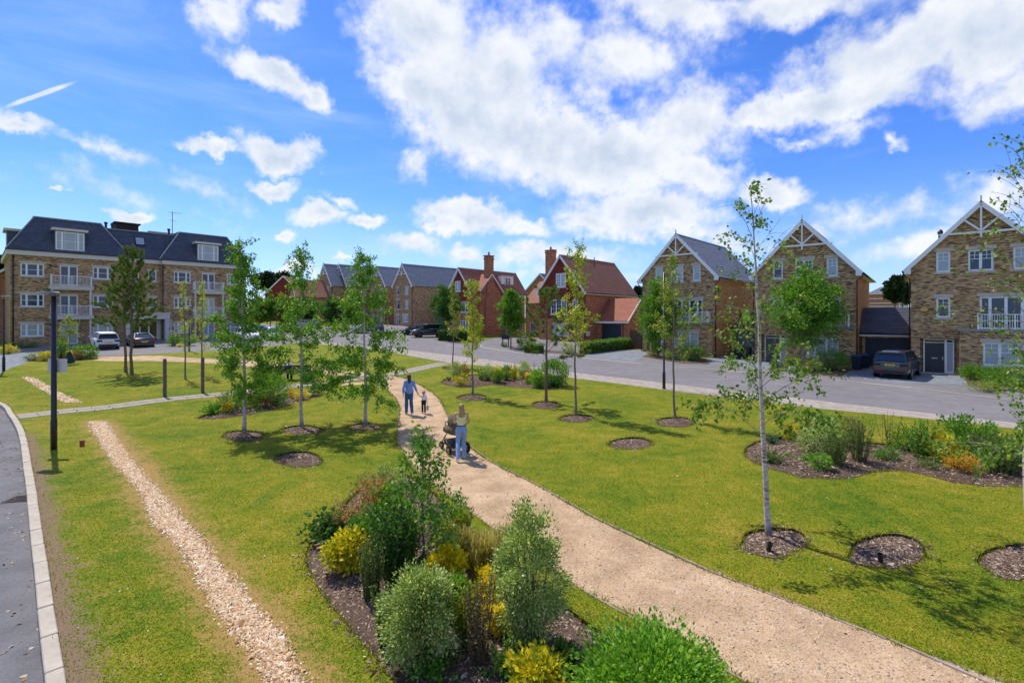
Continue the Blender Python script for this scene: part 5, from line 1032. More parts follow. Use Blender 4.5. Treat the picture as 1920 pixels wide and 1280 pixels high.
def make_tree(name, label, base, H, r0, seed, limbs=24, start=.25, Lmax=1.2, prof=None, up=(55, 35), droop=.25, twigs=7, twig_len=.45, twig_droop=.9, nleaf=10, leaf=.055, leafm='leaf_birch', bark='bark_birch', twigm='twig', spread=.06, lean=(0, 0), wob=.02, width=.7, bare=.0, group=None, needles=False, top_bare=1.0, az_bias=None, keep=None, hang=.5):
    r = np.random.default_rng(seed); root = empty(name, base, 0, label, 'tree', group)
    n = 14; t = np.linspace(0, 1, n); off = np.cumsum(r.normal(0, wob, (n, 2)), 0) * (H / 6); off -= off[0]
    tr = np.column_stack([off[:, 0] + lean[0] * t * H, off[:, 1] + lean[1] * t * H, t * H]); tr[0, 2] = -.15
    w = Wood(); rr = r0 * (1 - t) ** .85 + .006; rr[0] *= 1.35; w.add(tr, rr, 9)
    tw = Wood(); lw = Wood(); LP, LA = [], []
    prof = prof or (lambda q: (1 - q) ** .7 * min(1, .35 + q * 3))
    for i in range(limbs):
        q = (i + r.random()) / limbs; z = start + (1 - start) * q; az = i * 2.39996 + r.normal(0, .4)
        if az_bias is not None and r.random() < az_bias[1]: az = az_bias[0] + r.normal(0, .9)
        k = z * (n - 1); j = min(int(k), n - 2); p = tr[j] + (tr[j + 1] - tr[j]) * (k - j)
        L = Lmax * prof(q) * r.uniform(.75, 1.15); e = rad(up[0] + (up[1] - up[0]) * (1 - q) + r.normal(0, 8))
        d = np.array([math.cos(az) * math.cos(e), math.sin(az) * math.cos(e), math.sin(e)]); m = max(4, int(L / .18))
        bp = curve_pts(p, d, L, m, droop, .05, r); br = max(.006, r0 * .36 * (1 - z * .7) * min(1, L / Lmax + .2)); (w if not twigm == 'twig_pale' else lw).add(bp, np.linspace(br * (1 if twigm != 'twig_pale' else .62), .003, len(bp)), 5)
        nt = max(2, int(twigs * L / Lmax + .5))
        for s in range(nt + 1):
            u = (.25 + .75 * (s + r.random() * .6) / nt) if s < nt else 1.0; u = min(u, 1); k2 = u * (len(bp) - 1); j2 = min(int(k2), len(bp) - 2); tp = bp[j2] + (bp[j2 + 1] - bp[j2]) * (k2 - j2)
            bd = nrm(bp[j2 + 1] - bp[j2]); td = nrm(bd + r.normal(0, .65, 3) + np.array([0, 0, .15])); tl = twig_len * r.uniform(.5, 1.25); c = curve_pts(tp, td, tl, 4, twig_droop, .08, r)
            tw.add(c, np.linspace(.0045, .002, 5), 3)
            if r.random() < bare: continue
            nn = max(1, int(nleaf * r.uniform(.5, 1.5))); uu = r.random(nn) ** .8 * 4; jj = np.minimum(uu.astype(int), 3); fr = (uu - jj)[:, None]
            lp = c[jj] + (c[jj + 1] - c[jj]) * fr
            if needles:
                LP.append(lp); LA.append(nrm(nrm(c[jj + 1] - c[jj]) * .7 + r.normal(0, .55, (nn, 3)) + np.array([0, 0, .25])))
            else:
                LP.append(lp + r.normal(0, spread, (nn, 3))); LA.append(nrm((c[jj + 1] - c[jj]) * 2 + r.normal(0, .6, (nn, 3)) + np.array([0, 0, -hang])))
    LP, LA = np.concatenate(LP), np.concatenate(LA)
    if keep is not None: k = keep(LP); LP, LA = LP[k], LA[k]
    link('trunk', w.mesh('trunk', bark), root)
    if lw.n: link('branches', lw.mesh('branches', twigm), root, 'stuff')
    link('twigs', tw.mesh('twigs', twigm), root, 'stuff')
    link('crown', leaves_mesh('crown', LP, LA, leaf * r.uniform(.65, 1.25, len(LP)), leafm, width, rng=r), root, 'stuff')
    return root
def crown_tree(name, label, base, H, r0, seed, cz, rx, rz, nclump=130, per=34, leaf=.085, leafm='leaf_maple', bark='bark_grey', taper=.0, group=None, sig=.17, width=.75):
    """dense round-headed tree: leaf clumps spread through an egg-shaped crown on real limbs"""
    r = np.random.default_rng(seed); root = empty(name, base, 0, label, 'tree', group); w = Wood(); t = np.linspace(0, 1, 8)
    tr = np.column_stack([np.cumsum(r.normal(0, .012, 8)), np.cumsum(r.normal(0, .012, 8)), t * H * .93]); tr[:, :2] -= tr[0, :2]; tr[0, 2] = -.15; w.add(tr, r0 * (1 - t) ** .8 + .006, 8)
    C = []
    while len(C) < nclump:
        v = r.normal(0, 1, 3); v /= np.linalg.norm(v); q = r.random() ** .38; c = v * q * np.array([rx, rx, rz]) * r.uniform(.70, 1.2); c[:2] *= (1 - taper * max(c[2], 0) / rz); c[:2] *= min(1, 1.0 + .25 * c[2] / rz) if c[2] < 0 else 1
        C.append(c + np.array([0, 0, cz]))
    C = np.array(C); LP, LA = [], []
    for c in C:
        zz = max(cz - rz * .95, c[2] - .55 * np.hypot(c[0], c[1]) - .2); p = np.array([tr[0, 0], tr[0, 1], min(zz, H * .9)]); m = (p + c) / 2 + r.normal(0, .05, 3); w.add(np.array([p, m, c]), [.016, .010, .003], 4)
        k = int(per * r.uniform(.6, 1.4)); o = r.normal(0, sig, (k, 3)) * np.array([1, 1, .75]); LP.append(c + o); LA.append(nrm(nrm(c - np.array([0, 0, cz - rz * .4])) * .8 + nrm(o) * .6 + r.normal(0, .45, (k, 3)) + np.array([0, 0, -.25])))
    LP, LA = np.concatenate(LP), np.concatenate(LA)
    link('trunk', w.mesh('trunk', bark), root); link('crown', leaves_mesh('crown', LP, LA, leaf * r.uniform(.7, 1.25, len(LP)), leafm, width, rng=r), root, 'stuff'); return root

BIR = 'three young birches standing in mulch pits'
make_tree('birch_tree', 'white-barked birch with sparse leaves in the pit nearest the front of the right lawn', P(1443, 1003, -.0), 6.5, .05, 21, limbs=34, start=.27, Lmax=1.75, up=(62, 42), droop=.55, twigs=9, twig_len=.42, twig_droop=1.5, nleaf=32, leaf=.078, leafm='leaf_birch_front', spread=.05, lean=(-.045, 0), twigm='twig_pale', bare=.16, wob=.012, keep=lambda p: (p[:, 2] < 3.4) | (np.sin(p[:, 0] * 9 + p[:, 2] * 7) * np.cos(p[:, 1] * 9 - p[:, 2] * 4) > .12),
          prof=lambda q: 1.0 * (1 - q) ** .9 * min(1, .75 + q * 2) + .12)
make_tree('birch_tree', 'white birch cut by the right edge of the picture', P(1930, 1050), 7.4, .055, 33, limbs=38, start=.20, Lmax=1.55, up=(60, 28), droop=.45, twigs=10, twig_len=.45, twig_droop=1.4, nleaf=26, leaf=.072, leafm='leaf_birch_front', spread=.05, twigm='twig_pale', bare=.12, wob=.014, az_bias=(math.pi, .3), keep=lambda p: (p[:, 2] < 3.6) | (np.random.default_rng(1).random(len(p)) < .22), prof=lambda q: 1.05 * (1 - q) ** .7 * min(1, .8 + q))
make_tree('birch_tree', 'leftmost of three leafy birches in a row of mulch pits', P(458, 810), 6.75, .06, 45, limbs=44, start=.14, Lmax=1.3, up=(62, 30), droop=.35, twigs=10, twig_len=.45, twig_droop=1.3, nleaf=42, leaf=.09, group=BIR, lean=(-.006, 0))
make_tree('birch_tree', 'middle of three leafy birches, a bent bare top above its crown', P(567, 801), 6.55, .058, 58, limbs=36, start=.2, Lmax=1.55, up=(58, 18), droop=.42, twigs=10, twig_len=.5, twig_droop=1.3, nleaf=42, leaf=.09, group=BIR, prof=lambda q: (1 - q) ** 1.15 * min(1, .8 + q * 2) + .08, lean=(.02, 0))
make_tree('birch_tree', 'rightmost and fullest of three leafy birches beside the gravel path', P(686, 797), 6.35, .06, 64, limbs=42, start=.17, Lmax=1.6, up=(58, 12), droop=.42, twigs=10, twig_len=.5, twig_droop=1.3, nleaf=46, leaf=.09, group=BIR, prof=lambda q: (1 - q) ** .8 * min(1, .75 + q * 2.5) + .05)
PIN = dict(bark='bark_pine', leafm='needle', twigm='twig', needles=True, width=.12, leaf=.17, hang=0)
make_tree('pine_tree', 'left one of two bare-stemmed pines before the apartment block', P(236, 697), 7.2, .085, 71, limbs=30, start=.38, Lmax=2.15, up=(55, 8), droop=-.1, twigs=8, twig_len=.34, twig_droop=-.6, nleaf=170, lean=(-.03, 0), prof=lambda q: (1 - q) ** .6 * min(1, .6 + q * 2), group='pair of pines', **PIN)
make_tree('pine_tree', 'right and taller one of two bare-stemmed pines before the apartment block', P(247, 702), 8.0, .09, 72, limbs=32, start=.40, Lmax=2.1, up=(55, 8), droop=-.1, twigs=8, twig_len=.34, twig_droop=-.6, nleaf=170, lean=(.005, 0), prof=lambda q: (1 - q) ** .6 * min(1, .6 + q * 2), group='pair of pines', **PIN)
make_tree('pine_tree', 'sparse young pine with forked branches in front of the right red house', P(1024, 754), 5.35, .068, 75, limbs=20, start=.36, Lmax=2.05, up=(50, 16), droop=-.06, twigs=5, twig_len=.30, twig_droop=-.8, nleaf=130, lean=(-.015, 0), prof=lambda q: (1 - q) ** .55 * min(1, .9 + q), **PIN)
THN = 'slender young trees on the lawn'
def thin(label, px, py, H, seed, leafm='leaf_thin', L=.8, limbs=20, start=.3, nleaf=9, leaf=.085, **k):
    a = dict(up=(70, 42), droop=.05, twigs=6, twig_len=.28, twig_droop=.2, bark='bark_grey', twigm='twig', group=THN, width=.75, spread=.05, hang=.2); a.update(k)
    make_tree('young_tree', label, P(px, py), H, .045, seed, limbs=int(limbs * 1.3), start=start, Lmax=L, nleaf=nleaf * 2, leaf=leaf, leafm=leafm, **a)
thin('slender tree at the lawn corner where paved path meets pavement', 849, 688, 6.2, 81, 'leaf_thin', .75, 20, .32, 10)
thin('slender tree with a pale green leafy stem just in front of the middle flower bed', 886, 742, 5.6, 82, 'leaf_lime', .85, 22, .3, 12, prof=lambda q: (.35 + .65 * abs(math.sin(q * 5.2))) * (1 - q * .55), up=(60, 30))
thin('yellow-green upright tree in front of the low garage', 1080, 779, 6.75, 83, 'leaf_lime', 1.4, 26, .36, 12, up=(70, 48), prof=lambda q: (.5 + .5 * math.sin(q * 9) ** 2) * (1 - q * .5))
thin('slender pale-leaved tree beside the right lamp post', 1267, 787, 6.5, 84, 'leaf_thin', 1.2, 22, .34, 10, up=(65, 28))
thin('sparse yellowish tree between the two timber posts', 348, 711, 6.0, 85, 'leaf_lime', .9, 18, .25, 6, bare=.25)
thin('sparse yellowish tree just behind the right timber post', 378, 704, 6.0, 86, 'leaf_lime', .95, 20, .25, 7, bare=.2)
# street trees
ST = 'round-headed street trees'
def street(label, px, py, cy, rxp, ryp, seed, leafm='leaf_maple', n=130, per=32, leaf=.10, taper=.35, sig=.17, dens=2.0):
    p = P(px, py); s = p.y / F; rz = ryp * s; rx = rxp * s; cz = (HY - cy) * s + HC - p.z
    return crown_tree('street_tree', label, p, cz + rz * .9, .075, seed, cz, rx, rz, n, int(per * dens), leaf * 1.5, leafm, taper=taper, group=ST, sig=max(sig, rx * .12))
street('large round-headed tree in front of the green-door house', 1508, 691, 576, 66, 70, 91, 'leaf_maple', 170, 46, .115, .25)
street('leafy tree in front of the yellow brick house with the grey roof slope', 1234, 668, 586, 38, 64, 92, 'leaf_maple', 200, 40, .10, .3)
street('bright green tree between the two red houses', 958, 653, 582, 27, 40, 93, 'leaf_maple', 130, 36, .12, .55)
street('dark green tree before the left red house gable', 836, 636, 574, 29, 37, 94, 'leaf_dark', 130, 36, .13, .4)
street('street tree right of the three birches, below the far pair of slate gables', 624, 615, 582, 19, 24, 95, 'leaf_dark', 90, 30, .16, .4)
street('street tree behind the third birch, left of the dark blue car', 660, 622, 588, 18, 22, 195, 'leaf_maple', 90, 30, .16, .4)
for i, (px, cy, rx, ry, m, lb) in enumerate(((486, 582, 17, 24, 'leaf_thin', 'leftmost tree of the far green clump beside the apartment block'), (507, 580, 19, 26, 'leaf_maple', 'darker leafy tree in the far green clump, above the silver car'), (530, 578, 18, 27, 'leaf_thin', 'yellow-green tree in the middle of the far green clump'), (551, 582, 18, 25, 'leaf_maple', 'tree at the right of the far green clump, above the pale blue car'), (575, 583, 20, 22, 'leaf_dark', 'low dark tree behind the middle birch, right end of the far clump'))):
    street(lb, px, 614, cy, rx, ry, 100 + i, m, 90, 30, .16, .3)
sap = P(130, 680); make_tree('sapling', 'sapling with a dark watering bag round its foot, by the tall lamp post', sap, 3.5, .03, 110, limbs=16, start=.32, Lmax=.75, nleaf=12, leaf=.12, leafm='leaf_thin', bark='bark_grey', droop=.1, twig_droop=.3, spread=.06)
wb = Acc().lathe([(.36, 0), (.30, .3), (.16, .72), (.09, .86)], (0, 0, 0), seg=14).build('watering_bag', mat('bag_green', (.015, .035, .03), .6)); wb.location = sap; tag(wb, 'dark green watering bag wrapped round the sapling stem', 'watering bag')
# dark pines far off
FARP = 'dark pines on the skyline'
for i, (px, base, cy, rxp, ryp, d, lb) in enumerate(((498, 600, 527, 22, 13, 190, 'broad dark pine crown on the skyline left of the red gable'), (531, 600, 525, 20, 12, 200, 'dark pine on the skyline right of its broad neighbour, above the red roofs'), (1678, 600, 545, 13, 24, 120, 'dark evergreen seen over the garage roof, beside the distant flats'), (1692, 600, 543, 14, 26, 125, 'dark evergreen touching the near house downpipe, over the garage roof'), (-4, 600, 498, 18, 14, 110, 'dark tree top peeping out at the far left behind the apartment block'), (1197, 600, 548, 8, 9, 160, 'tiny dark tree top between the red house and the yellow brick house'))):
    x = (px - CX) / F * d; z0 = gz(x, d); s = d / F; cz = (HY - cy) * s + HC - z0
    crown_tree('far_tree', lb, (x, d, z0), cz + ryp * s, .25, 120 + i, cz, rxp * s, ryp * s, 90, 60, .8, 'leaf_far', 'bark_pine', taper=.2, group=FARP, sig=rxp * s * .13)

# ---- shrubs
def plant(kind, label, px, py, wpx, hpx, leafm, seed, leaf=.04, n=1800, cat='shrub', group=None, flowers=None, nf=60, fsize=.03, width=.5, name=None, stemm='twig', wz=None, lift=.0):
    """a plant rooted where the photo shows its foot; size in photo pixels"""
    p = P(px, py); s = p.y / F; W, Hh = wpx * s / 2, hpx * s * (1.0 + .25 * min(1, (py - HY) / F)) ; r = np.random.default_rng(seed); p.z += lift
    root = empty(name or {'dome': 'shrub', 'open': 'shrub', 'reed': 'tall_perennial', 'grass': 'ornamental_grass', 'fern': 'perennial'}[kind], p, 0, label, cat, group); st = Wood(); LP, LA = [], []
    if kind in ('dome', 'open'):
        k = 64 if kind == 'dome' else 40; n = int(n * 2.3); per = max(6, n // k)
        for i in range(k):
            v = r.normal(0, 1, 3); v /= np.linalg.norm(v); q = r.uniform(.6, 1.0) if kind == 'dome' else r.uniform(.3, 1.05)
            c = v * q * np.array([W, W, Hh * .5]) * r.uniform(.82, 1.08) + np.array([0, 0, Hh * .5]); c[2] = max(c[2], Hh * .07); tp = 1 - .45 * max(0, c[2] / Hh - .5) * (Hh > 1.9 * W); c[:2] *= tp
            b0 = r.normal(0, W * .10, 3); b0[2] = -.06; st.add(np.array([b0, (b0 + c) / 2 + r.normal(0, W * .05, 3), c]), [.007, .005, .002], 4)
            kk = int(per * r.uniform(.7, 1.3)); sg = W * (.17 if kind == 'dome' else .13); o = r.normal(0, sg, (kk, 3)) * np.array([1, 1, .9]); LP.append(c + o); LA.append(nrm(v * .9 + nrm(o) * .5 + r.normal(0, .45, (kk, 3)) + np.array([0, 0, .25])))
    elif kind == 'reed':
        n = int(n * 1.7); k = max(14, n // 46)
        for i in range(k):
            a = r.uniform(0, 6.28); q = r.random() ** .6; b0 = np.array([math.cos(a) * q * W * .35, math.sin(a) * q * W * .35, -.05]); d = np.array([math.cos(a) * q * .33 * W / max(Hh, .1) * 1.6, math.sin(a) * q * .33 * W / max(Hh, .1) * 1.6, 1.0]); c = curve_pts(b0, nrm(d), Hh * r.uniform(.55, 1.02), 6, .05, .035, r); st.add(c, np.linspace(.006, .002, 7), 3)
            m = int(n / k); u = (r.random(m) ** .9) * 5.99; j = u.astype(int); LP.append(c[j] + (c[j + 1] - c[j]) * (u - j)[:, None]); LA.append(nrm(nrm(c[j + 1] - c[j]) * .8 + r.normal(0, .55, (m, 3))))
    elif kind == 'grass':
        V, T = [], []
        for i in range(n):
            a = r.uniform(0, 6.28); b0 = np.array([r.normal(0, W * .16), r.normal(0, W * .16), -.03]); tl = r.uniform(.1, .75) * W; hh = Hh * r.uniform(.55, 1.0); d = np.array([math.cos(a), math.sin(a), 0]); sd = np.array([-math.sin(a), math.cos(a), 0]) * .0045
            p1 = b0 + d * tl * .25 + np.array([0, 0, hh * .6]); p2 = b0 + d * tl * .65 + np.array([0, 0, hh]); p3 = b0 + d * tl * 1.1 + np.array([0, 0, hh * r.uniform(.7, .98)]); o = len(V)
            V += [b0 - sd, b0 + sd, p1 - sd, p1 + sd, p2 - sd * .7, p2 + sd * .7, p3]; T += [(o, o + 1, o + 3), (o, o + 3, o + 2), (o + 2, o + 3, o + 5), (o + 2, o + 5, o + 4), (o + 4, o + 5, o + 6)]
        link('blades', np_mesh('blades', V, T, MATS[leafm]), root, 'stuff'); return root
    elif kind == 'fern':
        for i in range(max(10, n // 9)):
            a = r.uniform(0, 6.28); e = r.uniform(.35, 1.35); L = math.hypot(W, Hh) * r.uniform(.45, .8); c = curve_pts((r.normal(0, W * .12), r.normal(0, W * .12), -.03), (math.cos(a) * math.cos(e), math.sin(a) * math.cos(e), math.sin(e)), L, 5, .5, .04, r); st.add(c, np.linspace(.005, .002, 6), 3); m = 16; u = r.random(m) * 4.99; j = u.astype(int); LP.append(c[j] + (c[j + 1] - c[j]) * (u - j)[:, None]); LA.append(nrm(nrm(c[j + 1] - c[j]) * .5 + r.normal(0, .6, (m, 3))))
    LP, LA = np.concatenate(LP), np.concatenate(LA); LP[:, 2] = np.maximum(LP[:, 2], .01)
    link('stems', st.mesh('stems', stemm), root, 'stuff'); link('foliage', leaves_mesh('foliage', LP, LA, leaf * r.uniform(.65, 1.3, len(LP)), leafm, width, rng=r), root, 'stuff')
    if flowers:
        top = LP[LP[:, 2] > np.quantile(LP[:, 2], .45)]; c = top[r.integers(0, len(top), nf)] + r.normal(0, .012, (nf, 3)) + np.array([0, 0, .02]); m = 6
        fp = np.repeat(c, m, 0); th = np.tile(np.arange(m) * 2 * np.pi / m, nf); fa = np.column_stack([np.cos(th), np.sin(th), np.full(m * nf, .45)]); link('flowers', leaves_mesh('flowers', fp, fa, fsize, flowers, .7, .1, rng=r), root, 'stuff')
    return root
NB = 'plants in the large front bed'
for i, q in enumerate((
 ('dome', 'silvery pale shrub at the far tip of the front bed, beside the path', 726, 935, 62, 58, 'leaf_pale', .035, 1800), ('open', 'shrub with red and pink young leaves at the far left of the front bed', 690, 1000, 118, 96, 'leaf_red', .05, 1500), ('fern', 'dark blade-leaved plant left of the red-leaved shrub', 622, 1003, 55, 62, 'leaf_dark', .09, 520),
 ('dome', 'round yellow-leaved shrub on the left side of the front bed', 654, 1068, 62, 62, 'leaf_yelgreen', .06, 900), ('reed', 'dark spiky shrub just right of the round yellow shrub', 697, 1122, 58, 105, 'leaf_sage', .035, 1700), ('reed', 'tall feathery green shrub left of the bed tree', 742, 1098, 78, 135, 'leaf_dark', .05, 2400), ('open', 'light green bushy growth behind the feathery shrub', 735, 1010, 80, 95, 'leaf_bright', .05, 1300),
 ('grass', 'left tuft of olive ornamental grass by the path edge', 872, 1066, 70, 70, 'leaf_grass', .3, 420), ('grass', 'front tuft of olive ornamental grass between the yellow shrub and the tall pale shrub', 905, 1092, 80, 85, 'leaf_grass', .3, 520), ('grass', 'right tuft of olive ornamental grass next to the tall pale shrub', 946, 1072, 76, 78, 'leaf_grass', .3, 480),
 ('open', 'yellow-leaved shrub in the middle of the front bed', 836, 1105, 62, 68, 'leaf_yellow', .06, 700), ('dome', 'fresh green low bush in front of the middle yellow shrub', 850, 1150, 68, 55, 'leaf_bright', .055, 1000), ('open', 'bright yellow low shrub left of the tall pale shrub', 917, 1125, 60, 45, 'leaf_yellow', .05, 700), ('open', 'small yellow shrub at the foot of the tall pale shrub', 926, 1190, 45, 48, 'leaf_yellow', .05, 450),
 ('dome', 'tall cone of pale variegated leaves on the path side of the front bed', 994, 1208, 118, 222, 'leaf_pale', .034, 8200), ('dome', 'big rounded shrub of pale variegated leaves in the near part of the bed', 786, 1245, 125, 150, 'leaf_pale', .036, 6800), ('reed', 'dark thin-stemmed plant left of the big rounded pale shrub', 721, 1205, 46, 98, 'leaf_sage', .03, 1100), ('reed', 'clump of tall thin brownish stems right of the big pale shrub', 898, 1248, 66, 150, 'stem_brown', .028, 1500), ('fern', 'leafy green plant below the tall pale cone', 962, 1268, 66, 72, 'leaf_hedge', .05, 700),
 ('dome', 'yellow-orange leaved shrub cut by the bottom of the picture', 1010, 1310, 84, 62, 'leaf_yelgreen', .06, 900), ('dome', 'broad bright green bush at the near end of the bed', 1212, 1338, 270, 88, 'leaf_bright', .044, 8000), ('reed', 'thin green upright plant at the path side of the bed tree', 872, 1008, 36, 70, 'leaf_sage', .035, 700), ('fern', 'low green plant at the foot of the bed tree', 790, 1090, 80, 50, 'leaf_dark', .06, 700), ('open', 'mid green leafy bush left of the feathery shrub, under the red-leaved one', 672, 1045, 70, 66, 'leaf_hedge', .05, 900), ('reed', 'thin yellowish green stems between the two pale shrubs', 868, 1215, 56, 110, 'leaf_thin', .04, 1200), ('fern', 'leafy green plant spilling over the mulch beside the daisies', 812, 1262, 66, 40, 'leaf_hedge', .05, 520), ('open', 'green and yellow tangle behind the olive grass tufts', 852, 1030, 70, 66, 'leaf_thin', .05, 800), ('reed', 'fine upright green plant at the near end beside the broad bush', 1058, 1268, 60, 62, 'leaf_hedge', .045, 900), ('reed', 'fine green clump between the bed tree and the feathery shrub', 765, 1060, 60, 90, 'leaf_hedge', .045, 1200),
)):
    plant(*q[:4], q[4] * (1.0 if q[6] in ('leaf_pale', 'leaf_bright') else 1.2), q[5] * 1.04, q[6], seed=300 + i, leaf=q[7] * 1.2, n=q[8], group=NB, width=.5 if q[6] in ('leaf_pale', 'leaf_sage', 'stem_brown') else .65)
plant('dome', 'white daisies in flower spilling over the mulch', 836, 1240, 62, 45, 'leaf_sage', 340, .03, 700, 'flowers', NB, 'petal_white', 70, .026, name='daisy_clump')
make_tree('garden_tree', 'open leafy young tree rising out of the front bed', P(794, 1068), 2.12, .018, 350, limbs=38, start=.06, Lmax=.95, up=(68, 35), droop=.3, twigs=7, twig_len=.24, twig_droop=.6, nleaf=12, prof=lambda q: (1 - q) ** 1.0 * 1.0 + .10, leaf=.085, leafm='leaf_maple', bark='bark_grey', spread=.05, width=.55, lean=(-.02, 0))
LB = 'plants in the bed below the three birches'
for i, q in enumerate((('fern', 'bright green leafy plant at the left end of the birch bed', 401, 776, 28, 22, 'leaf_bright', .10, 420), ('open', 'yellow flowering plant beside the left green plant of the birch bed', 427, 773, 20, 16, 'leaf_yellow', .07, 240), ('dome', 'grey-green rounded shrub behind the left birch trunk', 436, 771, 40, 36, 'leaf_sage', .05, 900), ('open', 'deep red leaved shrub right of the left birch trunk', 478, 765, 34, 26, 'leaf_red', .08, 500), ('dome', 'large light green shrub in the middle of the birch bed', 515, 760, 52, 50, 'leaf_hedge', .07, 1300), ('dome', 'green shrub left of the bench', 500, 748, 44, 46, 'leaf_bright', .07, 900), ('dome', 'dark conical evergreen just left of the bench', 502, 726, 24, 36, 'leaf_dark', .06, 800), ('open', 'yellow flowering perennial left of the middle birch trunk', 565, 749, 22, 14, 'leaf_yellow', .06, 260), ('open', 'orange-leaved low plant near the right end of the birch bed', 548, 746, 18, 16, 'leaf_orange', .06, 220), ('dome', 'small grey-green mound at the right tip of the birch bed', 592, 742, 26, 9, 'leaf_sage', .05, 300))):
    plant(*q[:4], q[4] * 1.2, q[5] * 1.15, q[6], seed=400 + i, leaf=q[7] * 1.2, n=q[8], group=LB)
MB_ = 'plants in the middle bed by the pavement'
for i, q in enumerate((('dome', 'round pale shrub at the left end of the middle bed', 856, 712, 20, 27, 'leaf_pale', .06, 800), ('open', 'reddish leaved shrub next to the left round shrub of the middle bed', 872, 711, 16, 24, 'leaf_red', .07, 380), ('open', 'low yellow-green plant at the front left of the middle bed', 866, 722, 28, 17, 'leaf_yelgreen', .06, 380), ('dome', 'second round pale shrub of the middle bed, right of the slender tree', 915, 714, 20, 26, 'leaf_pale', .06, 800), ('reed', 'upright green perennial left of the second round shrub', 902, 714, 18, 22, 'leaf_bright', .08, 420), ('open', 'orange-yellow flowering plant in the centre of the middle bed', 931, 709, 16, 22, 'leaf_yellow', .07, 320), ('dome', 'dark green dome in front of the orange flowers', 934, 718, 17, 20, 'leaf_hedge', .06, 600), ('dome', 'rounded green shrub right of the dark green dome', 950, 714, 17, 24, 'leaf_maple', .06, 600), ('reed', 'yellowish upright shrub in the middle bed', 964, 712, 18, 26, 'leaf_yelgreen', .07, 500), ('dome', 'third round pale shrub of the middle bed, on a short stem', 984, 709, 21, 26, 'leaf_pale', .06, 800), ('grass', 'orange tinged grass tuft in the middle bed', 988, 717, 18, 17, 'leaf_orange', .1, 220), ('dome', 'small green dome left of the hedge-like bush', 994, 720, 15, 13, 'leaf_hedge', .05, 400), ('open', 'yellow leaved plant beside the hedge-like bush', 1004, 716, 15, 18, 'leaf_yellow', .06, 260), ('dome', 'bright green bush at the pine foot, left part', 1011, 726, 26, 26, 'leaf_bright', .08, 800), ('dome', 'broad hedge-like green bush at the right end of the middle bed', 1041, 724, 44, 39, 'leaf_hedge', .09, 1500), ('fern', 'grey-green low edging plant at the left tip of the middle bed', 842, 713, 18, 7, 'leaf_sage', .05, 220))):
    plant(*q[:4], q[4] * 1.25, q[5] * 1.2, q[6], seed=450 + i, leaf=q[7] * 1.25, n=q[8], group=MB_)
for k, px in enumerate((1002, 918, 990)): plant('reed', ('tall bare flower spike behind the yellow plant of the middle bed', 'thin bare spikes above the second round shrub', 'thin dry stems behind the third round shrub')[k], px, 709, 8, (36, 34, 26)[k], 'stem_brown', 480 + k, .03, 160, group=MB_)
RB = 'plants in the right bed'
for i, q in enumerate((('fern', 'dark blade-leaved plant at the left end of the right bed, behind the birch trunk', 1447, 866, 34, 26, 'leaf_sage', .06, 420), ('fern', 'small bright green seedling in the left mulch of the right bed', 1478, 858, 16, 11, 'leaf_bright', .04, 160), ('dome', 'pale round shrub at the back of the right bed', 1548, 838, 44, 46, 'leaf_pale', .045, 1300), ('open', 'yellow flowered green shrub left in the right bed', 1485, 826, 34, 32, 'leaf_yelgreen', .05, 520), ('dome', 'pale green shrub in front of the pale round one', 1524, 850, 50, 42, 'leaf_pale', .045, 1100), ('reed', 'bushy fine-leaved plant in the centre of the left plant group', 1566, 872, 56, 62, 'leaf_sage', .045, 1700), ('dome', 'bronze leaved shrub behind the fine-leaved plants', 1592, 830, 40, 38, 'leaf_red', .05, 700), ('reed', 'dark fine-stemmed plant right of the bronze shrub', 1610, 866, 48, 74, 'leaf_sage', .04, 1500), ('dome', 'blue-green low tuft at the front of the left plant group', 1537, 880, 30, 24, 'leaf_bright', .045, 520), ('fern', 'blue-green small tuft left of the front low one', 1509, 866, 22, 18, 'leaf_bright', .045, 260), ('reed', 'airy plant of bare upright stems in the middle of the right bed', 1668, 838, 42, 58, 'stem_brown', .03, 460), ('dome', 'low green mound under the airy bare stems', 1662, 862, 32, 18, 'leaf_hedge', .04, 500), ('reed', 'upright green perennial with bare tips right of the airy stems', 1728, 862, 50, 66, 'leaf_hedge', .05, 1500), ('dome', 'yellow flowering shrub in the right half of the right bed', 1768, 868, 38, 48, 'leaf_yelgreen', .055, 800), ('dome', 'orange and green feathery low shrub at the bed front', 1802, 884, 46, 30, 'leaf_orange', .04, 900), ('open', 'dark green broad shrub with large leaves at the right of the bed', 1822, 858, 84, 62, 'leaf_maple', .075, 1700), ('dome', 'low flowering mound at the front edge left of the orange shrub', 1744, 878, 34, 16, 'leaf_sage', .04, 360), ('reed', 'dense green fine-leaved bush near the right picture edge', 1870, 888, 88, 64, 'leaf_sage', .05, 2600), ('dome', 'light green bush cut by the right picture edge, in the right bed', 1925, 884, 80, 56, 'leaf_hedge', .05, 1700), ('open', 'mixed green filler shrub in the middle of the right bed, behind the low mound', 1700, 846, 56, 34, 'leaf_maple', .05, 700), ('open', 'yellowish green shrub between the bronze shrub and the pale round one', 1572, 840, 46, 44, 'leaf_thin', .05, 700), ('fern', 'small purple flowering plant at the left tip of the right bed', 1452, 832, 24, 20, 'leaf_dark', .05, 260))):
    plant(*q[:4], q[4] * 1.25, q[5] * 1.12, q[6], seed=500 + i, leaf=q[7] * 1.25, n=q[8], group=RB, flowers='petal_purple' if i == 21 else 'petal_yellow' if i in (3, 13) else None, nf=22 if i != 13 else 40, fsize=.035)
PB = 'plants round the parking entrance'
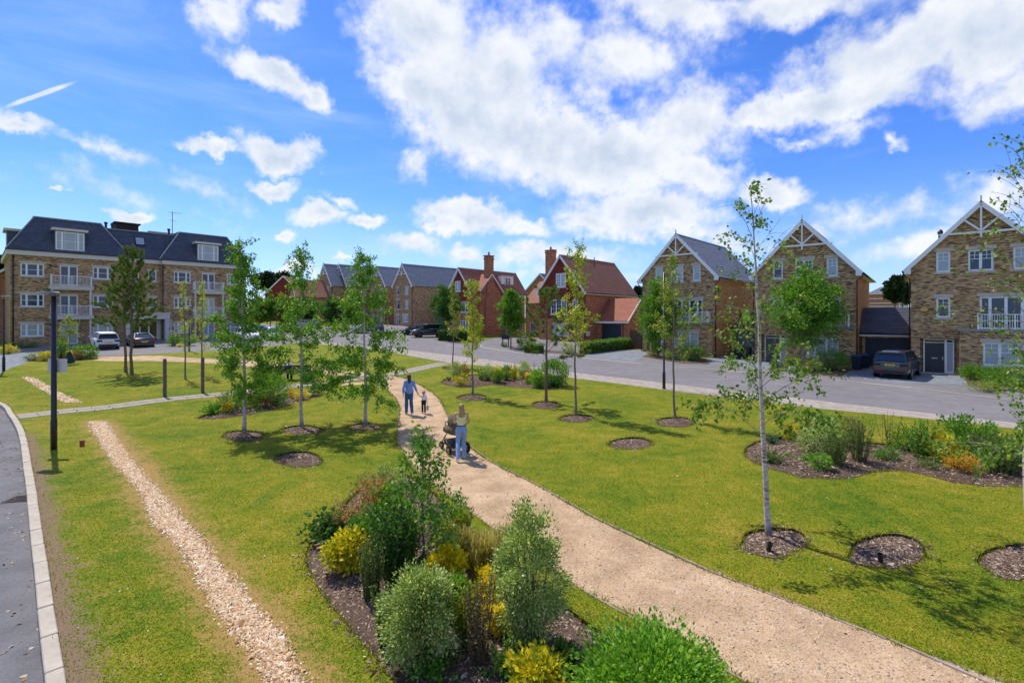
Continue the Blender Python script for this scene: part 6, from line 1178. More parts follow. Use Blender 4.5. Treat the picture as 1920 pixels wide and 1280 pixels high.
for i, q in enumerate((('dome', 'round bright shrub by the white car, at the corner of the parking entrance', 160, 672, 34, 26, 'leaf_hedge', .12, 700), ('dome', 'yellow-green shrub left of the tall lamp post', 85, 676, 22, 16, 'leaf_yelgreen', .1, 420), ('dome', 'tall dark green shrub right behind the tall lamp post', 113, 672, 24, 34, 'leaf_maple', .12, 700), ('open', 'low yellow flowering plants at the sapling foot', 132, 672, 26, 14, 'leaf_yellow', .09, 300), ('open', 'pinkish shrub between sapling and round bright shrub', 147, 674, 20, 15, 'leaf_red', .09, 300), ('dome', 'low grey-green shrub at the left end of the parking bed', 62, 676, 26, 10, 'leaf_sage', .09, 260), ('dome', 'dark low hedge under the left ground floor window', 48, 652, 36, 10, 'leaf_dark', .1, 420), ('dome', 'yellow-green bushes by the far left lamp post', 16, 663, 26, 15, 'leaf_yelgreen', .11, 420), ('dome', 'dark green shrub right of the entrance door', 326, 648, 22, 20, 'leaf_hedge', .11, 500), ('dome', 'second green shrub right of the entrance, under the window', 352, 648, 26, 18, 'leaf_maple', .11, 500), ('open', 'small yellow plant at the corner of the entrance path', 336, 650, 9, 6, 'leaf_yellow', .08, 120))):
    plant(*q[:7], seed=560 + i, leaf=q[7], n=q[8], group=PB)
HB = 'plants in front of the houses'
for i, q in enumerate((('dome', 'dark rounded shrub under the window of the green-door house', 1560, 696, 56, 40, 'leaf_hedge', .10, 1300), ('open', 'flowering shrub with pink blooms under the green-door house window', 1524, 699, 40, 24, 'leaf_maple', .08, 520), ('open', 'straggly brownish shrub left under the green-door house window', 1482, 690, 36, 22, 'leaf_thin', .08, 420), ('dome', 'dense shrub in front of the window of the house beside the lamp post', 1300, 676, 40, 32, 'leaf_hedge', .11, 900), ('dome', 'low flowering shrub at the kerb of the same front bed, with red blooms', 1262, 674, 34, 14, 'leaf_maple', .09, 420), ('dome', 'small shrub at the left corner of that front bed', 1225, 668, 24, 14, 'leaf_thin', .09, 300), ('dome', 'clipped bush right of the black front door', 1828, 712, 46, 25, 'leaf_hedge', .09, 1400), ('dome', 'second clipped bush further right of the black door', 1880, 720, 56, 30, 'leaf_maple', .09, 1500), ('open', 'low yellowish ground plants at the kerb right of the driveway', 1850, 734, 60, 18, 'leaf_thin', .08, 520), ('dome', 'low shrub at the drive corner of the right red house', 1066, 664, 26, 18, 'leaf_sage', .1, 300), ('dome', 'bush under the ground floor window of the right red house', 984, 657, 28, 22, 'leaf_maple', .1, 500), ('dome', 'dark spiky plant at the foot of the dark street bin', 945, 650, 12, 8, 'leaf_dark', .08, 140))):
    plant(*q[:7], seed=600 + i, leaf=q[7], n=q[8], group=HB, flowers='petal_pink' if i in (1, 4) else None, nf=16, fsize=.09)
def hedge(label, a, b, h, d, seed, n=2600):
    p, q = P(*a), P(*b); L = (q - p).length; ang = math.atan2(q.y - p.y, q.x - p.x); r = np.random.default_rng(seed); root = empty('hedge', p, ang, label, 'hedge'); root.rotation_euler = (0, -math.atan2(q.z - p.z, L), ang)
    X = r.uniform(0, L, n); side = r.random(n); Y = np.where(side < .35, -d / 2, np.where(side < .6, d / 2, r.uniform(-d / 2, d / 2, n))); Z = np.where(side < .6, r.uniform(.03, h, n), h); bump = 1 + .06 * np.sin(X * 3 + seed)
    pos = np.column_stack([X, Y, Z * bump]) + r.normal(0, .05, (n, 3)); ax = nrm(np.column_stack([r.normal(0, .5, n), np.sign(Y) * (side < .6) + r.normal(0, .4, n), .5 + r.normal(0, .4, n)]))
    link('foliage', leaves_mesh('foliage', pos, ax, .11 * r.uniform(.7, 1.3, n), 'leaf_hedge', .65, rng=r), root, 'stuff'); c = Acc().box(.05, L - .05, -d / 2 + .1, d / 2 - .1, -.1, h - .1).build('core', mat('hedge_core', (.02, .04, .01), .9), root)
hedge('clipped hedge along the drive of the right red house', (1092, 663), (1180, 652.5), 1.05, .9, 640, 3600)
hedge('clipped hedge in front of the left red house', (822, 637.5), (876, 638.5), 1.15, 1.0, 641, 2400)
hedge('low hedge between the kerb and the right red house front', (985, 660), (1018, 662), .8, .8, 642, 1200)
hedge('low clipped hedge strip across the road behind the silver car', (534, 622), (575, 624), .6, .8, 643, 900)

# ------------------------------------------------------------------ cars
def lettering(text, size, parent, loc, rot, matn, name='lettering', sx=1.0):
    cu = bpy.data.curves.new(name, 'FONT'); cu.body = text; cu.size = size; cu.align_x = 'CENTER'; cu.align_y = 'CENTER'; cu.extrude = .002
    o = bpy.data.objects.new(name, cu); COL.objects.link(o); dg = bpy.context.evaluated_depsgraph_get(); me = bpy.data.meshes.new_from_object(o.evaluated_get(dg)); bpy.data.objects.remove(o)
    me.materials.clear(); me.materials.append(MATS[matn]); o = link(name, me, parent); o.location = loc; o.rotation_euler = rot; o.scale = (sx, 1, 1); return o
mat('tyre', (.012, .012, .013), .8, .3); mat('rim', (.35, .36, .38), .3, .5, .8); mat('rim_dark', (.03, .03, .033), .35, .5, .4); mat('plastic', (.02, .02, .022), .6, .4); mat('car_glass', (.012, .016, .02), .03, .9); mat('plate_yellow', (.78, .52, .02), .5, .3); mat('plate_white', (.8, .8, .78), .5, .3); mat('lamp_red', (.35, .012, .012), .2, .6); mat('lamp_clear', (.6, .63, .66), .1, .9); mat('chrome', (.6, .6, .62), .15, .5, 1.0); mat('plate_ink', (.01, .01, .01), .6)
PAINT = {'grey': (.045, .050, .056), 'white': (.75, .76, .77), 'black': (.008, .009, .011), 'dark': (.010, .012, .020), 'silver': (.42, .45, .48), 'blue': (.015, .035, .10), 'pale': (.30, .38, .45)}
for k, c in PAINT.items(): mat('paint_' + k, c, .25, .6, .35 if k in ('silver', 'grey', 'pale') else 0.0, coat=.9)
def loft(rings, closed=True):
    a = Acc(); n = len(rings[0]); V = [p for r in rings for p in r]; Fs = []
    for i in range(len(rings) - 1):
        for k in range(n): k2 = (k + 1) % n; Fs.append((i * n + k, i * n + k2, (i + 1) * n + k2, (i + 1) * n + k))
    Fs.append(tuple(range(n))[::-1]); Fs.append(tuple((len(rings) - 1) * n + k for k in range(n))); return a.add(V, Fs)
def car(label, px, py, fwd, paint, kind='suv', plate=None, at_rear=True, group=None, offset=0.0, cat='car', dark_rims=False):
    """px, py: where the end nearer the camera meets the ground; fwd: heading"""
    S = {'suv': dict(L=4.75, W=1.94, H=1.74, belt=1.12, bon=1.08, rw=.37, wb=2.85, gl=.27, rr=-2.16, rb=-2.3, wf=.62, wbse=1.35, rhw=.70),
         'hatch': dict(L=4.2, W=1.8, H=1.50, belt=.96, bon=.92, rw=.33, wb=2.6, gl=.2, rr=-1.75, rb=-2.02, wf=.30, wbse=1.1, rhw=.63), 'crossover': dict(L=4.35, W=1.83, H=1.60, belt=1.04, bon=1.0, rw=.345, wb=2.65, gl=.23, rr=-1.85, rb=-2.1, wf=.45, wbse=1.15, rhw=.64),
         'coupe': dict(L=4.4, W=1.84, H=1.40, belt=.92, bon=.86, rw=.34, wb=2.65, gl=.17, rr=-1.0, rb=-1.95, wf=.25, wbse=1.15, rhw=.58), 'estate': dict(L=4.6, W=1.82, H=1.46, belt=.93, bon=.90, rw=.33, wb=2.75, gl=.19, rr=-1.95, rb=-2.2, wf=.25, wbse=1.15, rhw=.62)}[kind]
    f = Vector((fwd[0], fwd[1], 0)).normalized(); p = P(px, py); L, W = S['L'], S['W']
    c = p + f * (L / 2 * (1 if at_rear else -1)) * .97; ang = math.atan2(-f.x, f.y); z0, z1 = gz(*(c - f * 1.4)[:2]), gz(*(c + f * 1.4)[:2]); c.z = (z0 + z1) / 2 + offset
    root = empty('parked_car', c, ang, label, cat, group); root.rotation_euler = (math.atan2(z1 - z0, 2.8), 0, ang); pm = MATS['paint_' + paint]; hw = W / 2
    zs = S['gl']; bl = S['belt']; bn = S['bon']
    st = [(-L / 2, .84, zs + .22, bl - .16, .80), (-L / 2 + .06, .92, zs + .08, bl - .04, .86), (-L / 2 + .3, .985, zs, bl + .02, .9), (-L / 2 + .8, 1.0, zs, bl, .91), (0, 1.0, zs, bl - .02, .91), (S['wbse'] - .1, 1.0, zs, bl - .03, .91), (S['wbse'] + .25, .99, zs, bn, .88), (L / 2 - .45, .97, zs, bn - .07, .84), (L / 2 - .12, .9, zs + .06, bn - .18, .76), (L / 2, .78, zs + .16, bn - .34, .66)]
    rings = []
    for y, w, zb, zt, ws in st:
        h = zt - zb; rings.append([(-hw * w * .93, y, zb), (-hw * w, y, zb + h * .22), (-hw * w, y, zb + h * .62), (-hw * w * .975, y, zt - .09), (-hw * ws, y, zt), (0, y, zt + .035), (hw * ws, y, zt), (hw * w * .975, y, zt - .09), (hw * w, y, zb + h * .62), (hw * w, y, zb + h * .22), (hw * w * .93, y, zb)])
    b = loft(rings).build('body', pm, root, True); m = b.modifiers.new('edge', 'BEVEL'); m.width = .03; m.segments = 2; m.limit_method = 'ANGLE'; m.angle_limit = rad(28)
    # cabin
    yr0, yr1, yf1, yf0 = S['rb'], S['rr'], S['wf'], S['wbse']; H = S['H']; bw, tw = hw * .88, S['rhw']
    def ring(y, w, z): return [(-w, y, z), (w, y, z)]
    B = [(-bw, yr0, bl - .04), (bw, yr0, bl - .04), (bw, yf0, bl - .04), (-bw, yf0, bl - .04)]; T = [(-tw, yr1, H - .06), (tw, yr1, H - .06), (tw, yf1, H - .06), (-tw, yf1, H - .06)]
    Acc().add(B + T, [(3, 2, 1, 0), (4, 5, 6, 7), (0, 1, 5, 4), (1, 2, 6, 5), (2, 3, 7, 6), (3, 0, 4, 7)]).build('windows', MATS['car_glass'], root)
    r = Acc(); rings = []
    for y, w, z in ((yr1 - .14, tw * .93, H - .10), (yr1 - .06, tw * 1.01, H - .05), (yr1 + .3, tw * 1.03, H - .01), ((yr1 + yf1) / 2, tw * 1.03, H), (yf1 - .15, tw * 1.02, H - .03), (yf1 + .06, tw * .98, H - .085)): rings.append([(-w, y, z - .05), (-w * .96, y, z), (-w * .6, y, z + .02), (0, y, z + .028), (w * .6, y, z + .02), (w * .96, y, z), (w, y, z - .05)])
    loft(rings).build('roof', pm if paint != 'grey' else MATS['paint_black'], root, True)
    pl = Acc()
    for s in (-1, 1):
        pl.beam((s * bw, yf0, bl - .04), (s * tw, yf1, H - .06), .07, .06, (1, 0, 0)); pl.beam((s * bw, yr0, bl - .04), (s * tw, yr1, H - .06), .12, .07, (1, 0, 0))
        if kind != 'coupe': pl.beam((s * bw * 1.0, yr0 + .55 * (yr1 - yr0) + .85, bl - .02), (s * tw, yr1 + .7, H - .06), .09, .04, (1, 0, 0))
        pl.beam((s * bw * 1.005, .1, bl - .03), (s * (tw + .005), .0, H - .06), .08, .03, (1, 0, 0))
    pl.build('pillars', pm if paint not in ('grey',) else MATS['paint_black'], root, kind='stuff')
    if kind in ('suv', 'crossover'): Acc().box(-tw * .86, tw * .86, yr1 - .3, yr1 - .05, H - .1, H - .05).build('spoiler', pm, root)
    # wheels
    wr = S['rw']
    for y in (-S['wb'] / 2, S['wb'] / 2):
        for s in (-1, 1):
            x = s * (hw - .11); ar = Acc().lathe([(wr * 1.16, -.02), (wr * 1.16, .02)], (s * (hw * .995), y, wr + .02), 'x', 18); ar.build('wheel_arch', MATS['plastic'], root)
            w = Acc().lathe([(wr * .6, -.11), (wr * .93, -.11), (wr, -.07), (wr, .07), (wr * .93, .12), (wr * .66, .125)], (x, y, wr), 'x', 20); 
            if s < 0: w = Acc().lathe([(wr * .66, -.125), (wr * .93, -.12), (wr, -.07), (wr, .07), (wr * .93, .11), (wr * .6, .11)], (x, y, wr), 'x', 20)
            wo = w.build('wheel', MATS['tyre'], root); rm = Acc().lathe([(wr * .16, s * .128), (wr * .18, s * .135)] if s > 0 else [(wr * .18, -.135), (wr * .16, -.128)], (x, y, wr), 'x', 10)
            rm.lathe([(wr * .6, s * .118), (wr * .66, s * .13)] if s > 0 else [(wr * .66, -.13), (wr * .6, -.118)], (x, y, wr), 'x', 18)
            for k in range(5): a = k * 2 * math.pi / 5; rm.beam((x + s * .131, y + math.cos(a) * wr * .1, wr + math.sin(a) * wr * .1), (x + s * .131, y + math.cos(a) * wr * .64, wr + math.sin(a) * wr * .64), .02, .07, (math.cos(a + 1.57) * 0 + 0, math.cos(a + 1.57), math.sin(a + 1.57)))
            rm.build('rim', MATS['rim_dark' if dark_rims else 'rim'], wo)
    # ends
    Acc().box(-hw * .8, hw * .8, -L / 2 - .03, -L / 2 + .1, zs + .05, zs + .27).build('rear_bumper', MATS['plastic' if kind in ('suv', 'crossover') else 'paint_' + paint], root); Acc().box(-hw * .72, hw * .72, L / 2 - .12, L / 2 + .015, zs + .02, zs + .17).build('front_bumper', MATS['plastic'], root); Acc().box(-hw * .42, hw * .42, L / 2 - .1, L / 2 + .008, zs + .22, bn - .38).build('grille', MATS['plastic'], root)
    for s in (-1, 1):
        x0, x1 = sorted((s * hw * .52, s * hw * .93)); Acc().box(x0, x1, -L / 2 - .012, -L / 2 + .22, bl - .30, bl - .13).build('tail_light', MATS['lamp_red' if kind not in ('suv', 'crossover') else 'plastic'], root)
        x0, x1 = sorted((s * hw * .5, s * hw * .86)); Acc().box(x0, x1, L / 2 - .3, L / 2 - .03, bn - .30, bn - .17).build('headlight', MATS['lamp_clear'], root)
        if kind == 'suv': x0, x1 = sorted((s * hw * .4, s * hw * .76)); Acc().box(x0, x1, -L / 2 - .04, -L / 2 + .02, zs + .28, zs + .33).build('reflector', MATS['lamp_red'], root)
        Acc().ball((s * (hw + .09), yf0 - .28, bl + .07), (.11, .07, .085), 8, 6).build('mirror', pm, root, True)
        Acc().beam((s * hw * .985, .12, bl - .02), (s * hw * .985, -.95, bl - .01), .012, .03).build('window_trim', MATS['chrome' if kind == 'suv' else 'plastic'], root)
        for y in (-.25, .75): Acc().beam((s * (hw + .008), y, bl - .2), (s * (hw + .008), y - .16, bl - .2), .025, .03).build('door_handle', pm, root)
    py_ = -L / 2 - .035; zp = bl - .36 if kind != 'suv' else bl - .22
    pr = Acc().box(-.26, .26, py_, py_ + .1, zp - .056, zp + .056).build('number_plate', MATS['plate_yellow'], root)
    if plate: lettering(plate, .105, pr, (0, py_ - .002, zp), (rad(90), 0, 0), 'plate_ink', sx=.85)
    Acc().box(-.26, .26, L / 2 - .05, L / 2 + .02, zs + .2, zs + .31).build('number_plate', MATS['plate_white'], root)
    if kind in ('suv', 'hatch', 'crossover', 'estate'): 
        Acc().beam((-bw * .82, yr0 - .03, bl + .02), (bw * .82, yr0 - .03, bl + .02), .02, .06).build('rear_trim', MATS['plastic'], root)
    return root
vA = Vector((-.737, .676, 0)); vH = Vector((.657, .754, 0))
car('dark grey luxury SUV parked nose to the garage between two yellow brick houses', 1669, 710, (.73, .68), 'grey', 'suv', 'HK73 PWJ', group=None)
car('white car parked facing the apartment block, left of the dark coupe', 203, 655, vA, 'white', 'crossover')
car('dark coupe with red tail lights beside the white car and the entrance', 271, 651, vA, 'dark', 'coupe')
car('silver car seen from its front behind the left birches', 521, 638.5, (.62, -.78), 'silver', 'estate', at_rear=False)
car('white car mostly hidden by the left birch, in the bay beside the silver car', 476, 640, (.70, -.71), 'white', 'estate', at_rear=False)
car('dark car squeezed behind the silver car in the parking bays', 497, 634.5, (.70, -.71), 'dark', 'hatch', at_rear=False)
car('black SUV standing side-on in front of the grey-roofed house', 772, 632, (-.93, -.36), 'black', 'suv', at_rear=False, dark_rims=True)
car('black car half hidden behind the black SUV', 752, 627.5, (-.93, -.36), 'dark', 'hatch', at_rear=False, dark_rims=True)
car('dark blue hatchback behind the crown of the right birch', 664, 624.5, (-.9, -.43), 'blue', 'hatch', at_rear=False)
car('pale blue car far along the road behind the middle birch', 544, 614.5, (-.93, -.36), 'pale', 'estate', at_rear=False)

# ------------------------------------------------------------------ posts, lamps, bench and other street things
def lamp_post(label, px, py, top_y, head=(-1, 0), plate=False, r=.055):
    p = P(px, py); s = p.y / F; Hh = (HY - top_y) * s + HC - p.z; root = empty('lamp_post', p, 0, label, 'street lamp')
    Acc().lathe([(.085, -.2), (.085, .9), (r, .95), (r * .95, Hh - .05)], seg=14).build('post', MATS['black_metal'], root, True)
    d = Vector((head[0], head[1], 0)).normalized(); a = Acc(); q = Vector((0, 0, Hh))
    w = Vector((-d.y, d.x, 0)); prof = [(-.16, .06, .03), (-.05, .15, .06), (.15, .17, .065), (.42, .16, .05), (.58, .12, .03)]; rings = []
    for u, hw, h in prof: c = q + d * u + Vector((0, 0, .03)); rings.append([c - w * hw, c - w * hw * .8 + Vector((0, 0, h)), c + w * hw * .8 + Vector((0, 0, h)), c + w * hw, c + w * hw * .85 - Vector((0, 0, .02)), c - w * hw * .85 - Vector((0, 0, .02))])
    loft(rings).build('lamp_head', mat('lamp_grey', (.16, .17, .19), .4, .5), root)
    Acc().tube([q - Vector((0, 0, .16)), q + Vector((0, 0, .06))], [.05, .075], 10).build('collar', MATS['lamp_grey'], root); gl = Acc(); c = q + d * .3 + Vector((0, 0, .005)); gl.beam(c - d * .2, c + d * .2, .2, .012); gl.build('lens', MATS['lamp_clear'], root)
    Acc().lathe([(.05, 0), (.05, .05)], tuple(q + Vector((0, 0, .09))), seg=9).build('sensor', MATS['lamp_grey'], root)
    if plate: Acc().box(-.115, .115, -.0865, -.08, .45, .75).build('access_door', MATS['black_metal'], root)
    return root
lamp_post('tall black lamp post nearest the kerb of the left road', 101, 842, 552, (-1, .25), r=.075)
sb = Acc().box(-.30, .30, .095, .115, -.0, .42).build('notice_board', mat('board_pale', (.62, .60, .55), .6, .2)); pb = P(101, 842); sb.location = (pb.x + .02, pb.y, pb.z + 2.42); tag(sb, 'pale blank board fixed to the far side of the tall lamp post', 'sign')
lamp_post('black lamp post at the far left edge by the block paving', 7, 695, 557, (1, -.3))
lamp_post('black lamp post on the pavement of the main road, right of centre', 1245, 729, 504, (.9, .5))
lamp_post('distant black lamp post between the pines and the thin trees', 355, 658, 575, (.6, -.6))
lamp_post('far slim lamp post at the green clump beyond the parked silver car', 519, 640, 572, (.9, -.2), r=.04)
for k, (px, py, ty, lb) in enumerate(((309, 743, 674, 'left one of two plain timber posts on the back lawn'), (380, 736, 671, 'right one of two plain timber posts on the back lawn, beside the paved path'))):
    p = P(px, py); Hh = (py - ty) * p.y / F * 1.02; o = Acc().lathe([(.082, -.3), (.082, Hh - .04), (.065, Hh)], seg=12).build('timber_post', MATS['timber_grey'], None, False); o.location = p; tag(o, lb, 'post', 'timber posts on the back lawn')
mk = Acc().box(-.045, .045, -.045, .045, -.1, .17).box(-.05, .05, -.05, .05, .17, .19).build('marker_peg', mat('peg_red', (.30, .06, .03), .7)); mk.location = P(154, 836); tag(mk, 'small red marker peg in the grass left of the stone strip', 'peg')
for k, (px, py, lb) in enumerate(((1442, 1031, 'black stub of pipe in the pit under the front birch'), (1651, 1052, 'black stub of pipe in the empty right-hand pit'))):
    p = P(px, py); o = Acc().lathe([(.04, -.1), (.04, .07), (.048, .07), (.048, .095), (.036, .095), (.036, .05)], seg=14).build('watering_pipe', MATS['plastic']); o.location = (p.x, p.y, p.z + .05); o.rotation_euler = (rad(12), rad(-14 if k else 8), 0); tag(o, lb, 'pipe', 'watering pipes in tree pits')
# bench
def bench():
    a, b = P(521, 714), P(580, 711.5); p = (a + b) / 2; ang = math.atan2(b.y - a.y, b.x - a.x); root = empty('park_bench', p, ang, 'dark timber park bench by the paved path, seen from behind', 'bench'); L = 1.0
    for k in range(4): Acc().box(-L, L, -.02 + k * .125, .09 + k * .125, .43, .47).build('seat_slat', MATS['timber_grey'], root)
    for k in range(4): o = Acc().box(-L, L, -.015, .015, 0, .095).build('back_slat', MATS['timber_dark'], root); o.location = (0, -.05 - k * .025, .52 + k * .105); o.rotation_euler = (rad(12), 0, 0)
    for x in (-.8, .8):
        Acc().box(x - .05, x + .05, -.05, .42, .0, .43).build('leg', MATS['timber_grey'], root); Acc().beam((x, -.02, .40), (x, -.16, .95), .06, .04).build('back_post', MATS['timber_dark'], root); Acc().box(x - .035, x + .035, -.1, .45, .64, .68).build('armrest', MATS['timber_grey'], root)
    return root, p, ang
BENCH, BP, BA = bench()
def wheelie(label, px, py, ang, matn='bin_blue', rz=0):
    p = P(px, py); root = empty('wheelie_bin', p, ang, label, 'bin', 'wheelie bins'); loft([[(-.24, -.27, .06), (.24, -.27, .06), (.24, .25, .06), (-.24, .25, .06)], [(-.29, -.36, .98), (.29, -.36, .98), (.29, .34, .98), (-.29, .34, .98)]]).f
    a = Acc(); a.add([(-.24, -.27, .06), (.24, -.27, .06), (.24, .25, .06), (-.24, .25, .06), (-.29, -.36, .98), (.29, -.36, .98), (.29, .34, .98), (-.29, .34, .98)], [(3, 2, 1, 0), (4, 5, 6, 7), (0, 1, 5, 4), (1, 2, 6, 5), (2, 3, 7, 6), (3, 0, 4, 7)]).box(-.31, .31, -.38, .36, .93, .985); a.build('bin_body', MATS[matn + '_dark'], root)
    a = Acc(); a.add([(-.31, -.4, .99), (.31, -.4, .99), (.31, .38, 1.0), (-.31, .38, 1.0), (-.27, -.33, 1.06), (.27, -.33, 1.06), (.27, .3, 1.09), (-.27, .3, 1.09)], [(3, 2, 1, 0), (4, 5, 6, 7), (0, 1, 5, 4), (1, 2, 6, 5), (2, 3, 7, 6), (3, 0, 4, 7)]); a.build('lid', MATS[matn], root)
    Acc().tube([(-.25, .42, .97), (.25, .42, .97)], .02, 8).build('handle', MATS[matn], root)
    for s in (-1, 1): Acc().lathe([(.1, -.03), (.1, .03)], (s * .27, .28, .1), 'x', 14).build('wheel', MATS['tyre'], root)
mat('bin_blue', (.015, .04, .13), .5, .4); mat('bin_blue_dark', (.008, .014, .035), .5, .4); mat('bin_grey', (.03, .032, .035), .5, .4); mat('bin_grey_dark', (.014, .015, .017), .5, .4)
wheelie('left one of two dark blue wheelie bins beside the grey car', 1606, 693, A12); wheelie('right one of two dark blue wheelie bins beside the grey car', 1620, 690, A12)
wheelie('left one of two black wheelie bins in front of the pale garage door', 1386, 671, A12, 'bin_grey'); wheelie('right one of two black wheelie bins beside the green-door house corner', 1401, 673, A12, 'bin_grey')
# small colourful things by the green front door
def sack(name, label, cat, px, py, s, matn, seed, dz=0.0):
    r = random.Random(seed); bm = bmesh.new(); bmesh.ops.create_icosphere(bm, subdivisions=3, radius=1)
    for v in bm.verts: k = 1 + .16 * math.sin(v.co.x * 5 + seed) * math.cos(v.co.y * 4 + seed * 2) + .07 * math.sin(v.co.z * 9 + v.co.x * 7); v.co = Vector((v.co.x * s[0] * k, v.co.y * s[1] * k, max(v.co.z, -.75) * s[2] * k + s[2] * .75))
    me = bpy.data.meshes.new(name); bm.to_mesh(me); bm.free(); me.materials.append(MATS[matn]); me.polygons.foreach_set('use_smooth', [True] * len(me.polygons)); o = link(name, me); p = P(px, py); o.location = (p.x, p.y, p.z + dz); o.rotation_euler = (0, 0, seed); return tag(o, label, cat)
mat('cloth_blue', (.10, .32, .62), .7, .3, vary=(.45, .58, .68), scale=5); mat('cloth_red', (.50, .12, .10), .7, .3, vary=(.12, .25, .08), scale=7); mat('cloth_pale_blue', (.32, .40, .66), .7, .3); mat('cloth_pink', (.6, .25, .22), .7, .3, vary=(.05, .05, .07), scale=5)
sack('bag', 'crumpled blue and white bag on the drive left of the green-door house bed', 'bag', 1457, 688, (.36, .3, .30), 'cloth_blue', 3); sack('flower_pot', 'red and green potted flowers at the kerb before the blue bag', 'pot plant', 1451, 694, (.28, .26, .20), 'cloth_red', 5); sack('doormat_bundle', 'pinkish bundle lying by the green front door', 'bundle', 1458, 678, (.32, .24, .14), 'cloth_pink', 7, .05); sack('ball', 'pale blue flowery mound in the mulch under the small street tree', 'flowers', 1486, 694, (.27, .24, .17), 'cloth_pale_blue', 9)
# street bin and notice on legs by the side street
p = P(948, 648); root = empty('street_bin', p, rad(-30), 'dark box on two legs at the corner of the side street', 'street bin'); Acc().box(-.42, .42, -.18, .18, .72, 1.2).build('box', MATS['plastic'], root); Acc().box(-.45, .45, -.2, .2, 1.2, 1.25).build('lid', MATS['black_metal'], root)
for x in (-.36, .36): Acc().box(x - .04, x + .04, -.05, .05, -.1, .72).build('leg', MATS['black_metal'], root)
p = P(861, 633.5); root = empty('estate_sign', p, rad(-20), 'small pale notice board low in front of the hedge of the left red house', 'sign'); Acc().box(-.35, .35, -.02, .02, .5, .95).build('board', MATS['board_pale'], root)
for x in (-.28, .28): Acc().box(x - .025, x + .025, .02, .06, -.1, .95).build('leg', MATS['timber_grey'], root)

# ------------------------------------------------------------------ people
def blob_mesh(name, prims, matn, voxel=.014, smooth=5):
    """one continuous skin over tapered capsules and ellipsoids"""
    bm = bmesh.new(); ico = bmesh.new(); bmesh.ops.create_icosphere(ico, subdivisions=2, radius=1); sp = [v.co.copy() for v in ico.verts]; ico.free()
    for pr in prims:
        if pr[0] == 'c':
            a, b, r1, r2 = Vector(pr[1]), Vector(pr[2]), pr[3], pr[4]; vs = [bm.verts.new(a + v * r1) for v in sp] + [bm.verts.new(b + v * r2) for v in sp]
        else:
            c, r = Vector(pr[1]), Vector(pr[2]); rot = Matrix.Rotation(pr[3], 3, pr[4]) if len(pr) > 3 else Matrix.Identity(3); vs = [bm.verts.new(c + rot @ Vector((v.x * r.x, v.y * r.y, v.z * r.z))) for v in sp]
        res = bmesh.ops.convex_hull(bm, input=vs); kill = [e for e in res['geom_interior'] if isinstance(e, bmesh.types.BMVert)]
        if kill: bmesh.ops.delete(bm, geom=kill, context='VERTS')
    me = bpy.data.meshes.new(name); bm.to_mesh(me); bm.free(); t = bpy.data.objects.new(name, me); COL.objects.link(t)
    m = t.modifiers.new('r', 'REMESH'); m.mode = 'VOXEL'; m.voxel_size = voxel; m2 = t.modifiers.new('s', 'SMOOTH'); m2.factor = .5; m2.iterations = smooth
    dg = bpy.context.evaluated_depsgraph_get(); out = bpy.data.meshes.new_from_object(t.evaluated_get(dg)); bpy.data.objects.remove(t); out.name = name; out.materials.clear(); out.materials.append(MATS[matn]); out.polygons.foreach_set('use_smooth', [True] * len(out.polygons)); out.update(); return out
mat('skin', (.52, .30, .21), .55, .35); mat('skin_dark', (.16, .085, .055), .5, .35); mat('hair_blonde', (.46, .31, .13), .6, .4, vary=(.27, .165, .065), scale=22); mat('hair_brown', (.055, .026, .015), .5, .4, vary=(.11, .05, .025), scale=18); mat('hair_fair', (.42, .24, .10), .6, .4, vary=(.3, .17, .07), scale=25); mat('hair_black', (.012, .010, .009), .5, .4); mat('shirt_blue', (.24, .37, .74), .8, .2, vary=(.19, .30, .63), scale=9, bump=.25, bscale=14); mat('jeans', (.035, .10, .26), .85, .2, vary=(.06, .15, .34), scale=6, bump=.2, bscale=20); mat('jeans_light', (.17, .29, .52), .85, .2, vary=(.28, .41, .63), scale=5, bump=.2, bscale=20); mat('top_yellow', (.74, .74, .40), .8, .2, vary=(.64, .64, .33), scale=9, bump=.2, bscale=16); mat('tee_white', (.78, .74, .82), .8, .2, bump=.2, bscale=25); mat('leggings', (.018, .020, .035), .8, .2); mat('shoe_white', (.75, .74, .72), .6, .3); mat('shoe_pale', (.45, .55, .55), .6, .3); mat('eye_white', (.8, .8, .78), .2, .5); mat('eye_dark', (.03, .02, .015), .2, .5); mat('lips', (.40, .14, .12), .5, .4); mat('shirt_white', (.74, .77, .85), .8, .2, bump=.2, bscale=20); mat('trousers_dark', (.018, .022, .04), .8, .2)
def hand(w, tip, side, out, s=1.0):
    """palm, four bent fingers and a thumb; w wrist, tip the way the fingers point"""
    w, d, sd, o = Vector(w), Vector(tip).normalized(), Vector(side).normalized(), Vector(out).normalized(); c = w + d * .05 * s; P_ = [('c', w, c - d * .005, .019 * s, .026 * s), ('c', c - sd * .018 * s, c + sd * .018 * s + d * .02 * s, .018 * s, .018 * s)]
    for k, L in enumerate((.062, .072, .068, .052)):
        b = c + d * .03 * s + sd * (k - 1.5) * .019 * s; m = b + d * L * .55 * s + o * .006 * s; e = m + (d * .8 + o * .6).normalized() * L * .5 * s; P_ += [('c', b, m, .0095 * s, .0088 * s), ('c', m, e, .0088 * s, .0075 * s)]
    t0 = w + d * .02 * s - sd * .022 * s; t1 = t0 + (d * .7 - sd * .7).normalized() * .04 * s; P_ += [('c', t0, t1, .012 * s, .0105 * s), ('c', t1, t1 + (d * .9 - sd * .1 + o * .3).normalized() * .032 * s, .0105 * s, .009 * s)]; return P_
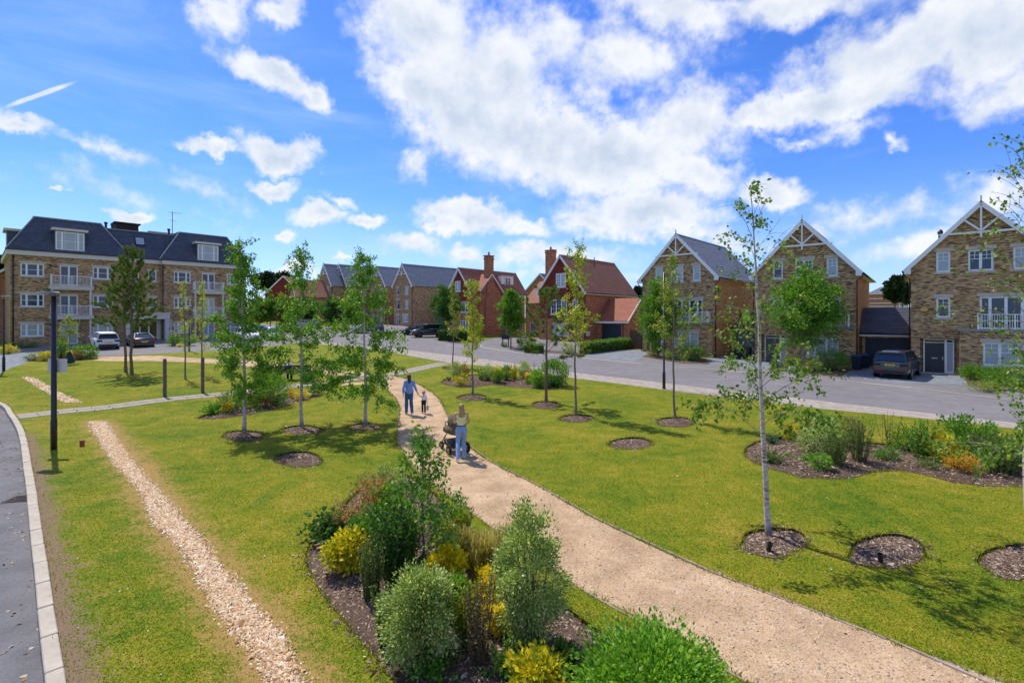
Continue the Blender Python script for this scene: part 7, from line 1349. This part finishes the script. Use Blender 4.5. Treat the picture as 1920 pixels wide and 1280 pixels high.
def person(label, loc, heading, s, J, parts, skin='skin', voxel=.013, hair=None, bust=True, child=False):
    """J: joints in metres for a 1.66 m body, scaled by s; facing +y"""
    root = empty('person', loc, heading, label, 'person'); V = lambda k: Vector(J[k]) * s; hs = J.get('headscale', 1.0)
    hd = V('head'); B = [('e', hd, Vector((.074, .092, .108)) * s * hs), ('e', hd + Vector((0, .03, -.055)) * s * hs, Vector((.055, .06, .05)) * s * hs), ('e', hd + Vector((0, .098, -.012)) * s * hs, Vector((.012, .016, .022)) * s * hs), ('e', hd + Vector((.076, 0, -.01)) * s * hs, Vector((.012, .02, .03)) * s * hs), ('e', hd + Vector((-.076, 0, -.01)) * s * hs, Vector((.012, .02, .03)) * s * hs),
         ('c', hd - Vector((0, .015, .06)) * s, V('neck'), .05 * s, .055 * s), ('c', V('neck') - Vector((0, 0, .04)) * s, V('chest'), .075 * s, .10 * s), ('e', V('chest'), Vector((.15, .10, .17)) * s), ('e', V('waist'), Vector((.125, .092, .14)) * s), ('e', V('pelvis'), Vector((.155, .115, .12)) * s)]
    for q in 'LR':
        sg = -1 if q == 'L' else 1; B += [('c', V('neck') - Vector((0, 0, .05)) * s, V('sho' + q), .05 * s, .052 * s), ('c', V('sho' + q), V('elb' + q), .046 * s, .036 * s), ('c', V('elb' + q), V('wri' + q), .036 * s, .024 * s), ('c', V('hip' + q), V('kne' + q), .085 * s, .056 * s), ('c', V('kne' + q), V('kne' + q).lerp(V('ank' + q), .35) - Vector((0, .012, 0)) * s, .054 * s, .055 * s), ('c', V('kne' + q).lerp(V('ank' + q), .35) - Vector((0, .012, 0)) * s, V('ank' + q), .052 * s, .036 * s), ('c', V('ank' + q) - Vector((0, .02, .03)) * s, V('toe' + q), .036 * s, .028 * s)]
        fd = Vector(J.get('fin' + q, V('wri' + q) - V('elb' + q))); B += hand(V('wri' + q), fd, J.get('side' + q, (0, -1 if False else 1, 0)), J.get('out' + q, (-sg, 0, 0)), s * (1.0 if not child else 1.05))
    body = link('body', blob_mesh('body', B, skin, voxel * .75, 3), root)
    for sg in (-1, 1):
        e = Acc().ball(hd + Vector((sg * .03, .083, .012)) * s * hs, .0125 * s * hs, 8, 6).build('eye', MATS['eye_white'], root, True); Acc().ball(hd + Vector((sg * .03, .0925, .012)) * s * hs, .0062 * s * hs, 8, 6).build('pupil', MATS['eye_dark'], e, True)
    Acc().ball(hd + Vector((0, .088, -.058)) * s * hs, (.024 * s * hs, .008 * s * hs, .007 * s * hs), 8, 6).build('mouth', MATS['lips'], root, True)
    for nm, prims, mt in parts(V, s): link(nm, blob_mesh(nm, prims, mt, voxel, 4), root)
    return root
def walkJ(**k):
    J = dict(head=(0, .012, 1.555), neck=(0, 0, 1.42), chest=(0, 0, 1.25), waist=(0, 0, 1.07), pelvis=(0, -.01, .93), shoL=(-.165, 0, 1.365), shoR=(.165, 0, 1.365), elbL=(-.215, -.04, 1.09), elbR=(.215, -.04, 1.09), wriL=(-.225, .03, .86), wriR=(.225, .03, .86), hipL=(-.085, 0, .90), hipR=(.085, 0, .90), kneL=(-.09, .09, .49), kneR=(.09, .02, .49), ankL=(-.085, .08, .09), ankR=(.085, -.13, .10), toeL=(-.095, .21, .035), toeR=(.095, -.01, .035)); J.update(k); return J
def legs(V, s, g=.016, flare=0.0):
    o = [('e', V('pelvis'), Vector((.155 + g, .115 + g, .13 + g)) * s)]
    for q in 'LR': o += [('c', V('hip' + q), V('kne' + q), (.085 + g) * s, (.056 + g) * s), ('c', V('kne' + q), V('kne' + q).lerp(V('ank' + q), .35) - Vector((0, .012, 0)) * s, (.060 + g) * s, (.062 + g) * s), ('c', V('kne' + q).lerp(V('ank' + q), .35) - Vector((0, .012, 0)) * s, V('ank' + q) - Vector((0, 0, .03)) * s, (.062 + g) * s, (.048 + g + flare) * s), ('e', V('pelvis') + Vector((-.07 if q == 'L' else .07, -.05, -.03)) * s, Vector((.085, .09, .10)) * s)]
    return o
def shoes(V, s): return [x for q in 'LR' for x in (('c', V('ank' + q) - Vector((0, .03, .045)) * s, V('toe' + q), .045 * s, .038 * s), ('c', V('ank' + q) - Vector((0, 0, .0)) * s, V('ank' + q) - Vector((0, 0, .04)) * s, .042 * s, .045 * s))]
def w1(V, s):
    sh = [('e', V('chest'), Vector((.172, .125, .19)) * s), ('e', V('waist'), Vector((.165, .128, .17)) * s), ('e', V('pelvis') + Vector((0, -.01, .03)) * s, Vector((.20, .165, .14)) * s), ('c', V('shoL'), V('shoR'), .066 * s, .066 * s)]
    for q in 'LR': sh += [('c', V('sho' + q), V('elb' + q), .066 * s, .056 * s), ('c', V('elb' + q), V('elb' + q).lerp(V('wri' + q), .72), .056 * s, .046 * s)]
    hr = [('e', V('head') + Vector((0, -.018, .018)) * s, Vector((.09, .10, .108)) * s), ('e', V('head') + Vector((0, -.06, -.09)) * s, Vector((.082, .055, .11)) * s), ('c', V('head') + Vector((0, -.07, -.1)) * s, V('neck') + Vector((0, -.08, -.08)) * s, .085 * s, .06 * s)]
    return [('shirt', sh, 'shirt_blue'), ('jeans', legs(V, s), 'jeans'), ('hair', hr, 'hair_brown'), ('shoes', shoes(V, s), 'shoe_pale')]
def w2(V, s):
    tp = [('e', V('chest') + Vector((0, 0, .01)) * s, Vector((.16, .115, .175)) * s), ('e', V('waist') + Vector((0, 0, .03)) * s, Vector((.142, .11, .13)) * s), ('c', V('shoL') * .8 + V('chest') * .2, V('shoR') * .8 + V('chest') * .2, .056 * s, .056 * s)]
    hr = [('e', V('head') + Vector((0, -.018, .02)) * s, Vector((.094, .104, .112)) * s), ('e', V('head') + Vector((0, -.06, -.10)) * s, Vector((.098, .062, .13)) * s), ('e', V('neck') + Vector((-.045, -.075, -.05)) * s, Vector((.062, .048, .13)) * s), ('e', V('neck') + Vector((.05, -.075, -.04)) * s, Vector((.06, .048, .12)) * s), ('e', V('neck') + Vector((0, -.08, -.08)) * s, Vector((.06, .045, .11)) * s)]
    bl = [('c', V('waist') + Vector((-.1, -.01, -.06)) * s, V('waist') + Vector((.1, -.01, -.06)) * s, .045 * s, .045 * s), ('e', V('waist') + Vector((0, 0, -.06)) * s, Vector((.152, .118, .028)) * s)]
    return [('top', tp, 'top_yellow'), ('jeans', legs(V, s, .010, .006), 'jeans_light'), ('hair', hr, 'hair_blonde'), ('shoes', shoes(V, s), 'shoe_pale'), ('belt', bl[1:], 'trousers_dark')]
def kid(V, s):
    tp = [('e', V('chest'), Vector((.17, .125, .18)) * s), ('e', V('waist'), Vector((.165, .13, .17)) * s), ('c', V('shoL'), V('shoR'), .066 * s, .066 * s)]
    for q in 'LR': tp += [('c', V('sho' + q), V('sho' + q).lerp(V('elb' + q), .75), .068 * s, .062 * s)]
    hr = [('e', V('head') + Vector((0, -.022, .03)) * s * 1.35, Vector((.086, .096, .092)) * s * 1.42)]
    return [('t_shirt', tp, 'tee_white'), ('leggings', legs(V, s, .014), 'leggings'), ('hair', hr, 'hair_fair'), ('shoes', shoes(V, s), 'shoe_white')]
# woman in blue shirt, holding the child's hand
h1 = math.atan2(4.1, 11); p1 = P(767, 776.5)
J1 = walkJ(shoL=(-.148, 0, 1.36), shoR=(.148, 0, 1.36), elbR=(.25, -.02, 1.10), wriR=(.335, .03, .90), elbL=(-.235, -.07, 1.10), wriL=(-.25, -.08, .87), kneL=(-.09, .10, .495), ankL=(-.09, .14, .09), toeL=(-.105, .27, .035), kneR=(.085, .01, .49), ankR=(.09, -.22, .15), toeR=(.095, -.12, .04))
person('woman in a loose blue shirt and dark jeans walking hand in hand with a child', p1, h1, 1.02, J1, w1)
# child
pk = P(794.5, 774.5); JK = walkJ(head=(0, .012, 1.50), headscale=1.45, neck=(0, 0, 1.36), chest=(0, 0, 1.20), waist=(0, 0, 1.04), shoL=(-.155, 0, 1.30), shoR=(.155, 0, 1.30), elbL=(-.28, .0, 1.22), wriL=(-.37, .02, 1.42), elbR=(.21, -.02, 1.06), wriR=(.235, 0, .84), finL=(-.05, .0, .12))
person('small fair-haired child in a white T-shirt and dark leggings', pk, h1 - .1, .58, JK, kid, child=True, voxel=.009)
# the child's bag
d1 = Vector((math.cos(h1 - .1), math.sin(h1 - .1), 0)); f1 = Vector((-math.sin(h1 - .1), math.cos(h1 - .1), 0)); hk = pk + d1 * .142
tb = empty('toy_bag', (hk.x, hk.y, hk.z + .06), h1 - .1, 'small blue-green patterned bag dangling from the hand of the child', 'bag'); a = Acc(); a.ball((.02, -.02, .17), (.055, .10, .13), 12, 8); a.build('pouch', mat('bag_pattern', (.06, .32, .36), .6, .3, vary=(.65, .70, .72), scale=22), tb, True); Acc().tube([(.0, 0, .42), (.015, -.01, .36), (.02, -.015, .28)], .008, 6).build('strap', MATS['plastic'], tb)
# woman with pushchair
p2 = P(865, 861); h2 = math.atan2(1.9, 5.8)
J2 = walkJ(elbL=(-.21, .06, 1.11), elbR=(.23, .02, 1.10), wriL=(-.13, .27, 1.04), wriR=(.14, .27, 1.04), finL=(.05, .1, .03), finR=(-.05, .1, .03), kneL=(-.10, .0, .49), ankL=(-.15, -.24, .15), toeL=(-.17, -.14, .04), kneR=(.10, .10, .495), ankR=(.115, .13, .09), toeR=(.13, .26, .035))
person('blonde woman in a sleeveless pale yellow top and light jeans pushing a pushchair', p2, h2, .98, J2, w2)
# pushchair ahead of her
def pushchair():
    d = Vector((math.cos(h2), math.sin(h2), 0)); c = P(850, 846)
    root = empty('pushchair', c, h2 + .25, 'olive green pushchair with black wheels pushed along the gravel path', 'pushchair'); mat('pram_cloth', (.155, .130, .075), .85, .2, vary=(.115, .095, .055), scale=12, bump=.2); mat('pram_frame', (.02, .02, .022), .4, .5)
    for s in (-1, 1):
        a = Acc(); a.tube([(s * .24, -.62, 1.03), (s * .24, -.42, .92), (s * .25, .10, .46), (s * .2, .46, .16)], .016, 8); a.build('side_tube', MATS['pram_frame'], root, True); Acc().tube([(s * .25, .08, .46), (s * .28, -.34, .17)], .016, 8).build('rear_tube', MATS['pram_frame'], root, True)
        for (x, y, r, w) in ((s * .31, -.34, .165, .03), (s * .17, .48, .125, .025)):
            wl = Acc().lathe([(r * .7, -w), (r * .93, -w), (r, -w * .5), (r, w * .5), (r * .93, w), (r * .7, w)], (x, y, r), 'x', 20); wo = wl.build('wheel', MATS['tyre'], root); hb = Acc().lathe([(r * .25, -w * 1.05), (r * .25, w * 1.05)], (x, y, r), 'x', 10)
            for k in range(5): q = k * 1.2566; hb.beam((x, y + math.cos(q) * r * .2, r + math.sin(q) * r * .2), (x, y + math.cos(q) * r * .72, r + math.sin(q) * r * .72), w * 2.2, .018, (0, math.cos(q + 1.57), math.sin(q + 1.57)))
            hb.build('hub', MATS['rim'], wo)
    Acc().tube([(-.24, -.62, 1.03), (-.1, -.66, 1.05), (.1, -.66, 1.05), (.24, -.62, 1.03)], .018, 8).build('handle', MATS['plastic'], root, True); Acc().tube([(-.28, -.34, .17), (.28, -.34, .17)], .014, 8).build('axle', MATS['pram_frame'], root)
    # basket, seat, hood
    loft([[(-.2, -.36, .2), (.2, -.36, .2), (.2, -.3, .42), (-.2, -.3, .42)], [(-.19, .3, .2), (.19, .3, .2), (.19, .26, .36), (-.19, .26, .36)]]).build('basket', MATS['plastic'], root)
    me = blob_mesh('seat', [('e', (0, .02, .66), (.22, .40, .15)), ('c', (0, -.26, .72), (0, -.34, .98), .17, .15), ('e', (0, .34, .64), (.2, .14, .14))], 'pram_cloth', .018, 4); link('seat', me, root)
    V, Fs = [], []; nu, nv = 10, 12
    for i in range(nu + 1):
        t = rad(-8 + 128 * i / nu)
        for j in range(nv + 1): ph = math.pi * j / nv; rr = .36 + .012 * (i % 2); V.append((-math.cos(ph) * .245, -.16 - math.cos(t) * rr * (0.35 + .65 * math.sin(ph)) * .9, .84 + math.sin(t) * rr * (math.sin(ph) ** .6) * .98))
    for i in range(nu):
        for j in range(nv): a0 = i * (nv + 1) + j; Fs.append((a0, a0 + 1, a0 + nv + 2, a0 + nv + 1))
    h = Acc().add(V, Fs).build('hood', MATS['pram_cloth'], root, True); m = h.modifiers.new('t', 'SOLIDIFY'); m.thickness = .012
    Acc().tube([(-.235, .08, .82), (-.2, .16, .9), (0, .2, .94), (.2, .16, .9), (.235, .08, .82)], .016, 8).build('bumper_bar', MATS['plastic'], root, True)
pushchair()
# person on the bench
def sit(V, s):
    sh = [('e', V('chest'), Vector((.17, .125, .19)) * s), ('e', V('waist'), Vector((.16, .125, .17)) * s), ('c', V('shoL'), V('shoR'), .066 * s, .066 * s)]
    for q in 'LR': sh += [('c', V('sho' + q), V('elb' + q), .064 * s, .054 * s), ('c', V('elb' + q), V('elb' + q).lerp(V('wri' + q), .8), .054 * s, .04 * s)]
    return [('shirt', sh, 'shirt_white'), ('trousers', legs(V, s), 'trousers_dark'), ('hair', [('e', V('head') + Vector((0, -.015, .022)) * s, Vector((.085, .10, .10)) * s)], 'hair_black'), ('shoes', shoes(V, s), 'plastic')]
bd = Vector((math.cos(BA), math.sin(BA), 0)); bf = Vector((-math.sin(BA), math.cos(BA), 0)); ps = BP - bd * .30 + bf * .12
JS = dict(head=(0, .05, 1.17), neck=(0, .0, 1.03), chest=(0, -.02, .86), waist=(0, -.02, .70), pelvis=(0, 0, .57), shoL=(-.17, 0, .97), shoR=(.17, 0, .97), elbL=(-.21, .06, .72), elbR=(.21, .06, .72), wriL=(-.14, .28, .68), wriR=(.14, .28, .68), hipL=(-.085, .02, .55), hipR=(.085, .02, .55), kneL=(-.1, .43, .53), kneR=(.1, .43, .53), ankL=(-.1, .45, .09), ankR=(.1, .45, .09), toeL=(-.11, .59, .035), toeR=(.11, .59, .035), finL=(.03, .1, -.02), finR=(-.03, .1, -.02))
person('dark-haired person in a white shirt sitting on the park bench, back turned', ps, BA, 1.0, JS, sit, skin='skin_dark')
